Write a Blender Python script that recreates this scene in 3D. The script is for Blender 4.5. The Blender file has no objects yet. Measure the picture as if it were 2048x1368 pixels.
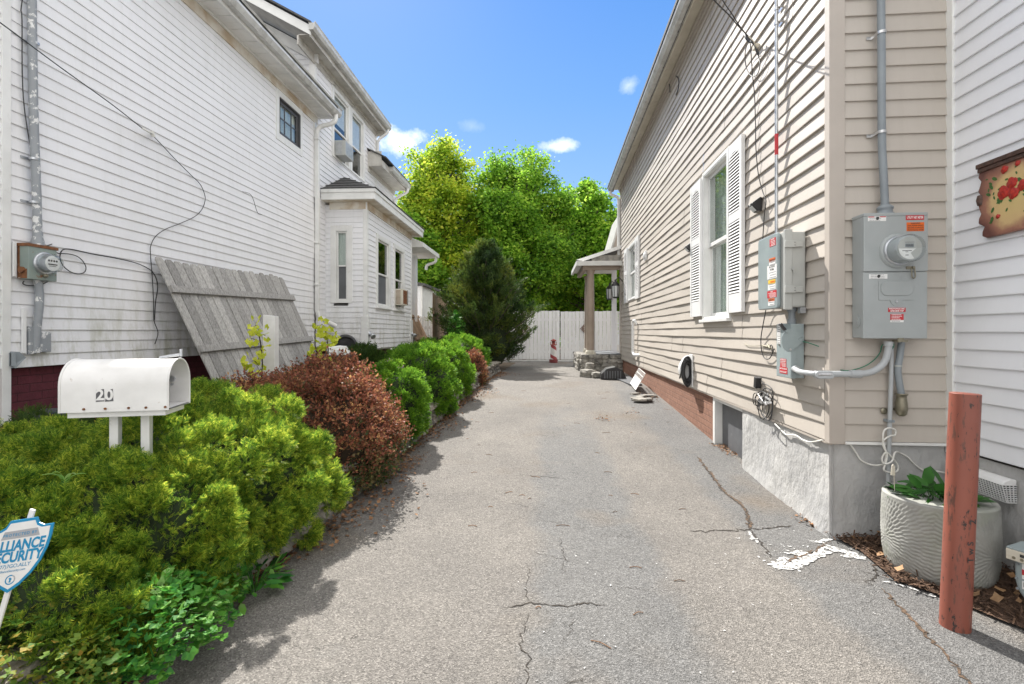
import bpy, bmesh, math, random
import numpy as np
from mathutils import Vector, Matrix
random.seed(7); RG = np.random.default_rng(11)
scene = bpy.context.scene
COL = scene.collection
# ------------------------------------------------------------------ camera model (photo pixel -> world ray)
TH = math.atan(61/1000); CT, ST = math.cos(TH), math.sin(TH); FP = 1000.0; HV = 664.0; CZ = 1.4
def ray(u, v):
    a = u-1024
    return (-FP*ST+a*CT, FP*CT+a*ST, HV-v)
def on_x(u, v, X): r = ray(u, v); s = X/r[0]; return Vector((X, r[1]*s, CZ+r[2]*s))
def on_y(u, v, Y): r = ray(u, v); s = Y/r[1]; return Vector((r[0]*s, Y, CZ+r[2]*s))
def on_z(u, v, Z): r = ray(u, v); s = (Z-CZ)/r[2]; return Vector((r[0]*s, r[1]*s, Z))
class Fr:
    """wall frame: t runs along the wall, o points out of it, z is up"""
    def __init__(s, o, t, n): s.p = o; s.t = t; s.n = n
    def w(s, t, o, z): return Vector((s.p[0]+s.t[0]*t+s.n[0]*o, s.p[1]+s.t[1]*t+s.n[1]*o, z))
    def pix(s, u, v, o=0.0):
        r = ray(u, v); n = s.n
        k = (o+s.p[0]*n[0]+s.p[1]*n[1])/(r[0]*n[0]+r[1]*n[1])
        d = (r[0]*k-s.p[0], r[1]*k-s.p[1])
        return d[0]*s.t[0]+d[1]*s.t[1], CZ+r[2]*k
AR = math.radians(1.31); sa, ca = math.sin(AR), math.cos(AR)
G = Fr((0, 0), (1, 0), (0, 1))
RW = Fr((1.954, 3.515), (sa, ca), (-ca, sa))      # side wall of the tan house
FW = Fr((1.954, 3.515), (ca, -sa), (-sa, -ca))    # its narrow front wall
WW = Fr((2.70, 3.49), (0, -1), (-1, 0))           # white wall on the right, t runs towards the street
LW = Fr((-4.4, 0), (0, 1), (1, 0))                # white house on the left

def gz(y):
    k = min(1, max(0, (y-3.6)/7.5)); return 0.30*k*k*(3-2*k)*0.4+0.30*k*0.6
# ------------------------------------------------------------------ mesh builder
class MB:
    def __init__(s): s.v = []; s.f = []; s.sm = []
    def add(s, vs, fs, smooth=False):
        b = len(s.v); s.v += [tuple(p) for p in vs]
        for f in fs: s.f.append(tuple(b+i for i in f)); s.sm.append(smooth)
        return s
    def box(s, fr, t0, t1, o0, o1, z0, z1):
        p = [fr.w(t, o, z) for z in (z0, z1) for (t, o) in ((t0, o0), (t1, o0), (t1, o1), (t0, o1))]
        return s.add(p, [(0, 3, 2, 1), (4, 5, 6, 7), (0, 1, 5, 4), (1, 2, 6, 5), (2, 3, 7, 6), (3, 0, 4, 7)])
    def bar(s, a, b, w, h, up=(0, 0, 1)):
        a, b = Vector(a), Vector(b); d = (b-a).normalized(); up = Vector(up)
        x = d.cross(up)
        if x.length < 1e-4: x = d.cross(Vector((1, 0, 0)))
        x.normalize(); y = x.cross(d)
        x = x*w/2; y = y*h/2
        p = [a-x-y, a+x-y, a+x+y, a-x+y, b-x-y, b+x-y, b+x+y, b-x+y]
        return s.add(p, [(0, 3, 2, 1), (4, 5, 6, 7), (0, 1, 5, 4), (1, 2, 6, 5), (2, 3, 7, 6), (3, 0, 4, 7)])
    def cyl(s, a, b, r0, r1=None, n=20, caps=True, smooth=True):
        a, b = Vector(a), Vector(b); r1 = r0 if r1 is None else r1
        d = (b-a).normalized(); x = d.orthogonal().normalized(); y = d.cross(x)
        p = []
        for (c, r) in ((a, r0), (b, r1)):
            for i in range(n):
                t = 2*math.pi*i/n; p.append(c+x*r*math.cos(t)+y*r*math.sin(t))
        s.add(p, [(i, (i+1) % n, n+(i+1) % n, n+i) for i in range(n)], smooth)
        if caps:
            s.add(p[:n], [tuple(range(n))[::-1]]); s.add(p[n:], [tuple(range(n))])
        return s
    def lathe(s, c, prof, n=28, ax=(0, 0, 1)):
        """prof: list of (radius, height along ax)"""
        d = Vector(ax).normalized(); x = d.orthogonal().normalized(); y = d.cross(x); c = Vector(c); p = []
        for (r, h) in prof:
            for i in range(n):
                t = 2*math.pi*i/n; p.append(c+d*h+(x*math.cos(t)+y*math.sin(t))*r)
        f = [(k*n+i, k*n+(i+1) % n, (k+1)*n+(i+1) % n, (k+1)*n+i) for k in range(len(prof)-1) for i in range(n)]
        s.add(p, f, True); s.add(p[-n:], [tuple(range(n))]); s.add(p[:n], [tuple(range(n))[::-1]])
        return s
    def tube(s, pts, r, n=8, smooth_path=True, sub=6):
        pts = [Vector(p) for p in pts]
        if smooth_path and len(pts) > 2: pts = catmull(pts, sub)
        rr = r if callable(r) else (lambda k: r)
        p = []; prev = None
        for i, c in enumerate(pts):
            d = (pts[min(i+1, len(pts)-1)]-pts[max(i-1, 0)])
            if d.length < 1e-7: d = Vector((0, 0, 1))
            d.normalize()
            x = d.orthogonal().normalized() if prev is None else (prev-d*prev.dot(d))
            if x.length < 1e-5: x = d.orthogonal()
            x.normalize(); prev = x; y = d.cross(x); q = rr(i/max(1, len(pts)-1))
            for k in range(n):
                t = 2*math.pi*k/n; p.append(c+x*q*math.cos(t)+y*q*math.sin(t))
        m = len(pts)
        s.add(p, [(i*n+k, i*n+(k+1) % n, (i+1)*n+(k+1) % n, (i+1)*n+k) for i in range(m-1) for k in range(n)], True)
        s.add(p[:n], [tuple(range(n))[::-1]]); s.add(p[-n:], [tuple(range(n))])
        return s
    def poly(s, pts): return s.add(pts, [tuple(range(len(pts)))])
    def prism(s, pts, vec):
        vec = Vector(vec); n = len(pts); p = [Vector(q) for q in pts]; q = [a+vec for a in p]
        s.add(p+q, [tuple(range(n))[::-1], tuple(range(n, 2*n))]+[(i, (i+1) % n, n+(i+1) % n, n+i) for i in range(n)])
        return s
    def build(s, name, m, parent=None, bevel=0, recalc=True, origin=None):
        me = bpy.data.meshes.new(name)
        org = root_loc(parent) if parent is not None else (Vector(origin) if origin is not None else base_of(s.v))
        me.from_pydata([(p[0]-org[0], p[1]-org[1], p[2]-org[2]) for p in s.v], [], s.f)
        me.polygons.foreach_set('use_smooth', s.sm)
        if recalc:
            bm = bmesh.new(); bm.from_mesh(me); bmesh.ops.recalc_face_normals(bm, faces=bm.faces); bm.to_mesh(me); bm.free()
        me.materials.append(m)
        o = bpy.data.objects.new(name, me); COL.objects.link(o)
        if parent is not None: o.parent = parent
        else: o.location = org
        if bevel:
            b = o.modifiers.new('bevel', 'BEVEL'); b.width = bevel; b.segments = 2; b.limit_method = 'ANGLE'; b.angle_limit = math.radians(40)
        return o
def base_of(vs):
    a = np.array(vs); return Vector(((a[:, 0].min()+a[:, 0].max())/2, (a[:, 1].min()+a[:, 1].max())/2, a[:, 2].min()))
def root_loc(o):
    l = Vector(o.location)
    while o.parent is not None: o = o.parent; l += Vector(o.location)
    return l
def catmull(p, sub=6):
    q = [p[0]*2-p[1]]+p+[p[-1]*2-p[-2]]; out = []
    for i in range(1, len(q)-2):
        for k in range(sub):
            t = k/sub; a, b, c, d = q[i-1], q[i], q[i+1], q[i+2]
            out.append(0.5*((2*b)+(c-a)*t+(2*a-5*b+4*c-d)*t*t+(3*b-a-3*c+d)*t**3))
    out.append(p[-1]); return out
def tag(o, label=None, cat=None, group=None, kind=None):
    if label: o['label'] = label
    if cat: o['category'] = cat
    if group: o['group'] = group
    if kind: o['kind'] = kind
    return o
def thing(name, label, cat, loc, group=None):
    o = bpy.data.objects.new(name, None); COL.objects.link(o); o.location = loc; o.empty_display_size = 0.1
    return tag(o, label, cat, group)
# ------------------------------------------------------------------ materials
def new_mat(name):
    m = bpy.data.materials.new(name); m.use_nodes = True; nt = m.node_tree
    return m, nt, nt.nodes['Principled BSDF'], nt.nodes['Material Output']
def N(nt, t, **k):
    n = nt.nodes.new(t)
    for a, b in k.items():
        if a.startswith('i_'): n.inputs[a[2:].replace('_', ' ')].default_value = b
        else: setattr(n, a, b)
    return n
def ramp(nt, src, stops):
    r = N(nt, 'ShaderNodeValToRGB'); e = r.color_ramp.elements
    while len(e) < len(stops): e.new(0.5)
    for k, (p, c) in enumerate(stops):
        e[k].position = p; e[k].color = (c if isinstance(c, tuple) else (c, c, c))[:3]+(1,)
    nt.links.new(src, r.inputs[0]); return r.outputs[0]
def coords(nt, scale=(1, 1, 1)):
    g = N(nt, 'ShaderNodeNewGeometry'); mp = N(nt, 'ShaderNodeMapping'); mp.inputs['Scale'].default_value = scale
    nt.links.new(g.outputs['Position'], mp.inputs['Vector']); return mp.outputs[0], g
def noise(nt, vec, scale, detail=4, rough=0.55, dist=0):
    n = N(nt, 'ShaderNodeTexNoise'); n.inputs['Scale'].default_value = scale; n.inputs['Detail'].default_value = detail
    n.inputs['Roughness'].default_value = rough; n.inputs['Distortion'].default_value = dist
    nt.links.new(vec, n.inputs['Vector']); return n.outputs['Fac']
def mixc(nt, f, a, b, mode='MIX'):
    m = N(nt, 'ShaderNodeMix'); m.data_type = 'RGBA'; m.blend_type = mode
    for s, i in ((f, 0), (a, 6), (b, 7)):
        if isinstance(s, (int, float)): m.inputs[i].default_value = s
        elif isinstance(s, tuple): m.inputs[i].default_value = s[:3]+(1,)
        else: nt.links.new(s, m.inputs[i])
    return m.outputs[2]
def bumpn(nt, bs, h, strength, dist=0.01):
    b = N(nt, 'ShaderNodeBump'); b.inputs['Strength'].default_value = strength; b.inputs['Distance'].default_value = dist
    nt.links.new(h, b.inputs['Height']); nt.links.new(b.outputs[0], bs.inputs['Normal']); return b
def pm(name, c1, c2=None, scale=8, rough=0.5, bump=0.0, bscale=60, metallic=0.0, stretch=(1, 1, 1), lo=0.35, hi=0.65, island=0.0, spec=0.5, dist=0.004, dirt=None, dscale=5, dlo=.55, dhi=.7):
    m, nt, bs, out = new_mat(name); vec, g = coords(nt, stretch)
    c2 = c2 or tuple(x*0.88 for x in c1)
    c = ramp(nt, noise(nt, vec, scale, 5), [(lo, c1), (hi, c2)])
    if dirt is not None:
        k = ramp(nt, noise(nt, vec, dscale, 8, .7), [(dlo, 0.0), (dhi, 1.0)]); c = mixc(nt, k, c, dirt)
    if island:
        r = N(nt, 'ShaderNodeMapRange'); r.inputs[3].default_value = 1-island; r.inputs[4].default_value = 1+island
        nt.links.new(g.outputs['Random Per Island'], r.inputs[0])
        h = N(nt, 'ShaderNodeHueSaturation'); nt.links.new(r.outputs[0], h.inputs['Value']); nt.links.new(c, h.inputs['Color']); c = h.outputs[0]
    nt.links.new(c, bs.inputs['Base Color']); bs.inputs['Roughness'].default_value = rough; bs.inputs['Metallic'].default_value = metallic
    bs.inputs['Specular IOR Level'].default_value = spec
    if bump: bumpn(nt, bs, noise(nt, vec, bscale, 6, .6), bump, dist)
    return m
def leafmat(name, cols, nscale=3.0, trans=0.35, rough=0.6, z_green=None, pos=0.45):
    """cols: four colours, picked by random per leaf and a clump sized noise"""
    m, nt, bs, out = new_mat(name); vec, g = coords(nt)
    a = N(nt, 'ShaderNodeMath', operation='MULTIPLY'); a.inputs[1].default_value = 1-pos; nt.links.new(g.outputs['Random Per Island'], a.inputs[0])
    b = N(nt, 'ShaderNodeMath', operation='MULTIPLY_ADD'); b.inputs[1].default_value = pos
    nf = ramp(nt, noise(nt, vec, nscale, 3), [(0.3, 0.0), (0.7, 1.0)])
    nt.links.new(nf, b.inputs[0]); nt.links.new(a.outputs[0], b.inputs[2])
    n = len(cols); c = ramp(nt, b.outputs[0], [(0.1+0.8*i/(n-1), cols[i]) for i in range(n)])
    nt.links.new(c, bs.inputs['Base Color']); bs.inputs['Roughness'].default_value = rough; bs.inputs['Specular IOR Level'].default_value = 0.3
    t = N(nt, 'ShaderNodeBsdfTranslucent'); h = N(nt, 'ShaderNodeHueSaturation'); h.inputs['Saturation'].default_value = 0.98; h.inputs['Value'].default_value = 1.5
    nt.links.new(c, h.inputs['Color']); nt.links.new(h.outputs[0], t.inputs['Color'])
    mx = N(nt, 'ShaderNodeMixShader'); mx.inputs[0].default_value = trans
    nt.links.new(bs.outputs[0], mx.inputs[1]); nt.links.new(t.outputs[0], mx.inputs[2]); nt.links.new(mx.outputs[0], out.inputs['Surface'])
    return m
def siding_mat(name, col, dirtc, zlo, zhi, amt=0.5, streak=0.25, grain=.04, course=None, amt2=0.0):
    """vinyl siding; mildew grows in patches, thicker below zhi"""
    m, nt, bs, out = new_mat(name); vec, g = coords(nt); sv, _ = coords(nt, (1.2, 1.2, 0.35))
    base = ramp(nt, noise(nt, vec, 1.3, 4), [(0.3, col), (0.7, tuple(x*0.94 for x in col))])
    n1 = ramp(nt, noise(nt, sv, 5, 8, .72), [(0.47, 0.0), (0.72, 1.0)])
    sep = N(nt, 'ShaderNodeSeparateXYZ'); nt.links.new(g.outputs['Position'], sep.inputs[0])
    mr = N(nt, 'ShaderNodeMapRange'); mr.inputs[1].default_value = zlo; mr.inputs[2].default_value = zhi; mr.inputs[3].default_value = amt; mr.inputs[4].default_value = amt2
    nt.links.new(sep.outputs[2], mr.inputs[0])
    mu = N(nt, 'ShaderNodeMath', operation='MULTIPLY'); nt.links.new(n1, mu.inputs[0]); nt.links.new(mr.outputs[0], mu.inputs[1])
    c = mixc(nt, mu.outputs[0], base, dirtc)
    st, _ = coords(nt, (2.2, 2.2, 0.12)); n2 = ramp(nt, noise(nt, st, 9, 5, .7), [(0.5, 0.0), (0.8, streak)])
    c = mixc(nt, n2, c, tuple(x*.72 for x in dirtc))
    n3 = ramp(nt, noise(nt, vec, 55, 6, .8), [(0.62, 0.0), (0.78, grain*4)])
    c = mixc(nt, n3, c, (0.22, 0.21, 0.19))
    nt.links.new(c, bs.inputs['Base Color']); bs.inputs['Roughness'].default_value = 0.5; bs.inputs['Specular IOR Level'].default_value = 0.35
    gv, _ = coords(nt, (6, 6, 30)); bumpn(nt, bs, noise(nt, gv, 12, 4), 0.12, 0.003)
    return m
def glass_mat(name, tint=(0.90, 0.93, 0.92), refl=0.04):
    m, nt, bs, out = new_mat(name)
    tr = N(nt, 'ShaderNodeBsdfTransparent'); tr.inputs[0].default_value = tint+(1,)
    gl = N(nt, 'ShaderNodeBsdfGlossy'); gl.inputs['Roughness'].default_value = 0.02
    g = N(nt, 'ShaderNodeNewGeometry'); dt = N(nt, 'ShaderNodeVectorMath', operation='DOT_PRODUCT'); nt.links.new(g.outputs['Incoming'], dt.inputs[0]); nt.links.new(g.outputs['Normal'], dt.inputs[1])
    ab = N(nt, 'ShaderNodeMath', operation='ABSOLUTE'); nt.links.new(dt.outputs['Value'], ab.inputs[0]); om = N(nt, 'ShaderNodeMath', operation='SUBTRACT'); om.inputs[0].default_value = 1; nt.links.new(ab.outputs[0], om.inputs[1])
    pw = N(nt, 'ShaderNodeMath', operation='POWER'); pw.inputs[1].default_value = 4.0; nt.links.new(om.outputs[0], pw.inputs[0])
    a = N(nt, 'ShaderNodeMath', operation='MULTIPLY_ADD'); a.inputs[1].default_value = .8; a.inputs[2].default_value = .03+refl; a.use_clamp = True
    nt.links.new(pw.outputs[0], a.inputs[0]); mx = N(nt, 'ShaderNodeMixShader')
    nt.links.new(a.outputs[0], mx.inputs[0]); nt.links.new(tr.outputs[0], mx.inputs[1]); nt.links.new(gl.outputs[0], mx.inputs[2])
    nt.links.new(mx.outputs[0], out.inputs['Surface']); return m
M = {}
M['tan'] = siding_mat('tan_siding', (0.505, 0.46, 0.408), (0.30, 0.26, 0.20), 0.6, 1.3, 0.12, 0.10, .03)
M['tan_trim'] = pm('tan_trim', (0.47, 0.42, 0.37), (0.43, 0.385, 0.34), 3, .5, .06, 40)
M['white_l'] = siding_mat('white_siding', (0.82, 0.82, 0.835), (0.30, 0.30, 0.17), 1.0, 2.1, 0.9, 0.10, .04, amt2=0.06)
M['white_r'] = siding_mat('white_vinyl', (0.83, 0.84, 0.87), (0.55, 0.55, 0.52), 0.5, 1.0, 0.2, 0.05, .01)
M['white'] = pm('white_trim', (0.80, 0.80, 0.78), (0.70, 0.70, 0.68), 4, .45, .05, 50, dirt=(.52, .50, .45), dscale=6, dlo=.6, dhi=.85)
M['white_clean'] = pm('white_paint', (0.80, 0.80, 0.80), (0.75, 0.75, 0.74), 4, .4, .03, 60)
M['cream'] = pm('cream_soffit', (0.66, 0.62, 0.52), (0.56, 0.52, 0.43), 2.5, .55, .05, 30, dirt=(.42, .37, .28), dscale=3)
M['fascia'] = pm('aged_fascia', (0.62, 0.60, 0.55), (0.46, 0.44, 0.40), 3, .5, .06, 40, dirt=(.33, .31, .27), dscale=4, dlo=.5, dhi=.75)
M['gutter'] = pm('weathered_gutter', (0.60, 0.60, 0.58), (0.46, 0.46, 0.44), 5, .4, .04, 50, dirt=(.30, .29, .26), dscale=6, dlo=.52, dhi=.75)
M['stained'] = pm('stained_frieze', (0.70, 0.66, 0.58), (0.50, 0.40, 0.28), 3.5, .55, .05, 30, lo=.4, hi=.62)
M['shingle'] = pm('asphalt_shingle', (0.06, 0.06, 0.062), (0.11, 0.108, 0.105), 30, .9, .5, 150, island=.25)
M['stucco'] = pm('stucco', (0.50, 0.495, 0.48), (0.36, 0.36, 0.36), 3.5, .9, .85, 16, dist=.02, lo=.35, hi=.7, dirt=(.30, .30, .29), dscale=2.5, stretch=(1, 1, .6))
M['brick'] = None
M['dark'] = pm('dark_interior', (0.03, 0.03, 0.03), (0.02, 0.02, 0.02), 3, .8)
M['bsmt'] = pm('grey_door_paint', (0.13, 0.135, 0.145), (0.10, 0.105, 0.115), 6, .5, .05, 60, dirt=(.22, .22, .22), dscale=9, dlo=.6, dhi=.8)
M['boxgrey'] = pm('grey_enamel', (0.36, 0.385, 0.385), (0.33, 0.355, 0.355), 6, .42, .03, 90, dirt=(.27, .29, .29), dscale=7, dlo=.6, dhi=.85)
M['boxblue'] = pm('blue_grey_enamel', (0.31, 0.365, 0.37), (0.27, 0.32, 0.33), 6, .4, .03, 90, dirt=(.22, .25, .25), dscale=7, dlo=.6, dhi=.85)
M['boxwhite'] = pm('grey_fibreglass', (0.47, 0.48, 0.46), (0.40, 0.41, 0.39), 4, .5, .04, 60, stretch=(1, 1, .3))
M['pvc'] = pm('grey_pvc', (0.44, 0.46, 0.47), (0.38, 0.40, 0.41), 5, .4, .02, 60)
M['pvcdark'] = pm('conduit_grey', (0.25, 0.28, 0.30), (0.21, 0.235, 0.255), 5, .45, .04, 60)
M['galv'] = pm('galvanised_steel', (0.60, 0.62, 0.64), (0.42, 0.44, 0.47), 14, .35, .04, 60, metallic=.75)
M['steel'] = pm('bright_steel', (0.70, 0.70, 0.70), (0.50, 0.50, 0.50), 20, .3, .03, 60, metallic=.9)
M['brass'] = pm('tarnished_metal', (0.30, 0.28, 0.21), (0.22, 0.20, 0.15), 20, .4, .08, 60, metallic=.7)
M['column'] = pm('brown_column_paint', (0.36, 0.285, 0.225), (0.31, 0.245, 0.195), 5, .5, .05, 40)
M['black'] = pm('black_plastic', (0.018, 0.018, 0.02), (0.03, 0.03, 0.032), 8, .4)
M['blackcable'] = pm('black_cable', (0.02, 0.02, 0.022), (0.04, 0.04, 0.042), 20, .55)
M['whitecable'] = pm('white_cable', (0.75, 0.74, 0.70), (0.66, 0.65, 0.6), 20, .45)
M['green'] = pm('green_wire', (0.03, 0.22, 0.13), (0.03, 0.17, 0.1), 20, .5)
M['red'] = pm('red_sticker', (0.55, 0.03, 0.04), (0.48, 0.03, 0.04), 20, .5)
M['orange'] = pm('orange_sticker', (0.75, 0.15, 0.02), (0.68, 0.13, 0.02), 20, .5)
M['yellow'] = pm('yellow_sticker', (0.78, 0.52, 0.05), (0.7, 0.47, 0.05), 20, .5)
M['paper'] = pm('white_label', (0.80, 0.80, 0.79), (0.74, 0.74, 0.72), 20, .5)
M['ink'] = pm('black_ink', (0.03, 0.03, 0.03), (0.05, 0.05, 0.05), 20, .6)
M['greyink'] = pm('grey_ink', (0.32, 0.32, 0.33), (0.4, 0.4, 0.4), 20, .6)
M['blue'] = pm('sign_blue', (0.02, 0.27, 0.50), (0.02, 0.24, 0.46), 20, .4)
M['signgrey'] = pm('sign_grey', (0.42, 0.43, 0.45), (0.36, 0.37, 0.39), 8, .4)
M['conc'] = pm('planter_concrete', (0.35, 0.35, 0.325), (0.27, 0.27, 0.25), 9, .85, .3, 60, dirt=(.26, .28, .22), dscale=4, dlo=.5, dhi=.8)
M['soil'] = pm('dark_soil', (0.05, 0.036, 0.025), (0.10, 0.07, 0.045), 25, .95, .8, 50, dist=.02)
M['mulch'] = pm('bark_mulch', (0.06, 0.032, 0.02), (0.17, 0.10, 0.06), 45, .95, 1.0, 70, dist=.02)
M['litter'] = pm('dry_leaf_litter', (0.24, 0.13, 0.06), (0.13, 0.06, 0.03), 30, .9, island=.6, scale=30) if False else pm('dry_leaf_litter', (0.26, 0.14, 0.065), (0.13, 0.065, 0.035), 30, .9, island=.6)
M['wood'] = pm('grey_weathered_wood', (0.47, 0.455, 0.43), (0.27, 0.258, 0.245), 7, .85, .6, 22, stretch=(10, 10, 1.0), island=.28, dirt=(.11, .10, .095), dscale=9, dlo=.6, dhi=.68, dist=.006)
M['woodtan'] = pm('tan_weathered_wood', (0.36, 0.25, 0.16), (0.24, 0.165, 0.11), 7, .85, .5, 20, stretch=(9, 9, .8), island=.2)
M['fencewhite'] = pm('white_painted_boards', (0.76, 0.76, 0.76), (0.68, 0.68, 0.67), 6, .55, .15, 30, stretch=(6, 6, .8), island=.05, dirt=(.5, .49, .46), dscale=4, dlo=.58, dhi=.8)
M['bark'] = pm('tree_bark', (0.12, 0.10, 0.08), (0.06, 0.05, 0.04), 9, .9, .8, 25, stretch=(3, 3, .6), dist=.02)
M['stone'] = pm('field_stone', (0.34, 0.32, 0.28), (0.19, 0.18, 0.165), 7, .9, .8, 14, island=.28, dist=.03, dirt=(.09, .09, .08), dscale=5, dlo=.52, dhi=.72)
M['stonelight'] = pm('pale_ledge_stone', (0.36, 0.33, 0.275), (0.22, 0.195, 0.16), 9, .9, .8, 14, island=.3, dist=.03, dirt=(.14, .12, .09), dscale=6)
M['glass'] = glass_mat('window_glass')
M['glassdark'] = glass_mat('dark_window_glass', (0.55, 0.58, 0.58), 0.10)
M['glassclear'] = glass_mat('clear_window_glass', (0.92, 0.94, 0.94), 0.0)
M['meterglass'] = glass_mat('meter_glass', (0.9, 0.92, 0.92), 0.03)
M['curtain'] = pm('sheer_curtain', (0.80, 0.82, 0.79), (0.56, 0.60, 0.57), 4, .9, .1, 20, stretch=(8, 8, .5))
M['screen'] = pm('window_screen', (0.13, 0.135, 0.145), (0.10, 0.105, 0.11), 3, .6)
M['shade'] = pm('roller_shade', (0.68, 0.70, 0.70), (0.62, 0.64, 0.64), 2, .8)
M['bronze'] = pm('dark_bronze_frame', (0.10, 0.098, 0.105), (0.08, 0.08, 0.085), 6, .45)
M['bark2'] = M['bark']
def brick_mat(name, c1, c2, mortar, axis='Y', sc=1.0):
    m, nt, bs, out = new_mat(name); g = N(nt, 'ShaderNodeNewGeometry'); sep = N(nt, 'ShaderNodeSeparateXYZ'); cb = N(nt, 'ShaderNodeCombineXYZ')
    nt.links.new(g.outputs['Position'], sep.inputs[0]); nt.links.new(sep.outputs[0 if axis == 'X' else 1], cb.inputs[0]); nt.links.new(sep.outputs[2], cb.inputs[1])
    b = N(nt, 'ShaderNodeTexBrick'); b.inputs['Scale'].default_value = 1; b.inputs['Brick Width'].default_value = .21; b.inputs['Row Height'].default_value = .073
    b.inputs['Mortar Size'].default_value = .006; b.inputs['Mortar Smooth'].default_value = .5; b.inputs['Color1'].default_value = c1+(1,); b.inputs['Color2'].default_value = c2+(1,); b.inputs['Mortar'].default_value = mortar+(1,)
    nt.links.new(cb.outputs[0], b.inputs['Vector'])
    k = ramp(nt, noise(nt, g.outputs['Position'], 14, 6, .7), [(0.35, 0.75), (0.7, 1.15)])
    c = mixc(nt, 1.0, b.outputs['Color'], k, 'MULTIPLY'); nt.links.new(c, bs.inputs['Base Color']); bs.inputs['Roughness'].default_value = .8
    inv = N(nt, 'ShaderNodeMath', operation='MULTIPLY_ADD'); inv.inputs[1].default_value = -1; nt.links.new(b.outputs['Fac'], inv.inputs[0])
    nn = noise(nt, g.outputs['Position'], 60, 4); nt.links.new(nn, inv.inputs[2]); bumpn(nt, bs, inv.outputs[0], .6, .008)
    return m
M['brick'] = brick_mat('painted_brown_brick', (0.32, 0.165, 0.11), (0.27, 0.135, 0.09), (0.20, 0.10, 0.07))
M['maroon'] = brick_mat('maroon_brick', (0.12, 0.022, 0.032), (0.10, 0.018, 0.028), (0.07, 0.014, 0.02))
# foliage
M['arb'] = leafmat('arborvitae_golden', [(0.03, 0.09, 0.014), (0.10, 0.205, 0.022), (0.26, 0.365, 0.032), (0.60, 0.62, 0.07)], 9.0, .40, pos=.35)
M['arb2'] = leafmat('arborvitae_green', [(0.035, 0.10, 0.012), (0.08, 0.19, 0.015), (0.14, 0.29, 0.02), (0.27, 0.42, 0.035)], 5.0, .42)
M['jun'] = leafmat('dark_juniper', [(0.015, 0.035, 0.008), (0.03, 0.06, 0.012), (0.05, 0.095, 0.016), (0.09, 0.15, 0.02)], 3.0, .25)
M['cedar'] = leafmat('red_cedar', [(0.015, 0.038, 0.014), (0.035, 0.072, 0.018), (0.085, 0.13, 0.022), (0.20, 0.22, 0.03)], 1.1, .3, pos=.6)
M['barb'] = leafmat('barberry', [(0.055, 0.08, 0.025), (0.17, 0.065, 0.042), (0.31, 0.105, 0.06), (0.52, 0.33, 0.13)], 6.0, .3)
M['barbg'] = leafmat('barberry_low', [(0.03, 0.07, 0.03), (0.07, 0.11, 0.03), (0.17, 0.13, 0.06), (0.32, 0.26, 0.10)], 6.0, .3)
M['maple'] = leafmat('maple_leaves', [(0.05, 0.13, 0.014), (0.12, 0.26, 0.024), (0.24, 0.42, 0.036), (0.46, 0.60, 0.08)], .9, .55, pos=.5)
M['mapley'] = leafmat('maple_leaves_yellow', [(0.09, 0.17, 0.014), (0.21, 0.34, 0.025), (0.42, 0.51, 0.045), (0.68, 0.66, 0.09)], .9, .55, pos=.5)
M['maple3'] = leafmat('maple_leaves_mid', [(0.055, 0.14, 0.014), (0.13, 0.28, 0.024), (0.25, 0.44, 0.036), (0.48, 0.62, 0.08)], .9, .55, pos=.5)
M['colum'] = leafmat('columbine_leaves', [(0.025, 0.12, 0.03), (0.06, 0.23, 0.035), (0.15, 0.37, 0.045), (0.34, 0.50, 0.20)], 7, .35)
M['ylw'] = leafmat('yellow_green_leaves', [(0.34, 0.40, 0.03), (0.5, 0.55, 0.05), (0.62, 0.65, 0.08), (0.7, 0.7, 0.15)], 7, .45)
M['ivy'] = leafmat('ivy_leaves', [(0.035, 0.10, 0.02), (0.08, 0.17, 0.025), (0.17, 0.25, 0.03), (0.38, 0.24, 0.04)], 7, .3)
M['lily'] = leafmat('strap_leaves', [(0.10, 0.27, 0.05), (0.16, 0.36, 0.06), (0.25, 0.45, 0.1), (0.4, 0.55, 0.2)], 5, .4)
M['hosta'] = leafmat('dark_broad_leaves', [(0.015, 0.07, 0.015), (0.03, 0.11, 0.02), (0.05, 0.17, 0.03), (0.09, 0.25, 0.05)], 7, .3, rough=.35)
M['pink'] = leafmat('pink_petals', [(0.5, 0.28, 0.42), (0.62, 0.38, 0.52), (0.7, 0.5, 0.6), (0.75, 0.62, 0.66)], 9, .3)
M['twig'] = pm('shrub_branches', (0.05, 0.035, 0.02), (0.03, 0.02, 0.012), 20, .95)
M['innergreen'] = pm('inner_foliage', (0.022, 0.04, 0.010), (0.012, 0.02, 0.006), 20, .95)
# ------------------------------------------------------------------ ground, driveway
def sheet(name, xs, ys, zf, m, kind=None, label=None, cat=None):
    mb = MB(); nx, ny = len(xs), len(ys)
    P = [(x, y, zf(x, y)) for y in ys for x in xs]
    mb.add(P, [(j*nx+i, j*nx+i+1, (j+1)*nx+i+1, (j+1)*nx+i) for j in range(ny-1) for i in range(nx-1)], True)
    o = mb.build(name, m, origin=(0, 0, 0), recalc=False); tag(o, label, cat, kind=kind); return o
def lin(a, b, n): return [a+(b-a)*i/(n-1) for i in range(n)]
YS = lin(-8, 3, 12)+lin(3.25, 12, 36)+[14, 17, 20, 25, 35, 60, 150, 400]
def ground_mat():
    m, nt, bs, out = new_mat('dirt_ground'); vec, g = coords(nt)
    c = ramp(nt, noise(nt, vec, 6, 8, .7), [(0.35, (0.07, 0.05, 0.035)), (0.6, (0.14, 0.105, 0.07)), (.75, (0.06, 0.10, 0.03))])
    nt.links.new(c, bs.inputs['Base Color']); bs.inputs['Roughness'].default_value = .95; bumpn(nt, bs, noise(nt, vec, 30, 6), .8, .03); return m
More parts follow.
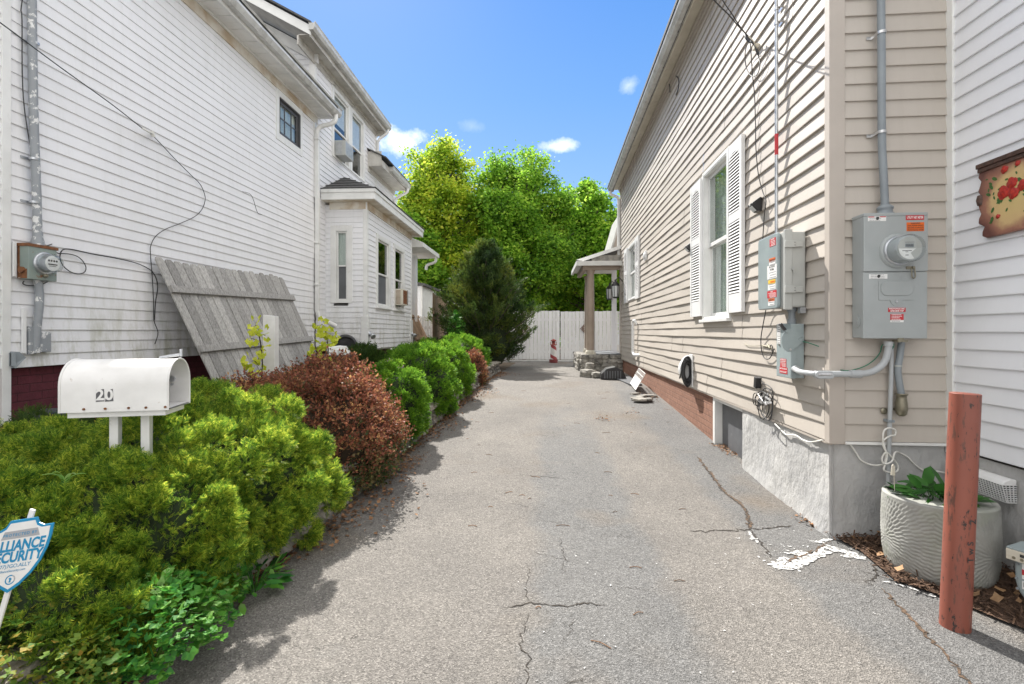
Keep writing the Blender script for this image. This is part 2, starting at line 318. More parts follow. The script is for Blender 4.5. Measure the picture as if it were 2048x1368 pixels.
sheet('ground', [-400, -60, -20, -8, -4.4, -3, -1.6, 0, 2, 4, 8, 20, 60, 400], YS, lambda x, y: gz(y)-0.02, ground_mat(), 'structure')
def asphalt_mat():
    m, nt, bs, out = new_mat('worn_asphalt'); vec, g = coords(nt)
    # warm worn coat with bluish grey smooth patches, both real colours of the surface
    warm = ramp(nt, noise(nt, vec, 1.1, 5, .6), [(0.3, (0.160, 0.150, 0.139)), (0.7, (0.218, 0.203, 0.184))])
    cool = ramp(nt, noise(nt, vec, 3, 5, .6), [(0.3, (0.122, 0.127, 0.131)), (0.7, (0.160, 0.165, 0.168))])
    sep = N(nt, 'ShaderNodeSeparateXYZ'); nt.links.new(g.outputs['Position'], sep.inputs[0])
    def band(x0, w, y0, y1):   # soft strip centred at x0
        a = N(nt, 'ShaderNodeMath', operation='SUBTRACT'); a.inputs[1].default_value = x0; nt.links.new(sep.outputs[0], a.inputs[0])
        b = N(nt, 'ShaderNodeMath', operation='ABSOLUTE'); nt.links.new(a.outputs[0], b.inputs[0])
        mr = N(nt, 'ShaderNodeMapRange'); mr.interpolation_type = 'SMOOTHSTEP'; mr.inputs[1].default_value = w*.5; mr.inputs[2].default_value = w*1.4; mr.inputs[3].default_value = 1; mr.inputs[4].default_value = 0
        nt.links.new(b.outputs[0], mr.inputs[0])
        my = N(nt, 'ShaderNodeMapRange'); my.interpolation_type = 'SMOOTHSTEP'; my.inputs[1].default_value = y0; my.inputs[2].default_value = y1; my.inputs[3].default_value = 1; my.inputs[4].default_value = 0
        nt.links.new(sep.outputs[1], my.inputs[0])
        p = N(nt, 'ShaderNodeMath', operation='MULTIPLY'); nt.links.new(mr.outputs[0], p.inputs[0]); nt.links.new(my.outputs[0], p.inputs[1]); return p.outputs[0]
    b1 = band(0.33, .40, 5.0, 9.5); b2 = band(1.75, .36, 9, 13)
    ad = N(nt, 'ShaderNodeMath', operation='ADD'); ad.use_clamp = True; nt.links.new(b1, ad.inputs[0]); nt.links.new(b2, ad.inputs[1])
    nz = ramp(nt, noise(nt, vec, 1.7, 7, .65), [(0.35, -.35), (0.65, .35)]) if False else noise(nt, vec, 1.7, 7, .65)
    k = N(nt, 'ShaderNodeMath', operation='MULTIPLY_ADD'); k.inputs[1].default_value = 1.0; nt.links.new(ad.outputs[0], k.inputs[0])
    s2 = N(nt, 'ShaderNodeMath', operation='SUBTRACT'); s2.inputs[1].default_value = .5; nt.links.new(nz, s2.inputs[0])
    s3 = N(nt, 'ShaderNodeMath', operation='MULTIPLY'); s3.inputs[1].default_value = 2.2; nt.links.new(s2.outputs[0], s3.inputs[0]); nt.links.new(s3.outputs[0], k.inputs[2])
    kk = ramp(nt, k.outputs[0], [(0.25, 0.0), (0.85, 0.60)])
    c = mixc(nt, kk, warm, cool)
    # oil and rust stains
    st = ramp(nt, noise(nt, vec, .75, 3, .5), [(0.57, 0.0), (0.70, .6)]); c = mixc(nt, st, c, (0.17, 0.135, 0.10))
    # aggregate
    v = N(nt, 'ShaderNodeTexVoronoi'); v.inputs['Scale'].default_value = 150; nt.links.new(vec, v.inputs['Vector'])
    h = N(nt, 'ShaderNodeSeparateColor'); nt.links.new(v.outputs['Color'], h.inputs[0])
    ag = ramp(nt, h.outputs[0], [(0.0, 0.60), (0.45, 0.94), (0.8, 1.10), (0.98, 1.55)]); ag.node.color_ramp.interpolation = 'LINEAR'
    c = mixc(nt, 1.0, c, ag, 'MULTIPLY')
    v2 = N(nt, 'ShaderNodeTexVoronoi'); v2.inputs['Scale'].default_value = 38; nt.links.new(vec, v2.inputs['Vector'])
    h2 = N(nt, 'ShaderNodeSeparateColor'); nt.links.new(v2.outputs['Color'], h2.inputs[0])
    pit = ramp(nt, noise(nt, vec, 34, 6, .8), [(0.32, .45), (0.45, 1.0)]); c = mixc(nt, 1.0, c, pit, 'MULTIPLY')
    # hairline crazing
    dv = N(nt, 'ShaderNodeVectorMath', operation='ADD'); nzc = N(nt, 'ShaderNodeTexNoise'); nzc.inputs['Scale'].default_value = 5; nzc.inputs['Detail'].default_value = 6; nt.links.new(vec, nzc.inputs['Vector'])
    sc = N(nt, 'ShaderNodeVectorMath', operation='SCALE'); sc.inputs['Scale'].default_value = .35; nt.links.new(nzc.outputs['Color'], sc.inputs[0])
    nt.links.new(vec, dv.inputs[0]); nt.links.new(sc.outputs[0], dv.inputs[1])
    vc = N(nt, 'ShaderNodeTexVoronoi'); vc.feature = 'DISTANCE_TO_EDGE'; vc.inputs['Scale'].default_value = 4.5; nt.links.new(dv.outputs[0], vc.inputs['Vector'])
    ck = ramp(nt, vc.outputs['Distance'], [(0.0, 1.0), (0.012, 0.0)]); mk = ramp(nt, noise(nt, vec, 1.6, 4), [(0.52, 0.0), (0.60, .75)])
    cm = N(nt, 'ShaderNodeMath', operation='MULTIPLY'); nt.links.new(ck, cm.inputs[0]); nt.links.new(mk, cm.inputs[1])
    c = mixc(nt, cm.outputs[0], c, (0.04, 0.037, 0.033))
    nt.links.new(c, bs.inputs['Base Color']); bs.inputs['Roughness'].default_value = .85; bs.inputs['Specular IOR Level'].default_value = .3
    bsum = N(nt, 'ShaderNodeMath', operation='ADD'); nt.links.new(v.outputs['Distance'], bsum.inputs[0]); nt.links.new(noise(nt, vec, 30, 8, .8), bsum.inputs[1])
    bumpn(nt, bs, bsum.outputs[0], .9, .006); return m
M['asph'] = asphalt_mat()
def dx0(y): return -1.72+0.045*(y-2)
def drive():
    mb = MB(); ys = lin(-7, 3, 21)+lin(3.2, 13.8, 50)+lin(14, 18.8, 10); n = 14
    R = random.Random(3); P = []
    for y in ys:
        a = dx0(y)+0.05+.03*math.sin(y*7)+.02*R.random(); b = 6.0 if y < 3.5 else 2.3+.023*(y-3.5)
        for i in range(n): P.append((a+(b-a)*i/(n-1), y, gz(y)))
    mb.add(P, [(j*n+i, j*n+i+1, (j+1)*n+i+1, (j+1)*n+i) for j in range(len(ys)-1) for i in range(n-1)], True)
    o = mb.build('driveway', M['asph'], origin=(0, 0, 0), recalc=False); tag(o, kind='structure'); return o
DRV = drive()
# cracks, seam and spilled white paint lie on the driveway as thin sheets
M['crack'] = pm('crack_shadow', (0.025, 0.022, 0.02), (0.05, 0.04, 0.03), 30, .95)
M['crackdirt'] = pm('crack_debris', (0.15, 0.095, 0.06), (0.04, 0.03, 0.02), 60, .95, .8, 90)
def surf(u, v):
    p = on_z(u, v, 0)
    for _ in range(4): p = on_z(u, v, gz(p.y))
    return p
def crack(pts, w, m, jit=0.012, seed=1, lift=.003):
    R = random.Random(seed); P = [surf(*q) for q in pts]; out = []
    for a, b in zip(P[:-1], P[1:]):
        L = (b-a).length; k = max(2, int(L/.018))
        for i in range(k):
            q = a.lerp(b, i/k); out.append(q+Vector((R.gauss(0, jit), R.gauss(0, jit), 0)))
    out.append(P[-1]); V = []; n = len(out)
    for i, q in enumerate(out):
        d = (out[min(i+1, n-1)]-out[max(i-1, 0)]).normalized(); s = Vector((-d.y, d.x, 0)); ww = w*R.uniform(.35, 1.2)*min(1, (n-1-i)/5+.15)*min(1, i/5+.15)
        for k in (-1, 1):
            e = q+s*ww*k*.36; V.append((e.x, e.y, gz(e.y)+lift))
    mb = MB(); mb.add(V, [(2*i, 2*i+1, 2*i+3, 2*i+2) for i in range(n-1)]); return mb
crack([(1005, 1217), (1040, 1210), (1075, 1208), (1110, 1213), (1140, 1212), (1165, 1205), (1214, 1213)], .014, M['crack'], 0.0078, 1).build('crack', M['crack'], DRV, recalc=False)
crack([(1372, 1062), (1420, 1062), (1500, 1060), (1545, 1055), (1585, 1051)], .020, M['crack'], 0.0104, 2).build('crack', M['crack'], DRV, recalc=False)
crack([(1395, 914), (1420, 945), (1450, 985), (1480, 1005), (1493, 1025), (1500, 1060)], .035, M['crackdirt'], .008, 3).build('crack_filled_with_debris', M['crackdirt'], DRV, recalc=False)
crack([(1402, 925), (1450, 988), (1490, 1018), (1498, 1058), (1516, 1080), (1530, 1098), (1548, 1120)], .013, M['crack'], 0.0078, 4, .0042).build('crack', M['crack'], DRV, recalc=False)
crack([(1560, 1130), (1590, 1118), (1630, 1103), (1660, 1083)], .02, M['crackdirt'], .008, 5, .0075).build('crack_filled_with_debris', M['crackdirt'], DRV, recalc=False)
crack([(1755, 1125), (1748, 1150), (1738, 1172)], .02, M['crack'], 0.0130, 6).build('crack', M['crack'], DRV, recalc=False)
crack([(1720, 1140), (1745, 1150), (1790, 1160)], .009, M['crack'], 0.0130, 16).build('crack', M['crack'], DRV, recalc=False)
crack([(1765, 1178), (1800, 1215), (1840, 1255), (1890, 1310), (1945, 1375), (1990, 1430)], .028, M['crackdirt'], .008, 7).build('seam', M['crackdirt'], DRV, recalc=False)
crack([(1055, 1230), (1045, 1270), (1040, 1290), (1060, 1318), (1052, 1350), (1060, 1400)], .008, M['crack'], 0.0078, 8).build('crack', M['crack'], DRV, recalc=False)
crack([(1060, 1105), (1100, 1112), (1130, 1120), (1160, 1125)], .006, M['crack'], 0.0078, 9).build('crack', M['crack'], DRV, recalc=False)
crack([(1030, 950), (1070, 952), (1100, 955), (1130, 956)], .010, M['crack'], 0.0130, 10).build('crack', M['crack'], DRV, recalc=False)
crack([(1085, 1390), (1130, 1370), (1180, 1350)], .006, M['crack'], 0.0104, 11).build('crack', M['crack'], DRV, recalc=False)
for k, q in enumerate([[(1075, 1040), (1110, 1046), (1140, 1043)], [(1120, 1075), (1128, 1110), (1125, 1150)], [(1058, 1130), (1050, 1180), (1062, 1208)], [(1150, 1230), (1142, 1265), (1120, 1290)], [(1000, 1005), (1040, 1010), (1075, 1020)], [(1220, 1180), (1260, 1175), (1300, 1182)]]):
    crack(q, .005, M['crack'], .007, 30+k).build('crack', M['crack'], DRV, recalc=False)
# paint splashes
def blob(cx, cy, rx, ry, rot, seed, lift=.005, rough=.34):
    R = random.Random(seed); n = 56; ph = [R.uniform(0, 6.28) for _ in range(9)]; V = [(cx, cy, gz(cy)+lift)]
    for i in range(n):
        t = 2*math.pi*i/n; r = 1+sum(rough/(k+1)*math.sin((k+2)*t+ph[k]) for k in range(8))+R.uniform(-.06, .06)
        x = rx*r*math.cos(t); y = ry*r*math.sin(t)
        X = cx+x*math.cos(rot)-y*math.sin(rot); Y = cy+x*math.sin(rot)+y*math.cos(rot); V.append((X, Y, gz(Y)+lift))
    return V, [(0, 1+i, 1+(i+1) % n) for i in range(n)]
M['spill'] = pm('spilled_white_paint', (0.68, 0.68, 0.67), (0.52, 0.52, 0.51), 14, .6, .2, 60, dirt=(.19, .185, .175), dscale=45, dlo=.52, dhi=.58)
_nt = M['spill'].node_tree; _v, _g = coords(_nt)
_nt.links.new(ramp(_nt, noise(_nt, _v, 55, 7, .75), [(.43, 0.0), (.47, 1.0)]), _nt.nodes['Principled BSDF'].inputs['Alpha'])
mb = MB(); R = random.Random(5)
def ribbon(pts, w, seed):
    R = random.Random(seed); P = [surf(*q) for q in pts]; n = 0
    for a, b in zip(P[:-1], P[1:]):
        k = max(2, int((b-a).length/.04))
        for i in range(k):
            q = a.lerp(b, (i+R.random()*.5)/k); V, F = blob(q.x+R.gauss(0, .01), q.y+R.gauss(0, .01), w*R.uniform(.7, 1.3), w*R.uniform(.35, .9), math.atan2(b.y-a.y, b.x-a.x)+R.uniform(-.5, .5), R.random(), .0045+.00002*(len(mb.v)//57 % 90)); mb.add(V, F)
ribbon([(1495, 1065), (1515, 1088)], .02, 1)
ribbon([(1548, 1130), (1575, 1135), (1600, 1122), (1640, 1108), (1662, 1098), (1690, 1105), (1725, 1120)], .055, 2)
ribbon([(1635, 1085), (1665, 1080)], .03, 3)
ribbon([(1585, 1108), (1600, 1105)], .03, 3)
ribbon([(1560, 1128), (1580, 1118)], .035, 6)
ribbon([(1770, 1166), (1810, 1172), (1830, 1178)], .02, 4)
ribbon([(1855, 1188), (1880, 1193)], .015, 5)
for k in range(26):
    u, v = R.gauss(1560, 70), R.gauss(1105, 24)
    if v < 1078 and u > 1590: continue
    p = surf(u, v); V, F = blob(p.x, p.y, R.uniform(.003, .012), R.uniform(.003, .009), R.random()*3, k); mb.add(V, F)
for k in range(60):
    u, v = R.uniform(950, 1750), R.uniform(900, 1368); p = surf(u, v)
    if p.x > 1.9: continue
    V, F = blob(p.x, p.y, R.uniform(.002, .006), R.uniform(.002, .005), R.random()*3, k); mb.add(V, F)
mb.build('spilled_paint', M['spill'], DRV, recalc=False)
# ------------------------------------------------------------------ scattered litter (nobody could count it)
def batch(P, D, Nn, S, T, F, S2=None):
    """P points, D forward, Nn normal hint, S size; T template verts (k,3)"""
    P = np.asarray(P, float); D = np.asarray(D, float); Nn = np.asarray(Nn, float); S = np.asarray(S, float)
    D /= np.linalg.norm(D, axis=1, keepdims=True)+1e-9
    Y = np.cross(Nn, D); Y /= np.linalg.norm(Y, axis=1, keepdims=True)+1e-9; Z = np.cross(D, Y)
    T = np.asarray(T, float)
    V = P[:, None, :]+S[:, None, None]*(T[None, :, 0:1]*D[:, None, :]+T[None, :, 1:2]*Y[:, None, :]+T[None, :, 2:3]*Z[:, None, :])
    k = len(T); n = len(P); F = np.asarray(F)
    FF = (F[None]+np.arange(n)[:, None, None]*k).reshape(-1, F.shape[1]); return V.reshape(-1, 3), FF
def np_mesh(name, V, F, m, parent=None, origin=None):
    org = np.array(root_loc(parent) if parent is not None else origin)
    me = bpy.data.meshes.new(name); nv, nf, k = len(V), len(F), F.shape[1]
    me.vertices.add(nv); me.vertices.foreach_set('co', (V-org).astype(np.float32).ravel())
    me.loops.add(nf*k); me.loops.foreach_set('vertex_index', F.astype(np.int32).ravel())
    me.polygons.add(nf); me.polygons.foreach_set('loop_start', np.arange(0, nf*k, k, dtype=np.int32))
    try: me.polygons.foreach_set('loop_total', np.full(nf, k, dtype=np.int32))
    except Exception: pass
    me.update(calc_edges=True); me.validate(); me.materials.append(m)
    o = bpy.data.objects.new(name, me); COL.objects.link(o)
    if parent is not None: o.parent = parent
    else: o.location = origin
    return o
def unit(n):
    v = RG.normal(size=(n, 3)); return v/np.linalg.norm(v, axis=1, keepdims=True)
T_leaf = [(0, 0, 0), (.5, -.3, .06), (1, 0, 0), (.5, .3, .06)]; F_leaf = [(0, 1, 2, 3)]
T_oval = [(0, 0, 0), (.25, -.2, .03), (.7, -.2, .03), (1, 0, 0), (.7, .2, .03), (.25, .2, .03)]; F_oval = [(0, 1, 2, 3), (0, 3, 4, 5)]
T_chip = [(0, -.12, 0), (1, -.1, .05), (1, .12, .05), (0, .1, 0)]; F_chip = [(0, 1, 2, 3)]
def maple_T():
    T = [(0, 0, 0), (.35, -.5, .08), (.62, -.22, .02), (1, 0, 0), (.62, .22, .02), (.35, .5, .08)]; return T, [(0, 1, 2, 3), (0, 3, 4, 5)]
def litter(name, label, pts, size, m, chip=False, flat=.35):
    P = np.array(pts); n = len(P); D = unit(n); D[:, 2] *= flat; Nn = unit(n)*flat; Nn[:, 2] = 1
    T, F = (T_chip, F_chip) if chip else maple_T()
    V, Fc = batch(P, D, Nn, RG.uniform(size*.5, size*1.3, n), T, F)
    o = np_mesh(name, V, Fc, m, origin=(P[:, 0].mean(), P[:, 1].mean(), P[:, 2].min())); tag(o, label, 'leaf litter', kind='stuff'); return o
# along the foot of the stone edging
pts = []
for _ in range(3400):
    y = RG.uniform(1.6, 13.5); w = .10+.06*math.sin(y*2.1)+.09*max(0, math.sin(y*1.35+2.2)); x = dx0(y)+.02+abs(RG.normal())*w; pts.append((x, y, gz(y)+.006+RG.uniform(0, .02)))
litter('leaf_litter', 'brown dry leaves and twigs along the foot of the stone edging', pts, .032, M['litter'])
pts = []
for c, s, n in [((1640, 1050), (.06, .05), 170), ((1625, 1038), (.05, .10), 100), ((1448, 895), (.05, .09), 130), ((1470, 908), (.05, .08), 80), ((1295, 792), (.08, .18), 150), ((1207, 838), (.07, .09), 60), ((1265, 826), (.1, .1), 30), ((820, 925), (.07, .2), 240), ((855, 865), (.06, .2), 130), ((990, 735), (.2, .5), 160)]:
    p = surf(*c)
    for _ in range(n):
        y = p.y+RG.normal()*s[1]; pts.append((p.x+RG.normal()*s[0], y, gz(y)+.005+abs(RG.normal())*.008))
litter('wall_leaf_litter', 'small drifts of tan dry leaves against the foundation and on the asphalt', pts, .024, M['litter'])
# mulch bed at the right foot of the wall
bed = [surf(1672, 1079), surf(1720, 1105), surf(1790, 1165), surf(1850, 1185), surf(1930, 1215), surf(2000, 1245), surf(2080, 1275)]
bed = [(p.x, p.y) for p in bed]+[(2.75, 2.2), (2.75, 3.6), (1.97, 3.6)]
mb = MB(); n = len(bed); mb.add([(x, y, .016) for x, y in bed]+[(2.45, 3.05, .05)], [(i, (i+1) % n, n) for i in range(n)])
tag(mb.build('mulch_bed', M['mulch'], origin=(2.4, 3, 0), recalc=False), kind='structure')
def inpoly(x, y, q):
    c = False
    for i in range(len(q)):
        a, b = q[i], q[i-1]
        if (a[1] > y) != (b[1] > y) and x < (b[0]-a[0])*(y-a[1])/(b[1]-a[1])+a[0]: c = not c
    return c
pts = []
while len(pts) < 3600:
    x, y = RG.uniform(1.9, 2.75), RG.uniform(2.2, 3.55)
    if inpoly(x+RG.normal()*.02, y+RG.normal()*.02, bed): pts.append((x, y, .022+RG.uniform(0, .03)))
litter('mulch', 'dark shredded bark mulch around the round planter', pts, .035, M['mulch'], True)
pts = []
while len(pts) < 60:
    x, y = RG.uniform(1.9, 2.7), RG.uniform(2.2, 3.5)
    if inpoly(x, y, bed): pts.append((x, y, .05+RG.uniform(0, .02)))
M['oak'] = pm('dry_oak_leaf', (0.36, 0.22, 0.11), (0.24, 0.13, 0.06), 30, .8, island=.4)
litter('fallen_leaves', 'larger curled brown leaves lying on the dark mulch', pts, .052, M['oak'], flat=.6)
# twigs on the drive
mb = MB(); R = random.Random(9)
for k in range(46):
    p = surf(R.uniform(930, 1400), R.uniform(755, 1000) if k < 36 else R.uniform(1000, 1300)); a = R.uniform(-.6, .6); L = R.uniform(.02, .10)
    mb.tube([p+Vector((0, 0, .004)), p+Vector((L*.5*math.cos(a), L*.5*math.sin(a)+.01, .006)), p+Vector((L*math.cos(a), L*math.sin(a), .004))], .0022, 4)
tag(mb.build('twigs', M['litter'], recalc=False), 'thin dry twigs scattered over the middle of the driveway', 'twigs', kind='stuff')
# ------------------------------------------------------------------ raised bed and stone edging on the left
bedz = lambda x, y: gz(y)+.24*min(1, max(0, (dx0(y)-x+.02)/.12))
mb = MB(); xs = [-1.0, ]; ys = lin(1.2, 14.5, 40); P = []
cols = [-.12, -.2, -.4, -.9, -1.6, -2.75]
for y in ys:
    for c in cols: x = dx0(y)+c; x = max(x, -4.42); P.append((x, y, gz(y)+.25-.03*math.sin(y*3+c*4)))
n = len(cols); mb.add(P, [(j*n+i, j*n+i+1, (j+1)*n+i+1, (j+1)*n+i) for j in range(len(ys)-1) for i in range(n-1)], True)
tag(mb.build('planting_bed', M['soil'], origin=(-3, 7, 0), recalc=False), kind='structure')
def rock(mb, c, h, seed, rot=0, n=1):
    R = random.Random(seed); bm = bmesh.new(); bmesh.ops.create_cube(bm, size=2)
    bmesh.ops.subdivide_edges(bm, edges=bm.edges[:], cuts=2, use_grid_fill=True)
    cr, sr = math.cos(rot), math.sin(rot); V = []
    for v in bm.verts:
        p = v.co.copy(); q = p.normalized()*1.35; p = p.lerp(q, .42); p += Vector((R.uniform(-.12, .12), R.uniform(-.12, .12), R.uniform(-.12, .12)))
        x, y, z = p.x*h[0], p.y*h[1], p.z*h[2]; V.append((c[0]+x*cr-y*sr, c[1]+x*sr+y*cr, c[2]+z))
    bm.verts.ensure_lookup_table(); mb.add(V, [tuple(v.index for v in f.verts) for f in bm.faces]); bm.free()
mb = MB(); cap = MB(); R = random.Random(21); y = 1.3
while y < 13.6:
    L = R.uniform(.14, .34)
    for lay in range(3):
        z = gz(y)+.03+lay*.085; rock(mb, (dx0(y)-.11+R.uniform(-.015, .015)+.02*(1-lay), y+L/2+R.uniform(-.05, .05)*lay, z), (.13, L*.52, .047), R.random(), .045)
    rock(cap, (dx0(y)-.10, y+L/2, gz(y)+.265), (.145, L*.53, .028), R.random(), .045)
    y += L*.96
ew = thing('stone_edging', 'low rubble stone retaining wall with pale cap stones along the left of the drive', 'retaining wall', (-1.5, 7, 0))
mb.build('wall', M['stone'], ew); cap.build('cap_stones', M['stonelight'], ew)
# ------------------------------------------------------------------ clapboard walls
def siding(fr, t0, t1, z0, z1, c, out=.014, holes=(), wav=0.0, seg=.35, seed=1, clip=None, zoff=0.0, joints=False):
    mb = MB(); R = random.Random(seed); k = 0; z = z0
    ph = [[R.uniform(0, 6.28) for _ in range(4)] for _ in range(200)]
    jts = [] if not joints else [[R.uniform(t0+.3, t1-.3) for _ in range(1+int((t1-t0)/3.8))] for _ in range(90)]
    def wv(i, t, a): q = ph[i % 200]; return a*(math.sin(t*1.1+q[0])*.5+math.sin(t*2.7+q[1])*.35+math.sin(t*6.1+q[2])*.25)
    def piece(i, ta, tb, za, zb, zz, ex=0.0):
        if tb-ta < .004 or zb-za < .002: return
        n = max(1, int((tb-ta)/seg)) if wav else 1; P = []
        for j in range(n+1):
            t = ta+(tb-ta)*j/n; ea = 1-(za-zz)/c; eb = 1-(zb-zz)/c
            dz = wv(i, t, wav*.5); do = ex+out*ea+(wv(i+7, t, wav*.9)*ea if za == zz else 0)
            dz2 = wv(i+1, t, wav*.5) if abs(zb-zz-c) < 1e-6 else 0
            dz1 = dz if za == zz else 0
            P += [fr.w(t, 0, za+dz1), fr.w(t, max(.004, do), za+dz1), fr.w(t, max(.004, do)+.0005, za+dz1+.006), fr.w(t, out*eb*.9+.001+ex, zb+dz2)]
        F = []
        for j in range(n):
            a, b = 4*j, 4*j+4
            F += [(a, b, b+1, a+1), (a+1, b+1, b+2, a+2), (a+2, b+2, b+3, a+3)]
        mb.add(P, F)
    while z < z1-1e-6:
        zt = min(z+c, z1); segs = [(t0, t1)]
        if clip:
            a, b = clip((z+zt)/2); segs = [(max(t0, a), min(t1, b))] if b > a else []
        for (ta, tb, za, zb) in holes:
            if zb <= z or za >= zt: continue
            ns = []
            for (p, q) in segs:
                if tb <= p or ta >= q: ns.append((p, q)); continue
                if ta > p: ns.append((p, ta))
                if tb < q: ns.append((tb, q))
            segs = ns
            if za > z: piece(k, ta, tb, z, za, z)
            if zb < zt: piece(k, ta, tb, zb, zt, z)
        for (p, q) in segs:
            if joints:
                js = sorted(j for j in jts[k//2 % 90] if p+.1 < j < q-.1); a_ = p
                for n_, j in enumerate(js): piece(k, a_, j, z, zt, z, .0022*(n_ % 2)); a_ = j+(.0012 if n_ % 2 == 0 else -.02)
                piece(k, a_, q, z, zt, z, .0022*(len(js) % 2))
            else: piece(k, p, q, z, zt, z)
        z = zt; k += 1
    return mb
def window(fr, house, ta, tb, za, zb, casing=.07, proud=.03, deep=.07, mat=None, sash=.035, mid=.5, glass=None, inner='curtain', sill=True, label=None, cw=None, upper=None, grid=None, ctop=None, lower=None):
    """double hung window: frame > sash, panes, curtain. opening is ta..tb, za..zb"""
    mat = mat or M['white']; glass = glass or M['glass']; ct = ctop if ctop is not None else casing
    mb = MB(); mb.box(fr, ta-casing, ta, -.02, proud, za-casing*.4, zb+ct); mb.box(fr, tb, tb+casing, -.02, proud, za-casing*.4, zb+ct)
    mb.box(fr, ta, tb, -.02, proud-.002, zb, zb+ct); mb.box(fr, ta, tb, -.02, proud-.002, za-casing*.4, za)
    if sill: mb.box(fr, ta-casing-.02, tb+casing+.02, -.02, proud+.035, za-casing*.4-.035, za-casing*.4-.001)
    # jamb returns
    mb.box(fr, ta-.012, ta+.012, -deep-.03, proud-.006, za+.001, zb-.001); mb.box(fr, tb-.012, tb+.012, -deep-.03, proud-.006, za+.001, zb-.001)
    mb.box(fr, ta+.013, tb-.013, -deep-.03, proud-.006, za, za+.014); mb.box(fr, ta+.013, tb-.013, -deep-.03, proud-.006, zb-.014, zb)
    w = mb.build('window', mat, house, bevel=.003)
    if label: w['label'] = label
    zm = za+(zb-za)*mid; A, B = ta+.014, tb-.014; sb = MB(); dU, dL = -deep*.35, -deep*.75
    def ring(a, b, z0, z1, o):
        sb.box(fr, a, a+sash, o-.02, o, z0, z1); sb.box(fr, b-sash, b, o-.02, o, z0, z1)
        sb.box(fr, a+sash, b-sash, o-.02, o-.001, z0, z0+sash); sb.box(fr, a+sash, b-sash, o-.02, o-.001, z1-sash, z1)
    if mid >= .99 or mid <= .01:
        ring(A, B, za+.015, zb-.015, dU)
        if grid:
            nx, nz = grid
            for i in range(1, nx): t = A+(B-A)*i/nx; sb.box(fr, t-.011, t+.011, dU-.018, dU-.003, za+.015+sash, zb-.015-sash)
            for i in range(1, nz): z = za+(zb-za)*i/nz; sb.box(fr, A+sash, B-sash, dU-.017, dU-.004, z-.011, z+.011)
        sb.build('sash', mat, w, bevel=.002)
        MB().box(fr, A+sash*.5, B-sash*.5, dU-.014, dU-.010, za+.015+sash*.5, zb-.015-sash*.5).build('pane', upper or glass, w)
    else:
        ring(A, B, zm-.012, zb-.015, dU); ring(A, B, za+.015, zm+.020, dL-.001)
        sb.build('sash', mat, w, bevel=.002)
        MB().box(fr, A+sash*.5, B-sash*.5, dU-.014, dU-.010, zm+.005, zb-.03).build('pane', upper or glass, w)
        MB().box(fr, A+sash*.5, B-sash*.5, dL-.014, dL-.010, za+.03, zm+.005).build('pane', lower or glass, w)
    bk = MB(); o = -deep-.40
    bk.box(fr, ta-.05, tb+.05, o, o+.02, za-.05, zb+.05); bk.box(fr, ta-.05, ta-.03, o+.02, -deep-.031, za-.05, zb+.05); bk.box(fr, tb+.03, tb+.05, o+.02, -deep-.031, za-.05, zb+.05)
    bk.box(fr, ta-.03, tb+.03, o+.02, -deep-.031, zb+.03, zb+.05); bk.box(fr, ta-.03, tb+.03, o+.02, -deep-.031, za-.05, za-.03)
    bk.build('room_behind', M['dark'], w)
    if inner == 'none': MB().box(fr, ta+.02, tb-.02, -deep-.12, -deep-.115, za, zb).build('blind', M['screen'], w)
    if inner == 'curtain':
        cm = MB(); n = 40; P = []; 
        for i in range(n+1):
            t = ta+(tb-ta)*i/n; oo = -deep-.028+.006*math.sin(i*1.7)+.004*math.sin(i*.6)
            P += [fr.w(t, oo, za), fr.w(t, oo, zb)]
        cm.add(P, [(2*i, 2*i+1, 2*i+3, 2*i+2) for i in range(n)], True); cm.build('curtain', M['curtain'], w, recalc=False)
    elif inner == 'shade':
        zs = cw if cw is not None else za+(zb-za)*.35
        MB().box(fr, ta+.02, tb-.02, -deep-.022, -deep-.018, zs, zb).build('roller_shade', M['shade'], w)
    return w
# ================================================================== TAN HOUSE (right)
TH_ = thing('tan_house', 'tan vinyl sided house with white shutters along the right of the drive', 'house', RW.w(5, -2, 0))
C45 = .1145
WA = RW.pix(1411, 350)[0], RW.pix(1462, 630)[0]     # 2.82, 1.93
bw = (1.95, 2.83, 1.57, 3.33); sw = (8.05, 9.15, 2.20, 3.46)
siding(RW, .045, 10.62, .655, 5.35, C45, .015, [(bw[0], bw[1], bw[2], bw[3]), (sw[0], sw[1], sw[2], sw[3])], wav=.007, seg=.16, seed=4, joints=True).build('siding', M['tan'], TH_, recalc=False)
siding(FW, .078, .735, .665, 6.2, C45, .015, seed=6).build('siding', M['tan'], TH_, recalc=False)
mb = MB()
mb.box(RW, -.02, .045, -.02, .022, .645, 5.42); mb.box(FW, -.0225, .078, -.02, .022, .644, 6.2)
mb.build('corner_board', M['tan_trim'], TH_, bevel=.004); MB().box(RW, 10.62, 10.72, -.02, .024, .66, 5.35).build('corner_board', M['tan_trim'], TH_, bevel=.004)
MB().box(RW, .044, .056, .0, .0165, .78, 1.17).build('siding_gap', M['dark'], TH_)
mb = MB(); mb.box(FW, .078, .735, -.01, .030, .645, .662); mb.build('starter_strip', M['white'], TH_, bevel=.002)
mb = MB(); mb.box(RW, .0, 10.7, -.03, .012, .635, .652); mb.build('bottom_trim', M['tan_trim'], TH_)
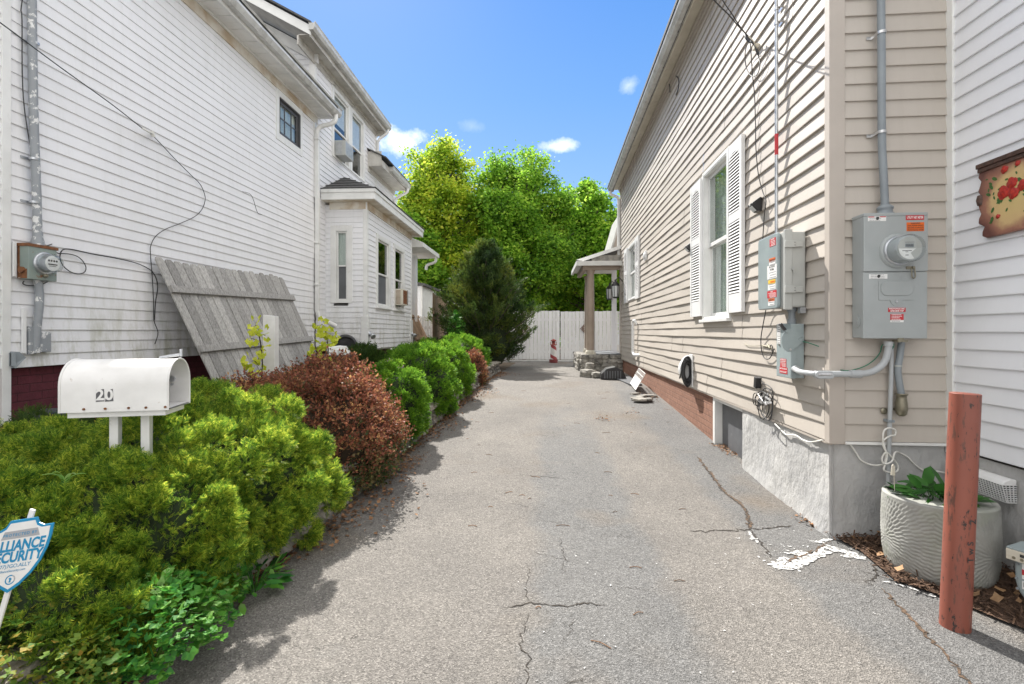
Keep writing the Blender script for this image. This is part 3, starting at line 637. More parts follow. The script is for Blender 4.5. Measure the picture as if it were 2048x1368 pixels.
# hollow body behind (blocks the light)
mb = MB(); mb.box(RW, .3, 10.6, -4.6, -4.5, 0, 5.4); mb.box(RW, 10.62, 10.68, -4.5, -.01, 0, 5.4); mb.box(FW, .6, 4.6, -.6, -.5, 0, 5.4); mb.box(RW, .55, 10.6, -4.5, -.6, .5, .55)
mb.build('rear_wall', M['tan_trim'], TH_)
mb = MB(); zE = 5.50
mb.prism([RW.w(-.1, .36, zE+.03), RW.w(-.1, -2.2, zE+1.1), RW.w(-.1, -4.9, zE-.05), RW.w(-.1, -4.9, zE-.1), RW.w(-.1, -2.2, zE+1.03), RW.w(-.1, .36, zE-.02)], RW.w(11.0, 0, 0)-RW.w(0, 0, 0))
mb.build('roof', M['shingle'], TH_)
# eave: frieze, soffit, gutter
mb = MB(); mb.box(RW, -.05, 10.75, .0, .035, 5.31, 5.42); mb.box(RW, -.05, 10.75, .035, .06, 5.36, 5.42); mb.build('frieze', M['tan_trim'], TH_, bevel=.003)
mb = MB(); mb.box(RW, -.1, 10.8, .0, .21, 5.42, 5.44); mb.box(RW, -.1, 10.8, .195, .215, 5.36, 5.50); mb.build('soffit', M['cream'], TH_, bevel=.003)
gut = MB(); prof = [(.217, 5.52), (.217, 5.375), (.30, 5.375), (.345, 5.43), (.345, 5.50), (.36, 5.52), (.35, 5.525), (.33, 5.50), (.225, 5.50)]
gut.prism([RW.w(-.1, o, z) for o, z in prof], RW.w(10.93, 0, 0)-RW.w(0, 0, 0)); gut.build('gutter', M['gutter'], TH_, bevel=.002)
mb = MB(); mb.tube([RW.w(t, .235, 5.365+.006*math.sin(t*9)) for t in lin(-.05, 10.8, 40)], .004, 5, False)
for t in lin(.5, 10.4, 12): mb.tube([RW.w(t, .235, 5.365), RW.w(t-.02, .25, 5.345), RW.w(t-.05, .235, 5.36)], .005, 5)
mb.build('eave_wire', M['blackcable'], TH_)
# downspout far end
mb = MB(); mb.tube([RW.w(10.78, .28, 5.38), RW.w(10.78, .27, 5.30), RW.w(10.72, .10, 5.20), RW.w(10.70, .07, 5.12)], .04, 10); mb.box(RW, 10.66, 10.74, .03, .10, 3.26, 5.14); mb.build('downspout', M['white'], TH_, bevel=.01)
# windows
w = window(RW, TH_, bw[0], bw[1], bw[2], bw[3], casing=.045, proud=.028, deep=.085, mat=M['white'], sash=.045, mid=.5, inner='curtain', sill=True, label='tall double hung window between the larger shutters')
window(RW, TH_, sw[0], sw[1], sw[2], sw[3], casing=.06, proud=.03, deep=.06, inner='curtain', sash=.045, sill=False, label='smaller far window beside the porch')
M['louvre_gap'] = pm('louvre_gap_shade', (0.20, 0.17, 0.14), (0.17, 0.14, 0.12), 6, .8)  # backing coloured dark for the shade in the gaps between slats
def shutter(t0, t1, z0, z1, st=.055, nsl=26):
    mb = MB(); o0, o1 = .016, .052
    mb.box(RW, t0, t0+st, o0, o1, z0, z1); mb.box(RW, t1-st, t1, o0, o1, z0, z1)
    zb, zm, zt = z0+.19, z0+(z1-z0)*.56, z1-.10
    for (a, b) in ((z0, zb), (zm-.045, zm+.045), (zt, z1)): mb.box(RW, t0+st, t1-st, o0, o1-.003, a, b)
    # arched head of the upper louvre field
    tc, hw = (t0+t1)/2, (t1-t0)/2-st
    for k in range(12):
        a0 = -hw+2*hw*k/12; a1 = -hw+2*hw*(k+1)/12; h = .075*(((a0+a1)/2/hw)**2)
        if h > .004: mb.box(RW, tc+a0, tc+a1, o0, o1-.004, zt-h, zt+.001)
    for (a, b) in ((zb, zm-.045), (zm+.045, zt)):
        n = max(3, int((b-a)/.032))
        for k in range(n):
            z = a+(b-a)*(k+.5)/n; P = [RW.w(t0+st, .040, z+.0085), RW.w(t0+st, .048, z-.0085), RW.w(t0+st, .0505, z-.0065), RW.w(t0+st, .0425, z+.0105)]
            mb.prism(P, RW.w(t1-st, 0, 0)-RW.w(t0+st, 0, 0))
    s_ = mb.build('shutter', M['white_clean'], TH_); MB().box(RW, t0+.01, t1-.01, .0155, .0215, z0+.01, z1-.01).build('backing', M['louvre_gap'], s_); return s_
shutter(1.49, 1.915, 1.60, 3.335); shutter(2.87, 3.33, 1.60, 3.325); shutter(7.50, 7.95, 2.14, 3.52, .05); shutter(9.22, 9.72, 2.14, 3.52, .05)
# foundation
fd = MB()
def stuccowall(fr, t0, t1, zt, o, bot, seed, amp=.012):
    R = random.Random(seed); nt_, nz_ = max(3, int((t1-t0)/.05)), 14; P = []
    for j in range(nz_+1):
        for i in range(nt_+1):
            t = t0+(t1-t0)*i/nt_; z0 = bot(t)-.06; z = z0+(zt-z0)*j/nz_
            e = 0 if (j == nz_) else R.uniform(-amp, amp)*.35+amp*math.sin(t*7+z*5+seed)*.5+.03*(1-j/nz_)**3
            if i in (0, nt_): e = .012*(1-j/nz_)
            P.append(fr.w(t, o+e, z))
    return P, [(j*(nt_+1)+i, j*(nt_+1)+i+1, (j+1)*(nt_+1)+i+1, (j+1)*(nt_+1)+i) for j in range(nz_) for i in range(nt_)]
gr = lambda t: gz(3.5+t)
fd.add(*stuccowall(RW, -.012, 1.60, .645, -.008, gr, 1), True); fd.add(*stuccowall(FW, -.0125, .80, .645, -.008, lambda t: 0, 2), True)
fd.box(RW, 1.60, 1.64, -.3, -.012, 0, .64)
fd.build('stucco_foundation', M['stucco'], TH_, recalc=False)
mb = MB(); mb.box(RW, 2.57, 10.65, -.2, -.028, -.05, .636); mb.build('brick_foundation', M['brick'], TH_)
mb = MB(); mb.box(RW, 1.60, 2.57, -.12, -.10, 0, .62); d = mb.build('basement_door', M['bsmt'], TH_)
mb = MB(); mb.box(RW, 2.50, 2.569, -.10, -.01, .06, .63); mb.box(RW, 1.60, 2.50, -.09, -.012, .595, .634); mb.build('door_frame', M['white'], d, bevel=.003)
# porch at the far end
PY = 14.1
mb = MB(); R = random.Random(4)
px0, px1 = 1.08, 2.2
for lay in range(4):
    z = gz(14)+.05+lay*.118
    for k in range(7):
        x = px0+.12+k*.19; rock(mb, (x+R.uniform(-.03, .03), PY+.05+R.uniform(-.03, .03), z), (.11, .14, .068), R.random(), R.uniform(-.2, .2))
    for k in range(6): rock(mb, (px0+.06, PY+.35+k*.33, z), (.13, .17, .068), R.random(), R.uniform(-.2, .2))
mb.box(G, px0+.15, px1, PY+.12, PY+2.1, .2, .74)
mb.build('porch_base', M['stone'], TH_)
mb = MB(); mb.box(G, px0+.42, px1+.03, PY-.05, PY+2.2, .755, .80); mb.build('porch_floor', M['bsmt'], TH_, bevel=.01)
for (y) in (PY+.12, PY+1.75):
    x = on_y(1181, 600, y).x if y < PY+1 else on_y(1176, 600, y).x
    mb = MB(); mb.lathe((x, y, .70), [(.165, 0), (.165, .05), (.15, .09), (.15, .12), (.125, .16), (.112, .19), (.115, .9), (.105, 1.8), (.098, 2.32), (.105, 2.35), (.115, 2.37), (.115, 2.40), (.13, 2.42), (.13, 2.45)], 28)
    c_ = mb.build('porch_column', M['column'], TH_)
    MB().lathe((x, y, .70), [(.175, -.02), (.175, .06), (.155, .10), (.155, .125), (.13, .165), (.118, .19)], 28).build('column_base', M['cream'], c_)
rx0 = .98
mb = MB(); mb.box(G, rx0+.14, 2.2, PY-.02, PY+.10, 3.14, 3.28); mb.box(G, rx0+.14, rx0+.26, PY+.101, PY+2.1, 3.14, 3.28); mb.build('porch_beam', M['column'], TH_, bevel=.004)
mb = MB(); mb.box(G, rx0+.26, 2.2, PY+.10, PY+2.1, 3.27, 3.285); mb.box(G, rx0+.0, rx0+.139, PY-.2, PY+2.1, 3.285, 3.295); mb.box(G, rx0+.14, 2.3, PY-.2, PY-.021, 3.285, 3.295); mb.build('porch_soffit', M['white'], TH_)
mb = MB(); mb.prism([(rx0, PY-.22, 3.23), (rx0-.04, PY-.27, 3.35), (rx0-.04, PY-.20, 3.35), (rx0, PY-.20, 3.23)], (2.32-rx0, 0, 0)); mb.box(G, rx0-.05, rx0+.02, PY-.2, PY+2.15, 3.24, 3.36); mb.build('porch_gutter', M['white'], TH_, bevel=.004)
mb = MB(); mb.prism([(rx0-.03, PY+.02, 3.37), (2.25, PY+.02, 3.78), (2.25, PY+.02, 3.82), (rx0-.03, PY+.02, 3.41)], (0, 2.1, 0)); mb.build('porch_roof', M['shingle'], TH_)
mb = MB(); mb.prism([(rx0+.15, PY-.0, 3.38), (2.22, PY-.0, 3.73), (2.22, PY-.0, 3.83), (rx0-.03, PY-.0, 3.42)], (0, -.03, 0)); mb.build('porch_rake', M['white'], TH_)
mb = MB(); mb.box(G, rx0+.4, 2.2, PY+.03, PY+.05, 3.3, 3.55); mb.build('porch_gable', M['stone'], TH_)
mb = siding(Fr((2.06, PY+1.0), (1, 0), (0, -1)), 0, .15, .75, 3.4, .11, .012); mb.build('porch_end_wall', M['white_r'], TH_, recalc=False)
mb = MB(); mb.box(G, 2.16, 2.22, PY-.05, PY+.12, .75, 3.4); mb.build('door_casing', M['tan_trim'], TH_)
# higher rear gable roof seen past the downspout
mb = MB(); mb.prism([(2.12, 15.4, 3.95), (2.42, 15.4, 5.05), (2.6, 15.4, 5.05), (2.6, 15.4, 3.95)], (0, 2.0, 0)); mb.build('rear_gable', M['tan_trim'], TH_)
mb = MB(); mb.prism([(2.06, 15.3, 3.9), (2.40, 15.3, 5.1), (2.46, 15.3, 5.1), (2.12, 15.3, 3.9)], (0, 2.2, 0)); mb.build('rear_rake', M['gutter'], TH_)
# ================================================================== WHITE BUILDING (right edge)
WH = thing('white_building', 'bright white vinyl sided wall beside the rusty bollard and round planter', 'house', (3.6, 1, 0))
siding(WW, .05, 6.0, .64, 6.4, .1085, .016, seed=8).build('siding', M['white_r'], WH, recalc=False)
mb = MB(); mb.box(WW, -.01, .05, -.02, .024, .60, 6.4); mb.build('corner_board', M['white'], WH, bevel=.003)
fd = MB(); fd.add(*stuccowall(WW, -.02, 6.0, .62, -.012, lambda t: 0, 3), True); fd.build('stucco_foundation', M['stucco'], WH, recalc=False)
mb = MB(); mb.box(WW, 0, 6, -3, -2.9, 0, 6.4); mb.box(WW, -.0, 6, -3, -.02, 6.38, 6.5); mb.box(WW, 5.95, 6, -3, -.02, 0, 6.4); mb.build('rear_wall', M['white'], WH)
# ================================================================== WHITE HOUSE (left)
LH = thing('white_house', 'two storey white clapboard house with a bay window along the left of the drive', 'house', (-7, 7, 0))
CL = .107
ZB = 1.10
lw = (8.10, 8.80, 4.72, 5.32)
siding(LW, 3.87, 9.40, ZB, 5.62, CL, .011, [lw], seed=11, wav=.003).build('siding', M['white_l'], LH, recalc=False)
siding(LW, -2.0, 3.80, ZB, 5.62, CL, .013, seed=12).build('siding', M['white_l'], LH, recalc=False)
uw1 = (10.28, 11.08, 5.12, 6.50); uw2 = (11.28, 12.02, 5.12, 6.50)
siding(LW, 9.46, 13.0, 4.2, 6.72, CL, .013, [uw1, uw2], seed=13, wav=.003).build('siding', M['white_l'], LH, recalc=False)
siding(LW, 9.46, 9.92, ZB, 4.2, CL, .013, seed=14).build('siding', M['white_l'], LH, recalc=False)
siding(LW, 13.0, 14.6, ZB, 5.62, CL, .013, seed=15).build('siding', M['white_l'], LH, recalc=False)
# front gable face of the tall part
GF = Fr((-4.4, 9.40), (-1, 0), (0, -1))
siding(GF, .05, 4.0, 5.7, 8.4, CL, .013, seed=16, clip=lambda z: (max(0, (z-6.74)/.56), 5)).build('gable_siding', M['white_l'], LH, recalc=False)
for bx in (((LW, 3.80, 3.87, -.02, .022, .25, 5.62),), ((LW, 9.375, 9.455, -.02, .025, 4.0, 6.72), (GF, .0, .09, 0.0, .024, 5.7, 6.72)), ((LW, 12.92, 13.0, -.0, .022, 4.2, 6.72),), ((LW, 14.55, 14.63, -.02, .022, 1.0, 5.6),)):
    mb = MB()
    for q in bx: mb.box(*q)
    mb.build('corner_board', M['white'], LH, bevel=.003)
# lower eave
mb = MB(); mb.box(LW, -2, 9.50, 0, .028, 5.44, 5.62); mb.build('frieze', M['stained'], LH, bevel=.003)
mb = MB(); mb.box(LW, -2, 9.54, .028, .05, 5.575, 5.62); mb.box(LW, -2, 9.56, .32, .345, 5.56, 5.72); mb.box(LW, 9.50, 9.56, 0, .32, 5.57, 5.74); mb.build('eave_trim', M['white'], LH, bevel=.003)
mb = MB(); y = -2.0
while y < 9.5:
    mb.box(LW, y, min(y+.142, 9.54), .05, .32, 5.600+.003*(int(y*20) % 2), 5.61); y += .15
mb.box(LW, -2, 9.54, .0, .33, 5.612, 5.62); mb.build('soffit', M['white'], LH)
prof = [(.347, 5.755), (.347, 5.60), (.43, 5.60), (.47, 5.66), (.47, 5.73), (.49, 5.755), (.48, 5.76), (.455, 5.73), (.36, 5.73)]
mb = MB(); mb.prism([LW.w(-2, o, z) for o, z in prof], (0, 11.6, 0)); mb.build('gutter', M['gutter'], LH, bevel=.002)
mb = MB(); mb.prism([(-3.93, -2, 5.76), (-7.6, -2, 7.2), (-11, -2, 5.76), (-11, -2, 5.70), (-7.6, -2, 7.13), (-3.93, -2, 5.70)], (0, 11.42, 0)); mb.build('roof', M['shingle'], LH)
# tall part eave, rake, roof
mb = MB(); mb.box(LW, 8.72, 13.04, .0, .03, 6.56, 6.73); mb.box(LW, 8.72, 13.05, .03, .24, 6.73, 6.745); mb.box(LW, 8.70, 13.06, .24, .262, 6.68, 6.87); mb.box(LW, 9.36, 13.04, .03, .06, 6.66, 6.73); mb.box(LW, 13.0, 13.06, -.6, .24, 6.6, 6.85)
mb.build('upper_eave', M['fascia'], LH, bevel=.003)
prof = [(.265, 6.90), (.265, 6.76), (.34, 6.76), (.375, 6.81), (.375, 6.87), (.39, 6.90), (.38, 6.905), (.36, 6.88), (.27, 6.88)]
mb = MB(); mb.prism([LW.w(8.62, o, z) for o, z in prof], (0, 4.5, 0)); mb.build('upper_gutter', M['gutter'], LH, bevel=.002)
def rk(o0, z0, h, y0, y1, L=4.0, s=.56):
    return MB().prism([(-4.4+o0, y0, z0), (-4.4+o0-L, y0, z0+L*s), (-4.4+o0-L, y0, z0+L*s+h), (-4.4+o0, y0, z0+h)], (0, y1-y0, 0))
rk(.27, 6.70, .17, 8.68, 8.71).build('rake_board', M['white'], LH); rk(.10, 6.56, .22, 9.34, 9.38).build('rake_frieze', M['white'], LH)
MB().prism([(-4.42, 9.42, 5.7), (-8.3, 9.42, 5.7), (-8.3, 9.42, 8.85), (-4.42, 9.42, 6.69)], (0, .02, 0)).build('gable_sheathing', M['white'], LH)
rk(.24, 6.735, .015, 8.711, 9.38).build('rake_soffit', M['fascia'], LH); rk(.30, 6.885, .035, 8.63, 13.1).build('upper_roof', M['shingle'], LH)
mb = MB(); mb.prism([(-8.3, 8.6, 9.06), (-12, 8.6, 7), (-12, 8.6, 6.96), (-8.3, 8.6, 9.02)], (0, 4.5, 0)); mb.box(G, -8, -7.9, 9.4, 14.5, 1, 7); mb.box(G, -8, -4.42, 13.02, 13.04, 1, 7); mb.box(G, -8, -4.42, -2, -1.98, .3, 5.7); mb.box(G, -8, -7.9, -2, 9.4, .3, 5.7); mb.box(G, -8, -4.42, 14.55, 14.58, 1, 5.7); mb.build('rear_wall', M['white'], LH)
mb = MB(); mb.tube([LW.w(13.02, .31, 6.76), LW.w(13.02, .30, 6.68), LW.w(12.98, .12, 6.52), LW.w(12.97, .07, 6.44)], .038, 8); mb.box(LW, 12.93, 13.01, .03, .09, 5.95, 6.46); mb.build('upper_downspout', M['white'], LH, bevel=.01)
# rear eave return past the tall part
mb = MB(); mb.box(LW, 12.35, 14.6, 0, .03, 5.45, 5.58); mb.box(LW, 12.35, 14.6, .0, .38, 5.58, 5.60); mb.box(LW, 12.35, 14.6, .355, .385, 5.56, 5.72); mb.box(LW, 12.35, 12.38, .0, .356, 5.601, 5.95); mb.build('rear_eave', M['fascia'], LH, bevel=.003)
prof = [(.387, 5.755), (.387, 5.62), (.46, 5.62), (.49, 5.67), (.49, 5.73), (.51, 5.755), (.47, 5.73), (.39, 5.73)]
mb = MB(); mb.prism([LW.w(12.9, o, z) for o, z in prof], (0, 1.75, 0)); mb.build('rear_gutter', M['gutter'], LH, bevel=.002)
mb = MB(); mb.prism([(-3.9, 12.30, 5.76), (-4.4, 12.30, 6.0), (-4.4, 12.30, 6.03), (-3.9, 12.30, 5.79)], (0, 2.35, 0)); mb.prism([(-3.9, 13.1, 5.76), (-7.6, 13.1, 7.3), (-7.6, 13.1, 7.33), (-3.9, 13.1, 5.79)], (0, 1.5, 0)); mb.build('rear_roof', M['shingle'], LH)
mb = MB(); mb.tube([LW.w(14.5, .43, 5.63), LW.w(14.5, .42, 5.52), LW.w(14.5, .2, 5.40), LW.w(14.5, .07, 5.30), LW.w(14.5, .06, 5.2)], .042, 8); mb.box(LW, 14.46, 14.54, .02, .09, 3.9, 5.22); mb.build('rear_downspout', M['white'], LH, bevel=.01)
# front downspout at the corner
mb = MB(); mb.tube([LW.w(9.46, .40, 5.62), LW.w(9.46, .40, 5.52), LW.w(9.45, .34, 5.44), LW.w(9.43, .14, 5.38), LW.w(9.40, .07, 5.30), LW.w(9.40, .065, 5.18)], .043, 10)
mb.box(LW, 9.36, 9.44, .03, .10, 1.78, 5.22)
for z in (5.10, 3.1, 2.3): mb.box(LW, 9.33, 9.47, .025, .108, z, z+.03)
mb.tube([LW.w(9.40, .065, 1.80), LW.w(9.40, .09, 1.70), LW.w(9.47, .22, 1.60), LW.w(9.60, .34, 1.52)], .045, 10, False)
mb.build('downspout', M['white'], LH, bevel=.008)
# windows
window(LW, LH, lw[0], lw[1], lw[2], lw[3], casing=.0, proud=.03, deep=.04, mat=M['bronze'], sash=.05, mid=1.0, glass=M['glass'], inner='curtain', sill=False, grid=(3, 2), label='small dark framed six pane window under the lower eave')
mb = MB(); mb.box(LW, 8.0, 8.1, -.01, .022, 4.6, 5.44); mb.box(LW, 8.8, 8.9, -.01, .022, 4.6, 5.44); mb.box(LW, 8.1, 8.8, -.01, .021, 4.6, 4.72); mb.box(LW, 8.1, 8.8, -.01, .021, 5.34, 5.44); mb.build('window_casing', M['white'], LH, bevel=.003)
window(LW, LH, *uw1, casing=.09, proud=.03, deep=.05, inner='shade', cw=5.92, glass=M['glassdark'], upper=M['glassclear'], sill=False, mid=.45, label='upper window holding the air conditioner')
window(LW, LH, *uw2, casing=.09, proud=.03, deep=.05, inner='shade', cw=5.75, glass=M['glassdark'], upper=M['glassclear'], sill=False, mid=.45, label='upper window without an air conditioner')
# foundation
mb = MB(); mb.box(LW, -2, 9.9, -.3, -.06, -.1, 1.10); mb.build('brick_foundation', M['maroon'], LH)
mb = MB(); mb.box(LW, 9.9, 14.6, -.35, -.1, -.1, 1.1); mb.build('brick_foundation', M['maroon'], LH)
# bay
BX, BY0, BY1, BZ0, BZ1 = -3.55, 9.90, 13.35, 1.05, 4.02
BE = Fr((BX, 0), (0, 1), (1, 0)); BS = Fr((-4.4, BY0), (1, 0), (0, -1))
bs1 = (.20, .46, 1.98, 3.50); b1 = (10.55, 11.35, 1.98, 3.42); b2 = (11.80, 12.55, 1.98, 3.42)
siding(BS, .0, .80, BZ0, BZ1-.05, CL, .013, [(bs1[0]-.02, bs1[1]+.02, bs1[2]-.05, bs1[3]+.06)], seed=21).build('bay_siding', M['white_l'], LH, recalc=False)
siding(BE, BY0+.06, BY1-.06, BZ0, BZ1-.05, CL, .013, [b1, b2], seed=22).build('bay_siding', M['white_l'], LH, recalc=False)
mb = MB(); mb.box(BE, BY0-.02, BY0+.065, -.05, .022, BZ0-.02, BZ1); mb.box(BS, .79, .83, -.03, .022, BZ0-.02, BZ1); mb.box(BE, BY0-.035, BY0+.10, -.10, .045, .62, 1.72)
mb.build('bay_corner_board', M['white'], LH, bevel=.004)
mb = MB(); mb.box(BE, BY1-.065, BY1+.01, -.05, .022, BZ0-.02, BZ1); mb.box(BE, BY1-.18, BY1+.02, -.10, .045, .62, 1.72)
mb.build('bay_corner_board', M['white'], LH, bevel=.004)
mb = MB(); mb.box(G, -4.4, BX-.02, BY0+.02, BY1, BZ0-.03, BZ0-.01); mb.box(G, -4.4, BX-.02, BY1-.02, BY1, BZ0, BZ1); mb.box(G, -4.4, BX-.04, BY0+.3, BY0+.33, BZ0, BZ1); mb.build('bay_floor', M['white'], LH)
ov = .22
mb = MB(); mb.box(G, -4.40, BX+ov, BY0-ov, BY1+.30, BZ1+.0, BZ1+.02); mb.box(BS, .1, .84, .0, .03, BZ1-.14, BZ1-.002); mb.box(BE, BY0, BY1, .0, .03, BZ1-.14, BZ1-.002); mb.build('bay_soffit', M['stained'], LH)
mb = MB(); mb.box(G, -4.38, BX+ov+.03, BY0-ov-.03, BY0-ov, BZ1+.0, BZ1+.20); mb.box(G, BX+ov, BX+ov+.03, BY0-ov, BY1+.33, BZ1+.0, BZ1+.20); mb.box(G, -4.38, BX+ov+.045, BY0-ov-.05, BY0-ov-.031, BZ1+.135, BZ1+.21); mb.box(G, BX+ov+.031, BX+ov+.05, BY0-ov-.05, BY1+.33, BZ1+.135, BZ1+.21); mb.build('bay_fascia', M['white'], LH, bevel=.006)
mb = MB(); z0, z1 = BZ1+.21, BZ1+.82; a = (-4.38, BY0-ov-.05, z0); b = (BX+ov+.06, BY0-ov-.06, z0); c = (BX+ov+.06, BY1+.35, z0); d = (-4.38, BY1+.35, z0); e = (-4.385, BY0+.95, z1); f = (-4.385, BY1-.5, z1)
mb.add([a, b, c, d, e, f], [(0, 1, 4), (1, 2, 5, 4), (2, 3, 5), (0, 3, 2, 1)]);
for k in range(5):   # shingle courses
    t = k/5; p0, p1 = Vector(a).lerp(Vector(e), t), Vector(b).lerp(Vector(e), t); mb.bar(p0+Vector((0, 0, .012)), p1+Vector((0, 0, .012)), .02, .012); p2 = Vector(b).lerp(Vector(f), t); q2 = Vector(c).lerp(Vector(f), t); mb.bar(p2+Vector((0, 0, .012)), q2+Vector((0, 0, .012)), .02, .012)
mb.build('bay_roof', M['shingle'], LH)
window(BS, LH, bs1[0]+.02, bs1[1]+.0, bs1[2]+.05, bs1[3]-.05, casing=.105, proud=.022, deep=.04, inner='curtain', sash=.03, sill=False, label='narrow window on the near side of the bay', lower=M['screen'], mid=.5)
window(BE, LH, *b1, casing=.09, proud=.03, deep=.05, inner='none', glass=M['glassdark'], lower=M['screen'], mid=.48, label='left window of the long bay face')
window(BE, LH, *b2, casing=.09, proud=.03, deep=.05, inner='none', glass=M['glassdark'], mid=.48, label='window of the long bay face with the air conditioner')
# one storey rear piece beyond the bay with its own gutter
mb = MB(); mb.box(G, -4.4, -3.78, 14.7, 14.95, 0.3, 3.7); mb.build('rear_wing', M['white_l'], LH)
mb = MB(); mb.prism([(-3.35, 13.9, 3.80), (-3.35, 13.9, 3.92), (-4.4, 13.9, 4.35), (-4.4, 13.9, 3.78)], (0, 2.2, 0)); mb.build('rear_wing_roof', M['white'], LH, bevel=.005)
mb = MB(); mb.tube([(-3.42, 15.9, 3.8), (-3.45, 15.9, 3.65), (-3.7, 15.9, 3.55), (-3.74, 15.9, 3.4)], .045, 8); mb.build('rear_wing_downspout', M['white'], LH)
# ================================================================== things on the walls
def text(s, size, P, X, Y, m, parent, bold=0.0, align='CENTER', shear=0.0, name='lettering', track=1.0, fit=None):
    """flat lettering centred at P, reading along X with Y upwards"""
    cu = bpy.data.curves.new('t', 'FONT'); cu.body = s; cu.size = size; cu.align_x = align; cu.align_y = 'CENTER'; cu.offset = bold; cu.shear = shear; cu.space_character = track; cu.resolution_u = 3
    o = bpy.data.objects.new('t', cu); COL.objects.link(o); dg = bpy.context.evaluated_depsgraph_get(); me = bpy.data.meshes.new_from_object(o.evaluated_get(dg)); bpy.data.objects.remove(o)
    X, Y, P = Vector(X).normalized(), Vector(Y).normalized(), Vector(P); org = root_loc(parent)
    k = 1.0
    if fit and len(me.vertices):
        w_ = max(v.co.x for v in me.vertices)-min(v.co.x for v in me.vertices); k = min(1.0, fit/w_)
    for v in me.vertices: v.co = P+X*v.co.x*k+Y*v.co.y-org
    me.materials.clear(); me.materials.append(m)
    t = bpy.data.objects.new(name, me); COL.objects.link(t); t.parent = parent; return t
Rx, Fx, Uz = -Vector((sa, ca, 0)), Vector((ca, -sa, 0)), Vector((0, 0, 1))
def label_on(fr, X, t, z, w, h, o, m, parent, name='sticker', stripes=(), lines=0, lm=None, title=None, tm=None, tsize=None, bold=.0004):
    """sticker centred on (t,z) proud of plane o"""
    mb = MB(); mb.box(fr, t-w/2, t+w/2, o, o+.0012, z-h/2, z+h/2); st = mb.build(name, m, parent)
    if title:
        rows = title if isinstance(title, list) else [title]; ts = tsize or h/len(rows)*.8
        for i, r in enumerate(rows):
            zz = z+h/2-(i+.5)*h/len(rows) if not lines else z+h/2-(i+.6)*ts*1.1
            text(r, ts, fr.w(t, o+.0022, zz), X, Uz, tm or M['paper'], st, bold, fit=w*.9)
    if lines:
        R = random.Random(int(t*1000+z*777)); q = MB(); top = z+h/2-(len(title if isinstance(title, list) else [title])*(tsize or .01)*1.2 if title else 0)
        n = lines; hh = (top-(z-h/2))/n
        for i in range(n):
            zz = top-(i+.5)*hh; a = t-w*.42; b = t+w*(.42-R.random()*.25); x = a
            while x < b: l = R.uniform(.08, .2)*w; q.box(fr, x, min(b, x+l), o+.0014, o+.0018, zz-hh*.18, zz+hh*.18); x += l+.02*w
        q.build('small_print', lm or M['ink'], st)
    return st
# ---- utility meter box on the narrow front wall
mt0, mt1, mz0, mz1, md = .125, .508, 1.358, 2.168, .15
UB = thing('utility_meter_box', 'tall grey meter main box with round glass meter and red stickers on the front wall', 'meter box', FW.w(.31, .08, mz0))
mb = MB(); mb.box(FW, mt0, mt1, .016, md-.018, mz0+.004, mz1-.012); mb.build('enclosure', M['boxgrey'], UB, bevel=.004)
mb = MB(); mb.box(FW, mt0-.004, mt1+.004, .0165, md, mz1-.022, mz1); mb.build('rain_lip', M['boxgrey'], UB, bevel=.004)
zsm = 1.787
MB().box(FW, mt0-.003, mt1+.003, md-.030, md, zsm+.003, mz1-.0225).build('upper_cover', M['boxgrey'], UB, bevel=.004)
MB().box(FW, mt0-.003, mt1+.003, md-.030, md-.006, mz0, zsm).build('lower_cover', M['boxgrey'], UB, bevel=.004)
mc = FW.pix(1800, 502, md); T_, Z_ = mc; T_ -= .016
MT = MB(); MT.lathe(FW.w(T_, md, Z_), [(.112, 0), (.108, .012), (.100, .018), (.096, .018)], 40, (-sa, -ca, 0)); mring = MT.build('meter_collar', M['boxgrey'], UB)
ax = (-sa, -ca, 0)
MB().lathe(FW.w(T_, md+.01, Z_), [(.095, 0), (.096, .012), (.092, .02), (.088, .022)], 40, ax).build('meter_ring', M['galv'], UB)
met = MB().lathe(FW.w(T_, md+.03, Z_), [(.080, 0), (.080, .075), (.075, .082)], 40, ax).build('meter', M['pvc'], UB)
MB().lathe(FW.w(T_, md+.025, Z_), [(.087, 0), (.086, .10), (.082, .112), (.070, .118), (.0, .1185)], 40, ax).build('glass_cover', M['meterglass'], met)
MB().lathe(FW.w(T_, md+.113, Z_), [(.070, 0), (.070, .0006)], 40, ax).build('dial_plate', M['boxwhite'], met)
n = 24; pts = [FW.w(T_+.066*math.cos(math.pi+math.pi*.62*i/n), md+.1148, Z_-.002+.066*math.sin(math.pi+math.pi*.62*i/n)) for i in range(n+1)]+[FW.w(T_+.004, md+.1148, Z_-.030), FW.w(T_+.035, md+.1148, Z_-.002)]
MB().poly(pts).build('dial_label', M['paper'], met)
MB().box(FW, T_-.028, T_+.022, md+.1143, md+.1155, Z_+.006, Z_+.028).build('display', M['pvcdark'], met)
text('88888', .018, FW.w(T_-.003, md+.1162, Z_+.0165), Fx, Uz, M['ink'], met)
q = MB(); q.box(FW, T_-.045, T_+.010, md+.1150, md+.1153, Z_-.018, Z_-.014); q.box(FW, T_-.027, T_-.010, md+.1150, md+.1153, Z_-.025, Z_-.022); q.box(FW, T_-.027, T_-.008, md+.1150, md+.1153, Z_-.045, Z_-.041); q.box(FW, T_-.03, T_+.026, md+.1150, md+.1153, Z_+.036, Z_+.038); q.build('dial_print', M['ink'], met)
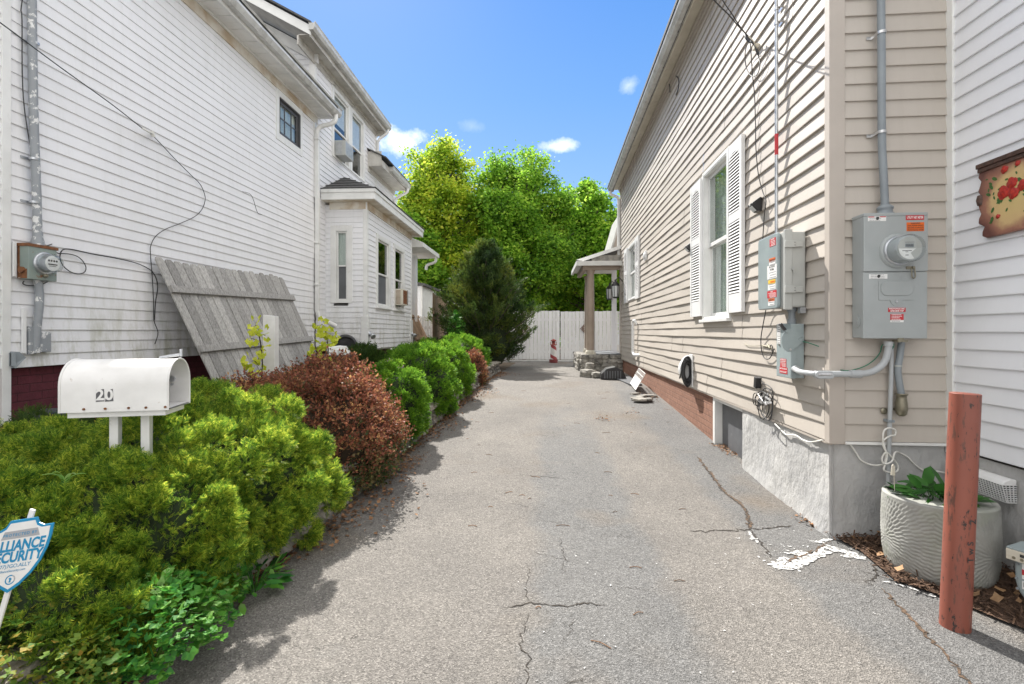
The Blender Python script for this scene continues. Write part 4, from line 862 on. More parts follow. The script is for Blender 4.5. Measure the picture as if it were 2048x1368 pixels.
# hasp
t, z = FW.pix(1821, 536, md); mb = MB(); mb.box(FW, t-.028, t+.024, md, md+.006, z-.008, z+.010); mb.cyl(FW.w(t+.012, md+.004, z+.002), FW.w(t+.012, md+.014, z+.002), .008); mb.tube([FW.w(t+.002, md+.008, z-.002), FW.w(t+.002, md+.010, z-.055), FW.w(t+.012, md+.01, z-.066), FW.w(t+.022, md+.01, z-.055), FW.w(t+.020, md+.008, z-.004)], .0035, 8); mb.build('hasp', M['brass'], UB)
# breaker door
t, z = FW.pix(1792, 580, md-.006); dm = MB(); o = md-.006
def rrect(t, z, w, h, r, n=6):
    out = []
    for cx, cz, a0 in ((t+w/2-r, z+h/2-r, 0), (t-w/2+r, z+h/2-r, 90), (t-w/2+r, z-h/2+r, 180), (t+w/2-r, z-h/2+r, 270)):
        for i in range(n+1): a = math.radians(a0+90*i/n); out.append((cx+r*math.cos(a), cz+r*math.sin(a)))
    return out
def plate(mb, fr, pts, o0, o1): return mb.prism([fr.w(a, o0, b) for a, b in pts], fr.w(0, o1-o0, 0)-fr.w(0, 0, 0))
plate(dm, FW, rrect(t, z-.002, .215, .128, .006), o, o+.004); dm.lathe(FW.w(t+.0, o, z-.066), [(.036, 0), (.036, .0038)], 24, ax)
bd = dm.build('breaker_door', M['boxgrey'], UB, bevel=.001)
plate(MB(), FW, rrect(t+.002, z+.010, .195, .092, .036), o+.004, o+.010).build('raised_panel', M['boxgrey'], bd, bevel=.003)
mb = MB(); mb.cyl(FW.w(t, o+.004, z-.074), FW.w(t, o+.009, z-.074), .007); mb.box(FW, t-.002, t+.002, o+.009, o+.0105, z-.086, z-.062); mb.build('latch', M['steel'], bd)
for zz in (1.5,): 
    c = RW.w(0, 0, 0); mb = MB()
cx = FW.w(mt0-.0005, .07, 1.47); mb = MB()
for r, h_ in ((.040, .003), (.029, .0045), (.010, .006)): mb.lathe(cx, [(r, 0), (r, h_)], 28, -Fx)
mb.build('knockout', M['boxgrey'], UB)
# stickers
def sp(u0, v0, u1, v1, fr, o):
    a, b = fr.pix(u0, v0, o), fr.pix(u1, v1, o); return (a[0]+b[0])/2, (a[1]+b[1])/2, abs(a[0]-b[0]), abs(a[1]-b[1])
t, z, w, h = sp(1811.5, 431, 1849, 439.5, FW, md); w *= .97
label_on(FW, Fx, t-.002, z, w, h, md+.0005, M['red'], UB, title='UTILITY NET METER', tsize=h*.72, bold=.0006)
t, z, w, h = sp(1813, 445, 1848, 462, FW, md)
label_on(FW, Fx, t, z, w, h, md+.0005, M['orange'], UB, title=['WARNING', 'DUAL POWER SOURCE', 'SECOND SOURCE IS', 'PHOTOVOLTAIC SYSTEM'], tm=M['ink'], tsize=h*.21, bold=.0002)
for (a, b, c, d, oo) in ((1735.5, 433, 1772, 442, md), (1738, 548.5, 1774.5, 557.5, md-.006)):
    t, z, w, h = sp(a, b, c, d, FW, oo); s = label_on(FW, Fx, t, z, w, h, oo+.0005, M['paper'], UB, lines=3, lm=M['greyink'])
    q = MB(); q.lathe(FW.w(t+.002, oo+.0018, z), [(.009, 0), (.009, .0006)], 12, ax); q.box(FW, t-.004, t+.012, oo+.0019, oo+.0028, z-.002, z+.012); q.build('pictogram', M['ink'], s)
    if b < 440: q = MB(); q.box(FW, t-w*.48, t-w*.15, oo+.002, oo+.0025, z+h*.28, z+h*.45); q.box(FW, t+w*.15, t+w*.48, oo+.002, oo+.0025, z+h*.28, z+h*.45); q.build('red_header', M['red'], s)
t, z, w, h = sp(1776, 615.5, 1811, 624, FW, md-.006); label_on(FW, Fx, t, z, w, h, md-.0055, M['red'], UB, title=['PHOTOVOLTAIC', 'LINE SIDE TAP'], tsize=h*.46, bold=.0005)
t, z, w, h = sp(1780.5, 628, 1807, 640, FW, md-.006); s = label_on(FW, Fx, t, z, w, h, md-.0055, M['red'], UB, lines=4, lm=M['paper'])
t, z, w, h = sp(1780.5, 640.5, 1807, 644.5, FW, md-.006); label_on(FW, Fx, t, z, w, h, md-.0055, M['paper'], UB, lines=1, lm=M['greyink'])
# bottom latch
t, z = FW.pix(1800, 680, md-.03); mb = MB(); mb.box(FW, t-.035, t+.03, md-.05, md-.002, z-.012, z+.001); mb.cyl(FW.w(t-.024, md-.02, z-.006), FW.w(t-.024, md+.004, z-.006), .009); mb.box(FW, t-.03, t+.005, md-.006, md-.001, z, z+.014); mb.build('bottom_latch', M['brass'], UB)
# ---- service conduit above
SC = thing('service_conduit', 'thick grey conduit running up the front wall from the meter main box', 'conduit', FW.w(.33, .06, mz1))
mb = MB(); P = [FW.w(FW.pix(u, v, .075)[0], .075, FW.pix(u, v, .075)[1]) for u, v in ((1770, 412), (1769, 390), (1766, 330), (1763.5, 270), (1763, 100), (1762, 0), (1761, -160))]
mb.tube(P, .0235, 16); mb.build('pipe', M['pvcdark'], SC)
mb = MB(); b = FW.w(P[0].x*0+FW.pix(1770, 412, .075)[0], .075, mz1); mb.lathe(b, [(.050, 0), (.050, .012), (.042, .016), (.042, .035), (.047, .040), (.047, .052), (.038, .060), (.030, .062), (.030, .068)], 24); mb.build('hub', M['pvcdark'], SC)
for v in (265, 66):
    t, z = FW.pix(1763, v, .075); mb = MB(); mb.box(FW, t-.060, t-.022, .016, .019, z-.010, z+.010); mb.box(FW, t+.022, t+.038, .016, .019, z-.010, z+.010)
    pts = [FW.w(t+.027*math.cos(a), .075+.027*math.sin(a), z) for a in [math.pi*i/10 for i in range(11)]]
    pts = [FW.w(t+.027, .019, z)]+pts+[FW.w(t-.027, .019, z)]
    for a, b in zip(pts[:-1], pts[1:]): mb.bar(a, b, .003, .018)
    mb.build('strap', M['steel'], SC)
# ---- pipes below the meter box
E1 = thing('ground_pipe', 'thin grey plastic pipe running from the meter main down to the mulch', 'pipe', FW.w(.36, .05, 0))
P = [FW.w(FW.pix(u, v, .05)[0], .05, FW.pix(u, v, .05)[1]) for u, v in ((1783, 690), (1782, 760), (1779, 860), (1776, 980), (1773.5, 1068))]
P[-1].z = -.02; mb = MB(); mb.tube(P, .013, 12); mb.build('pipe', M['pvc'], E1); t, z = FW.pix(1780, 842, .05); mb = MB(); mb.box(FW, t-.022, t+.022, .014, .066, z-.009, z+.009); mb.build('clip', M['pvcdark'], E1, bevel=.004)
E2 = thing('flexible_conduit', 'thick bent grey conduit below the meter main ending in a brassy elbow', 'conduit', FW.w(.43, .06, .85))
W = lambda u, v, o=.06: FW.w(FW.pix(u, v, o)[0], o, FW.pix(u, v, o)[1])
mb = MB(); mb.tube([W(1803, 684), W(1800, 710), W(1796, 735), W(1797, 755), W(1803, 790)], .020, 14); mb.build('pipe', M['pvcdark'], E2)
mb = MB(); mb.lathe(W(1796, 732)-Vector((0, 0, .004)), [(.024, 0), (.024, .010)], 16); mb.build('cable_tie', M['boxwhite'], E2)
p = W(1803, 787); mb = MB(); mb.lathe(p, [(.036, 0), (.038, -.008), (.030, -.012), (.029, -.03), (.034, -.06), (.036, -.10), (.030, -.135), (.018, -.148), (0, -.15)], 20); mb.box(FW, *(lambda t: (t-.012, t+.012))(FW.pix(1803, 800, .06)[0]), .0, .06, p.z-.12, p.z-.06); mb.build('elbow_fitting', M['brass'], E2)
mb = MB(); q = W(1768, 822, .02); mb.lathe(q, [(.022, 0), (.02, .005), (.010, .006)], 14, ax); tag(mb.build('wall_hole_cover', M['brass']), 'small dark round hole cover beside the brassy elbow', 'hole cover')
# pvc run between switch and meter main
PR = thing('plastic_conduit_run', 'pale grey plastic conduit bending round the house corner into the meter main', 'conduit', FW.w(.15, .06, 1.1))
P = [W(1777, 683, .085), W(1776, 700, .085), W(1768, 725, .085), W(1745, 743, .085), W(1715, 748, .085), W(1680, 748, .085)]
P += [FW.w(-.055, .085, P[-1].z-.001)]
mb = MB(); mb.tube(P, .021, 16); mb.build('pipe', M['pvc'], PR)
mb = MB(); mb.cyl(W(1777, 683, .085), W(1776.6, 692, .085), .027, n=20); mb.build('coupling', M['pvc'], PR); mb = MB(); mb.cyl(W(1700, 748, .085), W(1722, 748, .085), .0265, n=20); mb.build('coupling', M['pvc'], PR)
zc = P[-1].z; mb = MB(); a = FW.w(-.055, .088, zc); b = FW.w(-.175+.0, .088, zc)
plate(mb, FW, rrect(-.095, zc-.004, .115, .052, .020), .058, .112); mb.build('access_fitting', M['pvc'], PR, bevel=.006)
mb = MB(); mb.cyl(FW.w(-.14, .088, zc), FW.w(-.06, .088, zc), .0265); mb.cyl(FW.w(-.135, .112, zc+.002), FW.w(-.135, .114, zc+.002), .004); mb.cyl(FW.w(-.055, .112, zc+.002), FW.w(-.055, .114, zc+.002), .004); mb.build('screws', M['steel'], PR)
a = FW.w(-.13, .085, zc); b = RW.w(.335, .075, zc-.0); mb = MB(); mb.tube([a, FW.w(-.15, .06, zc), RW.w(.05, .10, zc) if False else RW.w(.10, .155, zc), RW.w(.335, .085, zc+.004)], .0185, 16); mb.build('pipe', M['pvc'], PR)
mb = MB(); mb.cyl(RW.w(.335, .085, zc+.004), RW.w(.29, .088, zc+.004), .026); mb.build('coupling', M['pvc'], PR)
# ---- safety switch on the side wall
SS = thing('safety_switch', 'small blue grey disconnect switch with round lever plate and red stickers', 'switch box', RW.w(.45, .07, 1.055))
s0, s1, so = .335, .572, .108; z0, z1 = 1.055, 1.462
MB().box(RW, s0, s1, .016, so, z0, z1).build('enclosure', M['boxblue'], SS, bevel=.004)
MB().box(RW, s0-.004, s1+.004, so-.035, so+.004, z0-.003, z1-.002).build('cover', M['boxblue'], SS, bevel=.004)
yn = Vector((sa, ca, 0))*-1  # towards the street
# lever bracket on the street side
sidef = Fr(tuple(RW.w(s0-.004, 0, 0)[:2]), RW.n, (-sa, -ca))   # t = out of wall, o = towards street
mb = MB(); n = 20; cz = 1.345; pts = [(so+.018+.055*math.cos(math.radians(a)), cz-.01+.085*math.sin(math.radians(a))) for a in range(-110, 111, 11)]+[(.035, cz+.04), (.02, cz+.03), (.02, cz-.02), (.035, cz-.025)]
plate(mb, sidef, pts, .004, .007); pts = [(so+.018+.0*1, 0)]
lv = mb.build('lever_plate', M['boxblue'], SS, bevel=.001)
mb = MB(); mb.lathe(sidef.w(.045, .007, cz+.005), [(.018, 0), (.017, .003), (.010, .003), (.010, .001)], 20, (-sa, -ca, 0)); mb.build('pivot', M['boxblue'], lv)
a = sidef.w(so+.035, .006, cz+.05); b = sidef.w(so+.075, .006, cz+.105); MB().bar(a, b, .012, .022, (-sa, -ca, 0)).build('lever', M['boxblue'], lv, bevel=.002)
MB().bar(a.lerp(b, .35), b+(b-a)*.25, .018, .028, (-sa, -ca, 0)).build('lever_grip', M['black'], lv, bevel=.003)
mb = MB(); q = sidef.w(so+.012, .006, cz-.075); mb.cyl(q, q+Vector((-sa, -ca, 0))*.006, .008); mb.cyl(RW.w(.52, so+.004, 1.30), RW.w(.52, so+.009, 1.30), .010); mb.build('screws', M['steel'], SS)
label_on(RW, Rx, .53, 1.405-.02, .055, .155, so+.0045, M['paper'], SS, lines=9, lm=M['greyink'])
label_on(RW, Rx, .455, 1.163, .10, .062, so+.0045, M['red'], SS, title=['PHOTOVOLTAIC', 'AC DISCONNECT'], tsize=.012, lines=4, lm=M['paper'])
label_on(RW, Rx, .452, 1.105, .13, .050, so+.0045, M['red'], SS, title=['MAIN PHOTOVOLTAIC', 'SYSTEM DISCONNECT'], tsize=.0155, bold=.0004)
# ---- hinged equipment box above
EB = thing('equipment_enclosure', 'upright grey hinged equipment box with a column of stickers on its door', 'equipment box', RW.w(.5, .1, 1.59))
e0, e1 = .30, .715; z0, z1 = 1.585, 2.15
mb = MB(); mb.box(RW, e0+.004, e1, .018, .155, z0, z1-.004); mb.build('body', M['boxwhite'], EB, bevel=.012)
mb = MB(); mb.box(RW, e0-.004, e0+.03, .115, .17, z0-.02, z1+.012); mb.box(RW, e0+.031, e1+.004, .140, .166, z0-.005, z1); mb.build('flange', M['boxwhite'], EB, bevel=.006)
mb = MB(); plate(mb, RW, rrect((e0+.06+e1)/2+.012, (z0+z1)/2, e1-e0-.05, z1-z0+.01, .03), .168, .192); dr = mb.build('door', M['boxblue'], EB, bevel=.006)
mb = MB(); 
sf = Fr(tuple(RW.w(e0-.004, 0, 0)[:2]), RW.n, (-sa, -ca))
for zz in (z1-.10, z0+.13): mb = MB(); mb.box(sf, .045, .10, .0, .012, zz-.022, zz+.022); mb.box(sf, .1001, .175, .001, .018, zz-.026, zz+.026); mb.build('hinge', M['boxwhite'], EB, bevel=.003)
mb = MB(); mb.cyl(sf.w(.115, .0, (z0+z1)/2), sf.w(.115, .014, (z0+z1)/2), .012); mb.bar(sf.w(.115, .016, (z0+z1)/2+.02), sf.w(.115, .016, (z0+z1)/2-.03), .008, .006); mb.build('latch', M['boxwhite'], EB)
mb = MB(); 
for zz in (z1-.09, z1-.11, z0+.14, z0+.12): mb.cyl(sf.w(.108, .012, zz), sf.w(.108, .020, zz), .003)
mb.build('screws', M['ink'], EB)
o = .1925
def st(u0, v0, u1, v1): return sp(u0, v0, u1, v1, RW, o)
for (bx, m, ttl, ln, lm) in (((1539, 478, 1552, 491), 'red', ['CAUTION'], 4, 'paper'), ((1538, 517.5, 1551, 523), 'orange', ['WARNING'], 0, None), ((1538, 523.2, 1551.5, 530), 'paper', None, 2, 'greyink'), ((1534, 531, 1554.5, 557), 'paper', ['ALL SOLAR', 'SYSTEM'], 3, 'greyink'), ((1536, 560.5, 1551.5, 567), 'yellow', None, 1, 'orange'), ((1535.5, 567.2, 1552, 579), 'paper', None, 3, 'greyink'), ((1534, 582, 1554, 595), 'red', ['SOLAR'], 5, 'paper'), ((1536.5, 597.5, 1549.5, 602.5), 'orange', ['WARNING'], 0, None), ((1536, 602.7, 1549.5, 611), 'paper', None, 2, 'greyink')):
    t, z, w, h = st(*bx); h = max(h, .012); label_on(RW, Rx, t, z, w*.92, h*.86, o, M[m], dr, lines=ln, lm=M[lm] if lm else None, title=ttl, tsize=min(.02, (h*.7 if not ln else h*.2)), tm=M['ink'] if m in ('orange', 'paper') else M['paper'])
# pipe between the two boxes
CP = thing('short_conduit', 'short dark grey conduit joining the hinged equipment box to the lever switch', 'conduit', RW.w(.40, .07, 1.46))
mb = MB(); mb.cyl(RW.w(.40, .075, 1.455), RW.w(.40, .075, 1.59), .024); mb.cyl(RW.w(.40, .075, 1.463), RW.w(.40, .075, 1.50), .030); mb.cyl(RW.w(.40, .075, 1.555), RW.w(.40, .075, 1.583), .034); mb.build('pipe', M['pvcdark'], CP)
mb = MB(); mb.cyl(RW.w(.48, .09, 1.462), RW.w(.48, .09, 1.466), .02); mb.box(RW, .30, .34, .02, .06, 1.54, 1.583); mb.build('bracket', M['galv'], CP)
# steel conduit up from the box
tE = RW.pix(1553, 300, .055)[0]
SCD = thing('steel_conduit', 'slim galvanised conduit climbing the side wall with one red tag', 'conduit', RW.w(tE, .055, 2.15))
mb = MB(); mb.cyl(RW.w(tE, .055, 2.14), RW.w(tE, .055, 5.35), .0135, n=14); mb.build('pipe', M['galv'], SCD)
za, zb = RW.pix(1553, 310, .055)[1], RW.pix(1553, 268, .055)[1]; mb = MB(); mb.cyl(RW.w(tE, .055, za), RW.w(tE, .055, zb), .0142, n=14); mb.build('tag', M['red'], SCD)
for k in range(7):
    z = za+.035+(zb-za-.05)*k/7; MB().box(RW, tE-.0145, tE-.0135, .05, .062, z, z+.01).build('tag_print', M['paper'], SCD) if False else None
for v in (47, 18):
    z = RW.pix(1553, v, .055)[1]; mb = MB(); mb.lathe(RW.w(tE, .055, z-.012), [(.018, 0), (.018, .024)], 14); mb.box(RW, tE-.042, tE+.042, .015, .020, z-.012, z+.012); mb.box(RW, tE-.045, tE-.03, .015, .04, z-.008, z+.008); mb.build('strap', M['steel'], SCD)
# ---- solar lights
def wedge_light(u, v, label):
    t, z = RW.pix(u, v, .05); L = thing('solar_wall_light', label, 'wall light', RW.w(t, .016, z), 'wedge shaped solar lights on the tan side wall')
    mb = MB(); P = [(.016, z+.062), (.030, z+.068), (.105, z+.012), (.100, z-.005), (.050, z-.058), (.016, z-.062)]
    mb.prism([RW.w(t-.048, o, zz) for o, zz in P], RW.w(.096, 0, 0)-RW.w(0, 0, 0)); mb.build('housing', M['black'], L, bevel=.004)
    a, b = Vector((0, 0, 0)), 0
    q = MB(); d = [(.0975, z-.010), (.060, z-.052)]; n_ = Vector(RW.w(0, 1, 0)-RW.w(0, 0, 0))*.6+Vector((0, 0, -.6)); n_.normalize(); n_ *= .0025
    q.prism([RW.w(t-.036, d[0][0], d[0][1])+n_*.4, RW.w(t+.036, d[0][0], d[0][1])+n_*.4, RW.w(t+.036, d[1][0], d[1][1])+n_*.4, RW.w(t-.036, d[1][0], d[1][1])+n_*.4], n_); q.build('lens', M['shade'], L)
    q = MB(); q.cyl(RW.w(t, .098, z+.004), RW.w(t, .108, z+.001), .008); q.build('sensor', M['paper'], L)
wedge_light(1512, 411, 'nearer black wedge shaped solar light, right of the tall window'); wedge_light(1378, 495, 'farther black wedge shaped solar light, left of the tall window')
t, z = RW.pix(1290, 512, .04); mb = MB(); plate(mb, RW, rrect(t, z, .16, .20, .04), .012, .05); mb.lathe(RW.w(t, .05, z), [(.07, 0), (.06, .02), (.03, .03)], 20, (-ca, sa, 0)); tag(mb.build('alarm_box', M['white_clean'], bevel=.006), 'small rounded white box fixed to the tan siding beside the small far window', 'alarm box')
# ---- EV charger with black cable
t, z = 3.48, .88; EV = thing('car_charger', 'white wall charger wound with a thick black cable low on the tan siding', 'car charger', RW.w(t, .016, z-.2))
mb = MB(); mb.box(RW, t-.17, t-.02, .015, .030, z-.22, z+.22); mb.build('backplate', M['white_clean'], EV, bevel=.003)
mb = MB(); n = 14; P = [(.030, z-.20)]+[(.03+.125*math.sin(math.pi*i/n)**.7, z-.20+.40*i/n) for i in range(1, n)]+[(.030, z+.20)]
mb.prism([RW.w(t-.02, o, zz) for o, zz in P], RW.w(.11, 0, 0)-RW.w(0, 0, 0)); mb.build('charger_body', M['white_clean'], EV, bevel=.01)
mb = MB(); R = random.Random(2)
for k in range(14):
    tc = t-.045-.013*(k//2); rz = (.175 if k % 2 else .12)+R.uniform(-.02, .02); ro = .050+R.uniform(-.01, .015); zc = z-.01+R.uniform(-.02, .015)
    pts = [RW.w(tc+.012*math.sin(a*1.0+k), max(.03, .075+ro*math.cos(a)), zc+rz*math.sin(a)) for a in [2*math.pi*i/18 for i in range(19)]]
    mb.tube(pts, .0095, 8, True, 2)
mb.tube([RW.w(t+.09, .10, z-.02), RW.w(t+.10, .12, z-.08), RW.w(t+.05, .14, z-.12), RW.w(t-.03, .14, z-.03), RW.w(t-.06, .12, z+.12)], .009, 8)
mb.build('cable', M['black'], EV)
# ---- junction of cables, black adaptor box and messy coil
t, z = RW.pix(1513, 765, .05); AD = tag(MB().bar(RW.w(t-.0, .045, z-.048), RW.w(t-.02, .045, z+.05), .055, .050, (-ca, sa, 0)).build('adaptor_box', M['black'], bevel=.006), 'small black adaptor box above the messy cable bundle', 'adaptor box')
pR = lambda u, v, o=.03: RW.w(RW.pix(u, v, o)[0], o, RW.pix(u, v, o)[1])
CC = thing('cable_bundle', 'messy bundle of black and silver cables and splitters low on the tan siding', 'cable bundle', pR(1528, 800))
mb = MB()
mb.tube([pR(1518, 770), pR(1519, 745+10), pR(1526, 766), pR(1538, 772), pR(1545, 782), pR(1546, 800), pR(1544, 825), pR(1538, 840)], .0045, 6)
for k, (cu, cv, ru, rv, a0) in enumerate(((1516, 798, 10, 14, 0), (1518, 800, 8, 12, 1), (1527, 812, 11, 26, 2), (1532, 806, 14, 28, 0), (1524, 795, 13, 11, 1), (1535, 815, 10, 26, 3))):
    pts = [pR(cu+ru*math.cos(a), cv+rv*math.sin(a)+2*math.sin(3*a+k), .03+.006*k+.01*math.sin(2*a+k)) for a in [a0+2*math.pi*i/14*.95 for i in range(15)]]
    mb.tube(pts, .0042, 6, True, 3)
mb.build('black_cables', M['blackcable'], CC)
mb = MB(); mb.tube([pR(1516, 788, .05), pR(1524, 800, .06), pR(1530, 810, .05), pR(1528, 826, .04)], .004, 6); mb.tube([pR(1536, 786, .05), pR(1533, 796, .06), pR(1531, 806, .05)], .006, 6)
for (u, v) in ((1530, 793), (1536, 797), (1534, 804), (1529, 806), (1538, 803)): mb.cyl(pR(u-3, v-2, .03), pR(u+3, v+2, .07), .010, n=8)
mb.box(RW, *(lambda t: (t-.05, t+.03))(RW.pix(1531, 800)[0]), .02, .045, RW.pix(1531, 808)[1], RW.pix(1531, 792)[1]); mb.build('silver_splitters', M['steel'], CC)
# hanging service cables
DC = thing('drop_cable', 'long black cable dropping down the side wall past the near solar light', 'cable', pR(1505, 200))
mb = MB(); pts = [pR(1500, 84, .09), pR(1502, 105, .08), pR(1505, 150, .05), pR(1509, 190, .03), pR(1511, 250, .03), pR(1512, 300, .03), pR(1517, 350, .03), pR(1526, 385, .03), pR(1532, 402, .035), pR(1529, 425, .03), pR(1527, 455, .03), pR(1525, 490, .03), pR(1526, 525, .03), pR(1534, 560, .05), pR(1534, 600, .05), pR(1532, 618, .04), pR(1527, 645, .04), pR(1522, 675, .03), pR(1523, 700, .03), pR(1529, 716, .03), pR(1539, 717, .03), pR(1546, 702, .03), pR(1543, 690, .03), pR(1540, 694, .03)]
mb.tube(pts, .0042, 6, True, 4); mb.build('cable', M['blackcable'], DC)
mb = MB(); mb.tube([pR(1489, 687, .02), pR(1495, 691, .025), pR(1510, 692, .025), pR(1524, 691, .025)], .003, 6); mb.cyl(pR(1524, 691, .025), pR(1536, 694, .025), .007); mb.cyl(pR(1536, 690, .02), pR(1540, 697, .05), .009); mb.build('ground_clamp', M['brass'], DC)
SD = thing('service_drop', 'pair of twisted service cables anchored high on the tan side wall', 'cable', pR(1512, 100))
mb = MB()
far1 = Vector((-2.2, -6, 7.8)); p0 = pR(1492, 68, .12)
def aim(u, v, d): r = Vector(ray(u, v)); return Vector((0, 0, CZ))+r*(d/FP)
mb.tube([p0, aim(1475, 50, 4.3), aim(1455, 27, 4.15), aim(1428, 0, 4.0), aim(1350, -90, 3.6), aim(1150, -300, 2.9)], .0055, 7); mb.tube([p0, aim(1478, 50, 4.3), aim(1462, 25, 4.2), aim(1445, 0, 4.05), aim(1390, -90, 3.7), aim(1250, -300, 3.0)], .0045, 7)
mb.tube([pR(1488, 65, .12), pR(1494, 75, .11), pR(1499, 85, .10)], lambda k: .006+.012*math.sin(math.pi*k), 8)
mb.tube([pR(1497, 78, .10), pR(1505, 86, .09), pR(1511, 96, .07), pR(1516, 108, .05), pR(1519, 120, .04)], lambda k: .007+.004*math.sin(12*k), 8)
mb.tube([pR(1519, 118, .04), pR(1520, 130, .05), pR(1516, 146, .05), pR(1508, 153, .05), pR(1499, 148, .05), pR(1492, 132, .05), pR(1490, 110, .06), pR(1493, 92, .09)], .0045, 7); mb.build('cables', M['blackcable'], SD)
mb = MB(); mb.box(RW, *(lambda t: (t-.03, t+.03))(RW.pix(1514, 94, .02)[0]), .014, .05, RW.pix(1514, 98, .02)[1], RW.pix(1514, 90, .02)[1]); mb.tube([pR(1497, 72, .12), pR(1506, 82, .08), pR(1513, 94, .04)], .006, 8); mb.build('anchor', M['cream'], SD)
mb = MB(); mb.tube([pR(1352, 152, .03), pR(1357, 158, .04), pR(1357, 175, .03), pR(1352, 190, .02)], .008, 6); mb.tube([pR(1333, 162, .03), pR(1339, 170, .04), pR(1340, 185, .03)], .008, 6); tag(mb.build('old_wire_hooks', M['blackcable']), 'two old black wire hooks dangling just below the right eave', 'wire')
# green ground wire
mb = MB(); pts = [RW.w(.33, .03, 1.385), RW.w(.25, .03, 1.375), RW.w(.12, .03, 1.355), FW.w(-.03, .03, 1.34), ]; mb.tube([RW.w(.33, .03, 1.30+.03), RW.w(.25, .028, 1.322), RW.w(.11, .028, 1.30)], .0035, 6); mb.tube([W(1681, 740, .03), W(1700, 741, .03), W(1728, 733, .03), W(1748, 720, .03), W(1760, 705, .03), W(1765, 690, .05), W(1784, 684, .07)], .0035, 6); mb.tube([W(1784, 684, .07), W(1787, 690, .075), W(1783, 698, .07)], .006, 6)
tag(mb.build('ground_wire', M['green']), 'thin green ground wire sagging across the front wall below the meter main', 'wire')
# white cables
mb = MB(); mb.tube([pR(1550, 848, .02), pR(1560, 858, .02), pR(1568, 866, .015), pR(1575, 870, .015), pR(1592, 871, .012), pR(1606, 880, .01), pR(1620, 884, .01), pR(1636, 882, .012), pR(1645, 880, .03)], .0055, 7); tag(mb.build('white_cable', M['whitecable']), 'white cable drooping along the foundation below the messy bundle', 'cable')
wp = lambda u, v, o=.06: W(u, v, o)
mb = MB(); mb.tube([wp(1700, 888, .02), wp(1712, 905, .01), wp(1722, 920, .01), wp(1740, 929, .015), wp(1760, 930, .03), wp(1769, 925, .07), wp(1772, 905, .08), wp(1766, 880, .08), wp(1768, 862, .08), wp(1778, 856, .08), wp(1790, 860, .07), wp(1790, 870, .07), wp(1780, 872, .08), wp(1768, 880, .08), wp(1766, 890, .08), wp(1774, 910, .085), wp(1770, 930, .08), wp(1768, 940, .08), wp(1780, 945, .08), wp(1795, 942, .07), wp(1795, 930, .07), wp(1784, 915, .08), wp(1772, 905, .085), wp(1764, 918, .08), wp(1770, 928, .085), wp(1784, 922, .085), wp(1790, 905, .07), wp(1800, 906, .02), wp(1815, 914, .015), wp(1830, 929, .015), wp(1850, 942, .015), wp(1875, 943, .015), wp(1893, 947, .02), WW.w(.06, .03, .458), WW.w(.2, .03, .50)], .0058, 7); tag(mb.build('knotted_white_cable', M['whitecable']), 'white cable knotted round the thin grey pipe on the front wall', 'cable')
# hooked white pipe on far siding
t, z = 7.95, 1.27; mb = MB(); mb.tube([RW.w(t-.12, .02, z+.30), RW.w(t-.10, .07, z+.38), RW.w(t-.02, .09, z+.36), RW.w(t, .09, z+.24), RW.w(t, .09, z-.2), RW.w(t+.0, .09, z-.32), RW.w(t-.10, .08, z-.38), RW.w(t-.28, .05, z-.38), RW.w(t-.36, .0, z-.38)], .033, 12, True, 4); tag(mb.build('vent_pipe', M['white_clean']), 'white hooked plastic pipe standing off the tan siding near the porch', 'pipe')
# ---- lanterns by the porch
def lantern(c, sc, label):
    c = Vector(c); L = thing('wall_lantern', label, 'wall lantern', c, 'black framed lanterns by the porch')
    h = .26*sc; w = .10*sc; mb = MB()
    mb.lathe(c+Vector((0, 0, h*.5)), [(w*.95, 0), (w*1.0, .02), (w*.45, .09*sc), (w*.2, .11*sc), (w*.25, .14*sc), (0, .16*sc)], 4+2); mb.lathe(c-Vector((0, 0, h*.55)), [(w*.4, -.02), (w*.7, 0), (w*.75, .02)], 6)
    for i in range(6):
        a = math.pi/3*i; mb.bar(c+Vector((w*.92*math.cos(a), w*.92*math.sin(a), h*.5)), c+Vector((w*.72*math.cos(a), w*.72*math.sin(a), -h*.53)), .012, .012)
    mb.tube([c+Vector((0, 0, h*.5+.13*sc)), c+Vector((.08, 0, h*.5+.20*sc)), c+Vector((.18, 0, h*.5+.12*sc)), c+Vector((.24, 0, h*.5))], .012, 8); mb.lathe(c+Vector((.25, 0, h*.3)), [(.06*sc, 0), (.06*sc, .02)], 14, (1, 0, 0)); mb.box(G, c.x+.24, c.x+.27, c.y-.05*sc, c.y+.05*sc, c.z-.08, c.z+.28*sc)
    mb.build('frame', M['black'], L)
    mb = MB(); mb.lathe(c-Vector((0, 0, h*.5)), [(w*.66, 0), (w*.86, h)], 6); mb.build('glass', M['shade'], L)
lantern(on_y(1231, 583, 13.75), 1.15, 'nearer black wall lantern with frosted glass at the house corner'); lantern(on_y(1219, 588, 15.0), 1.1, 'farther black wall lantern beside the porch door')
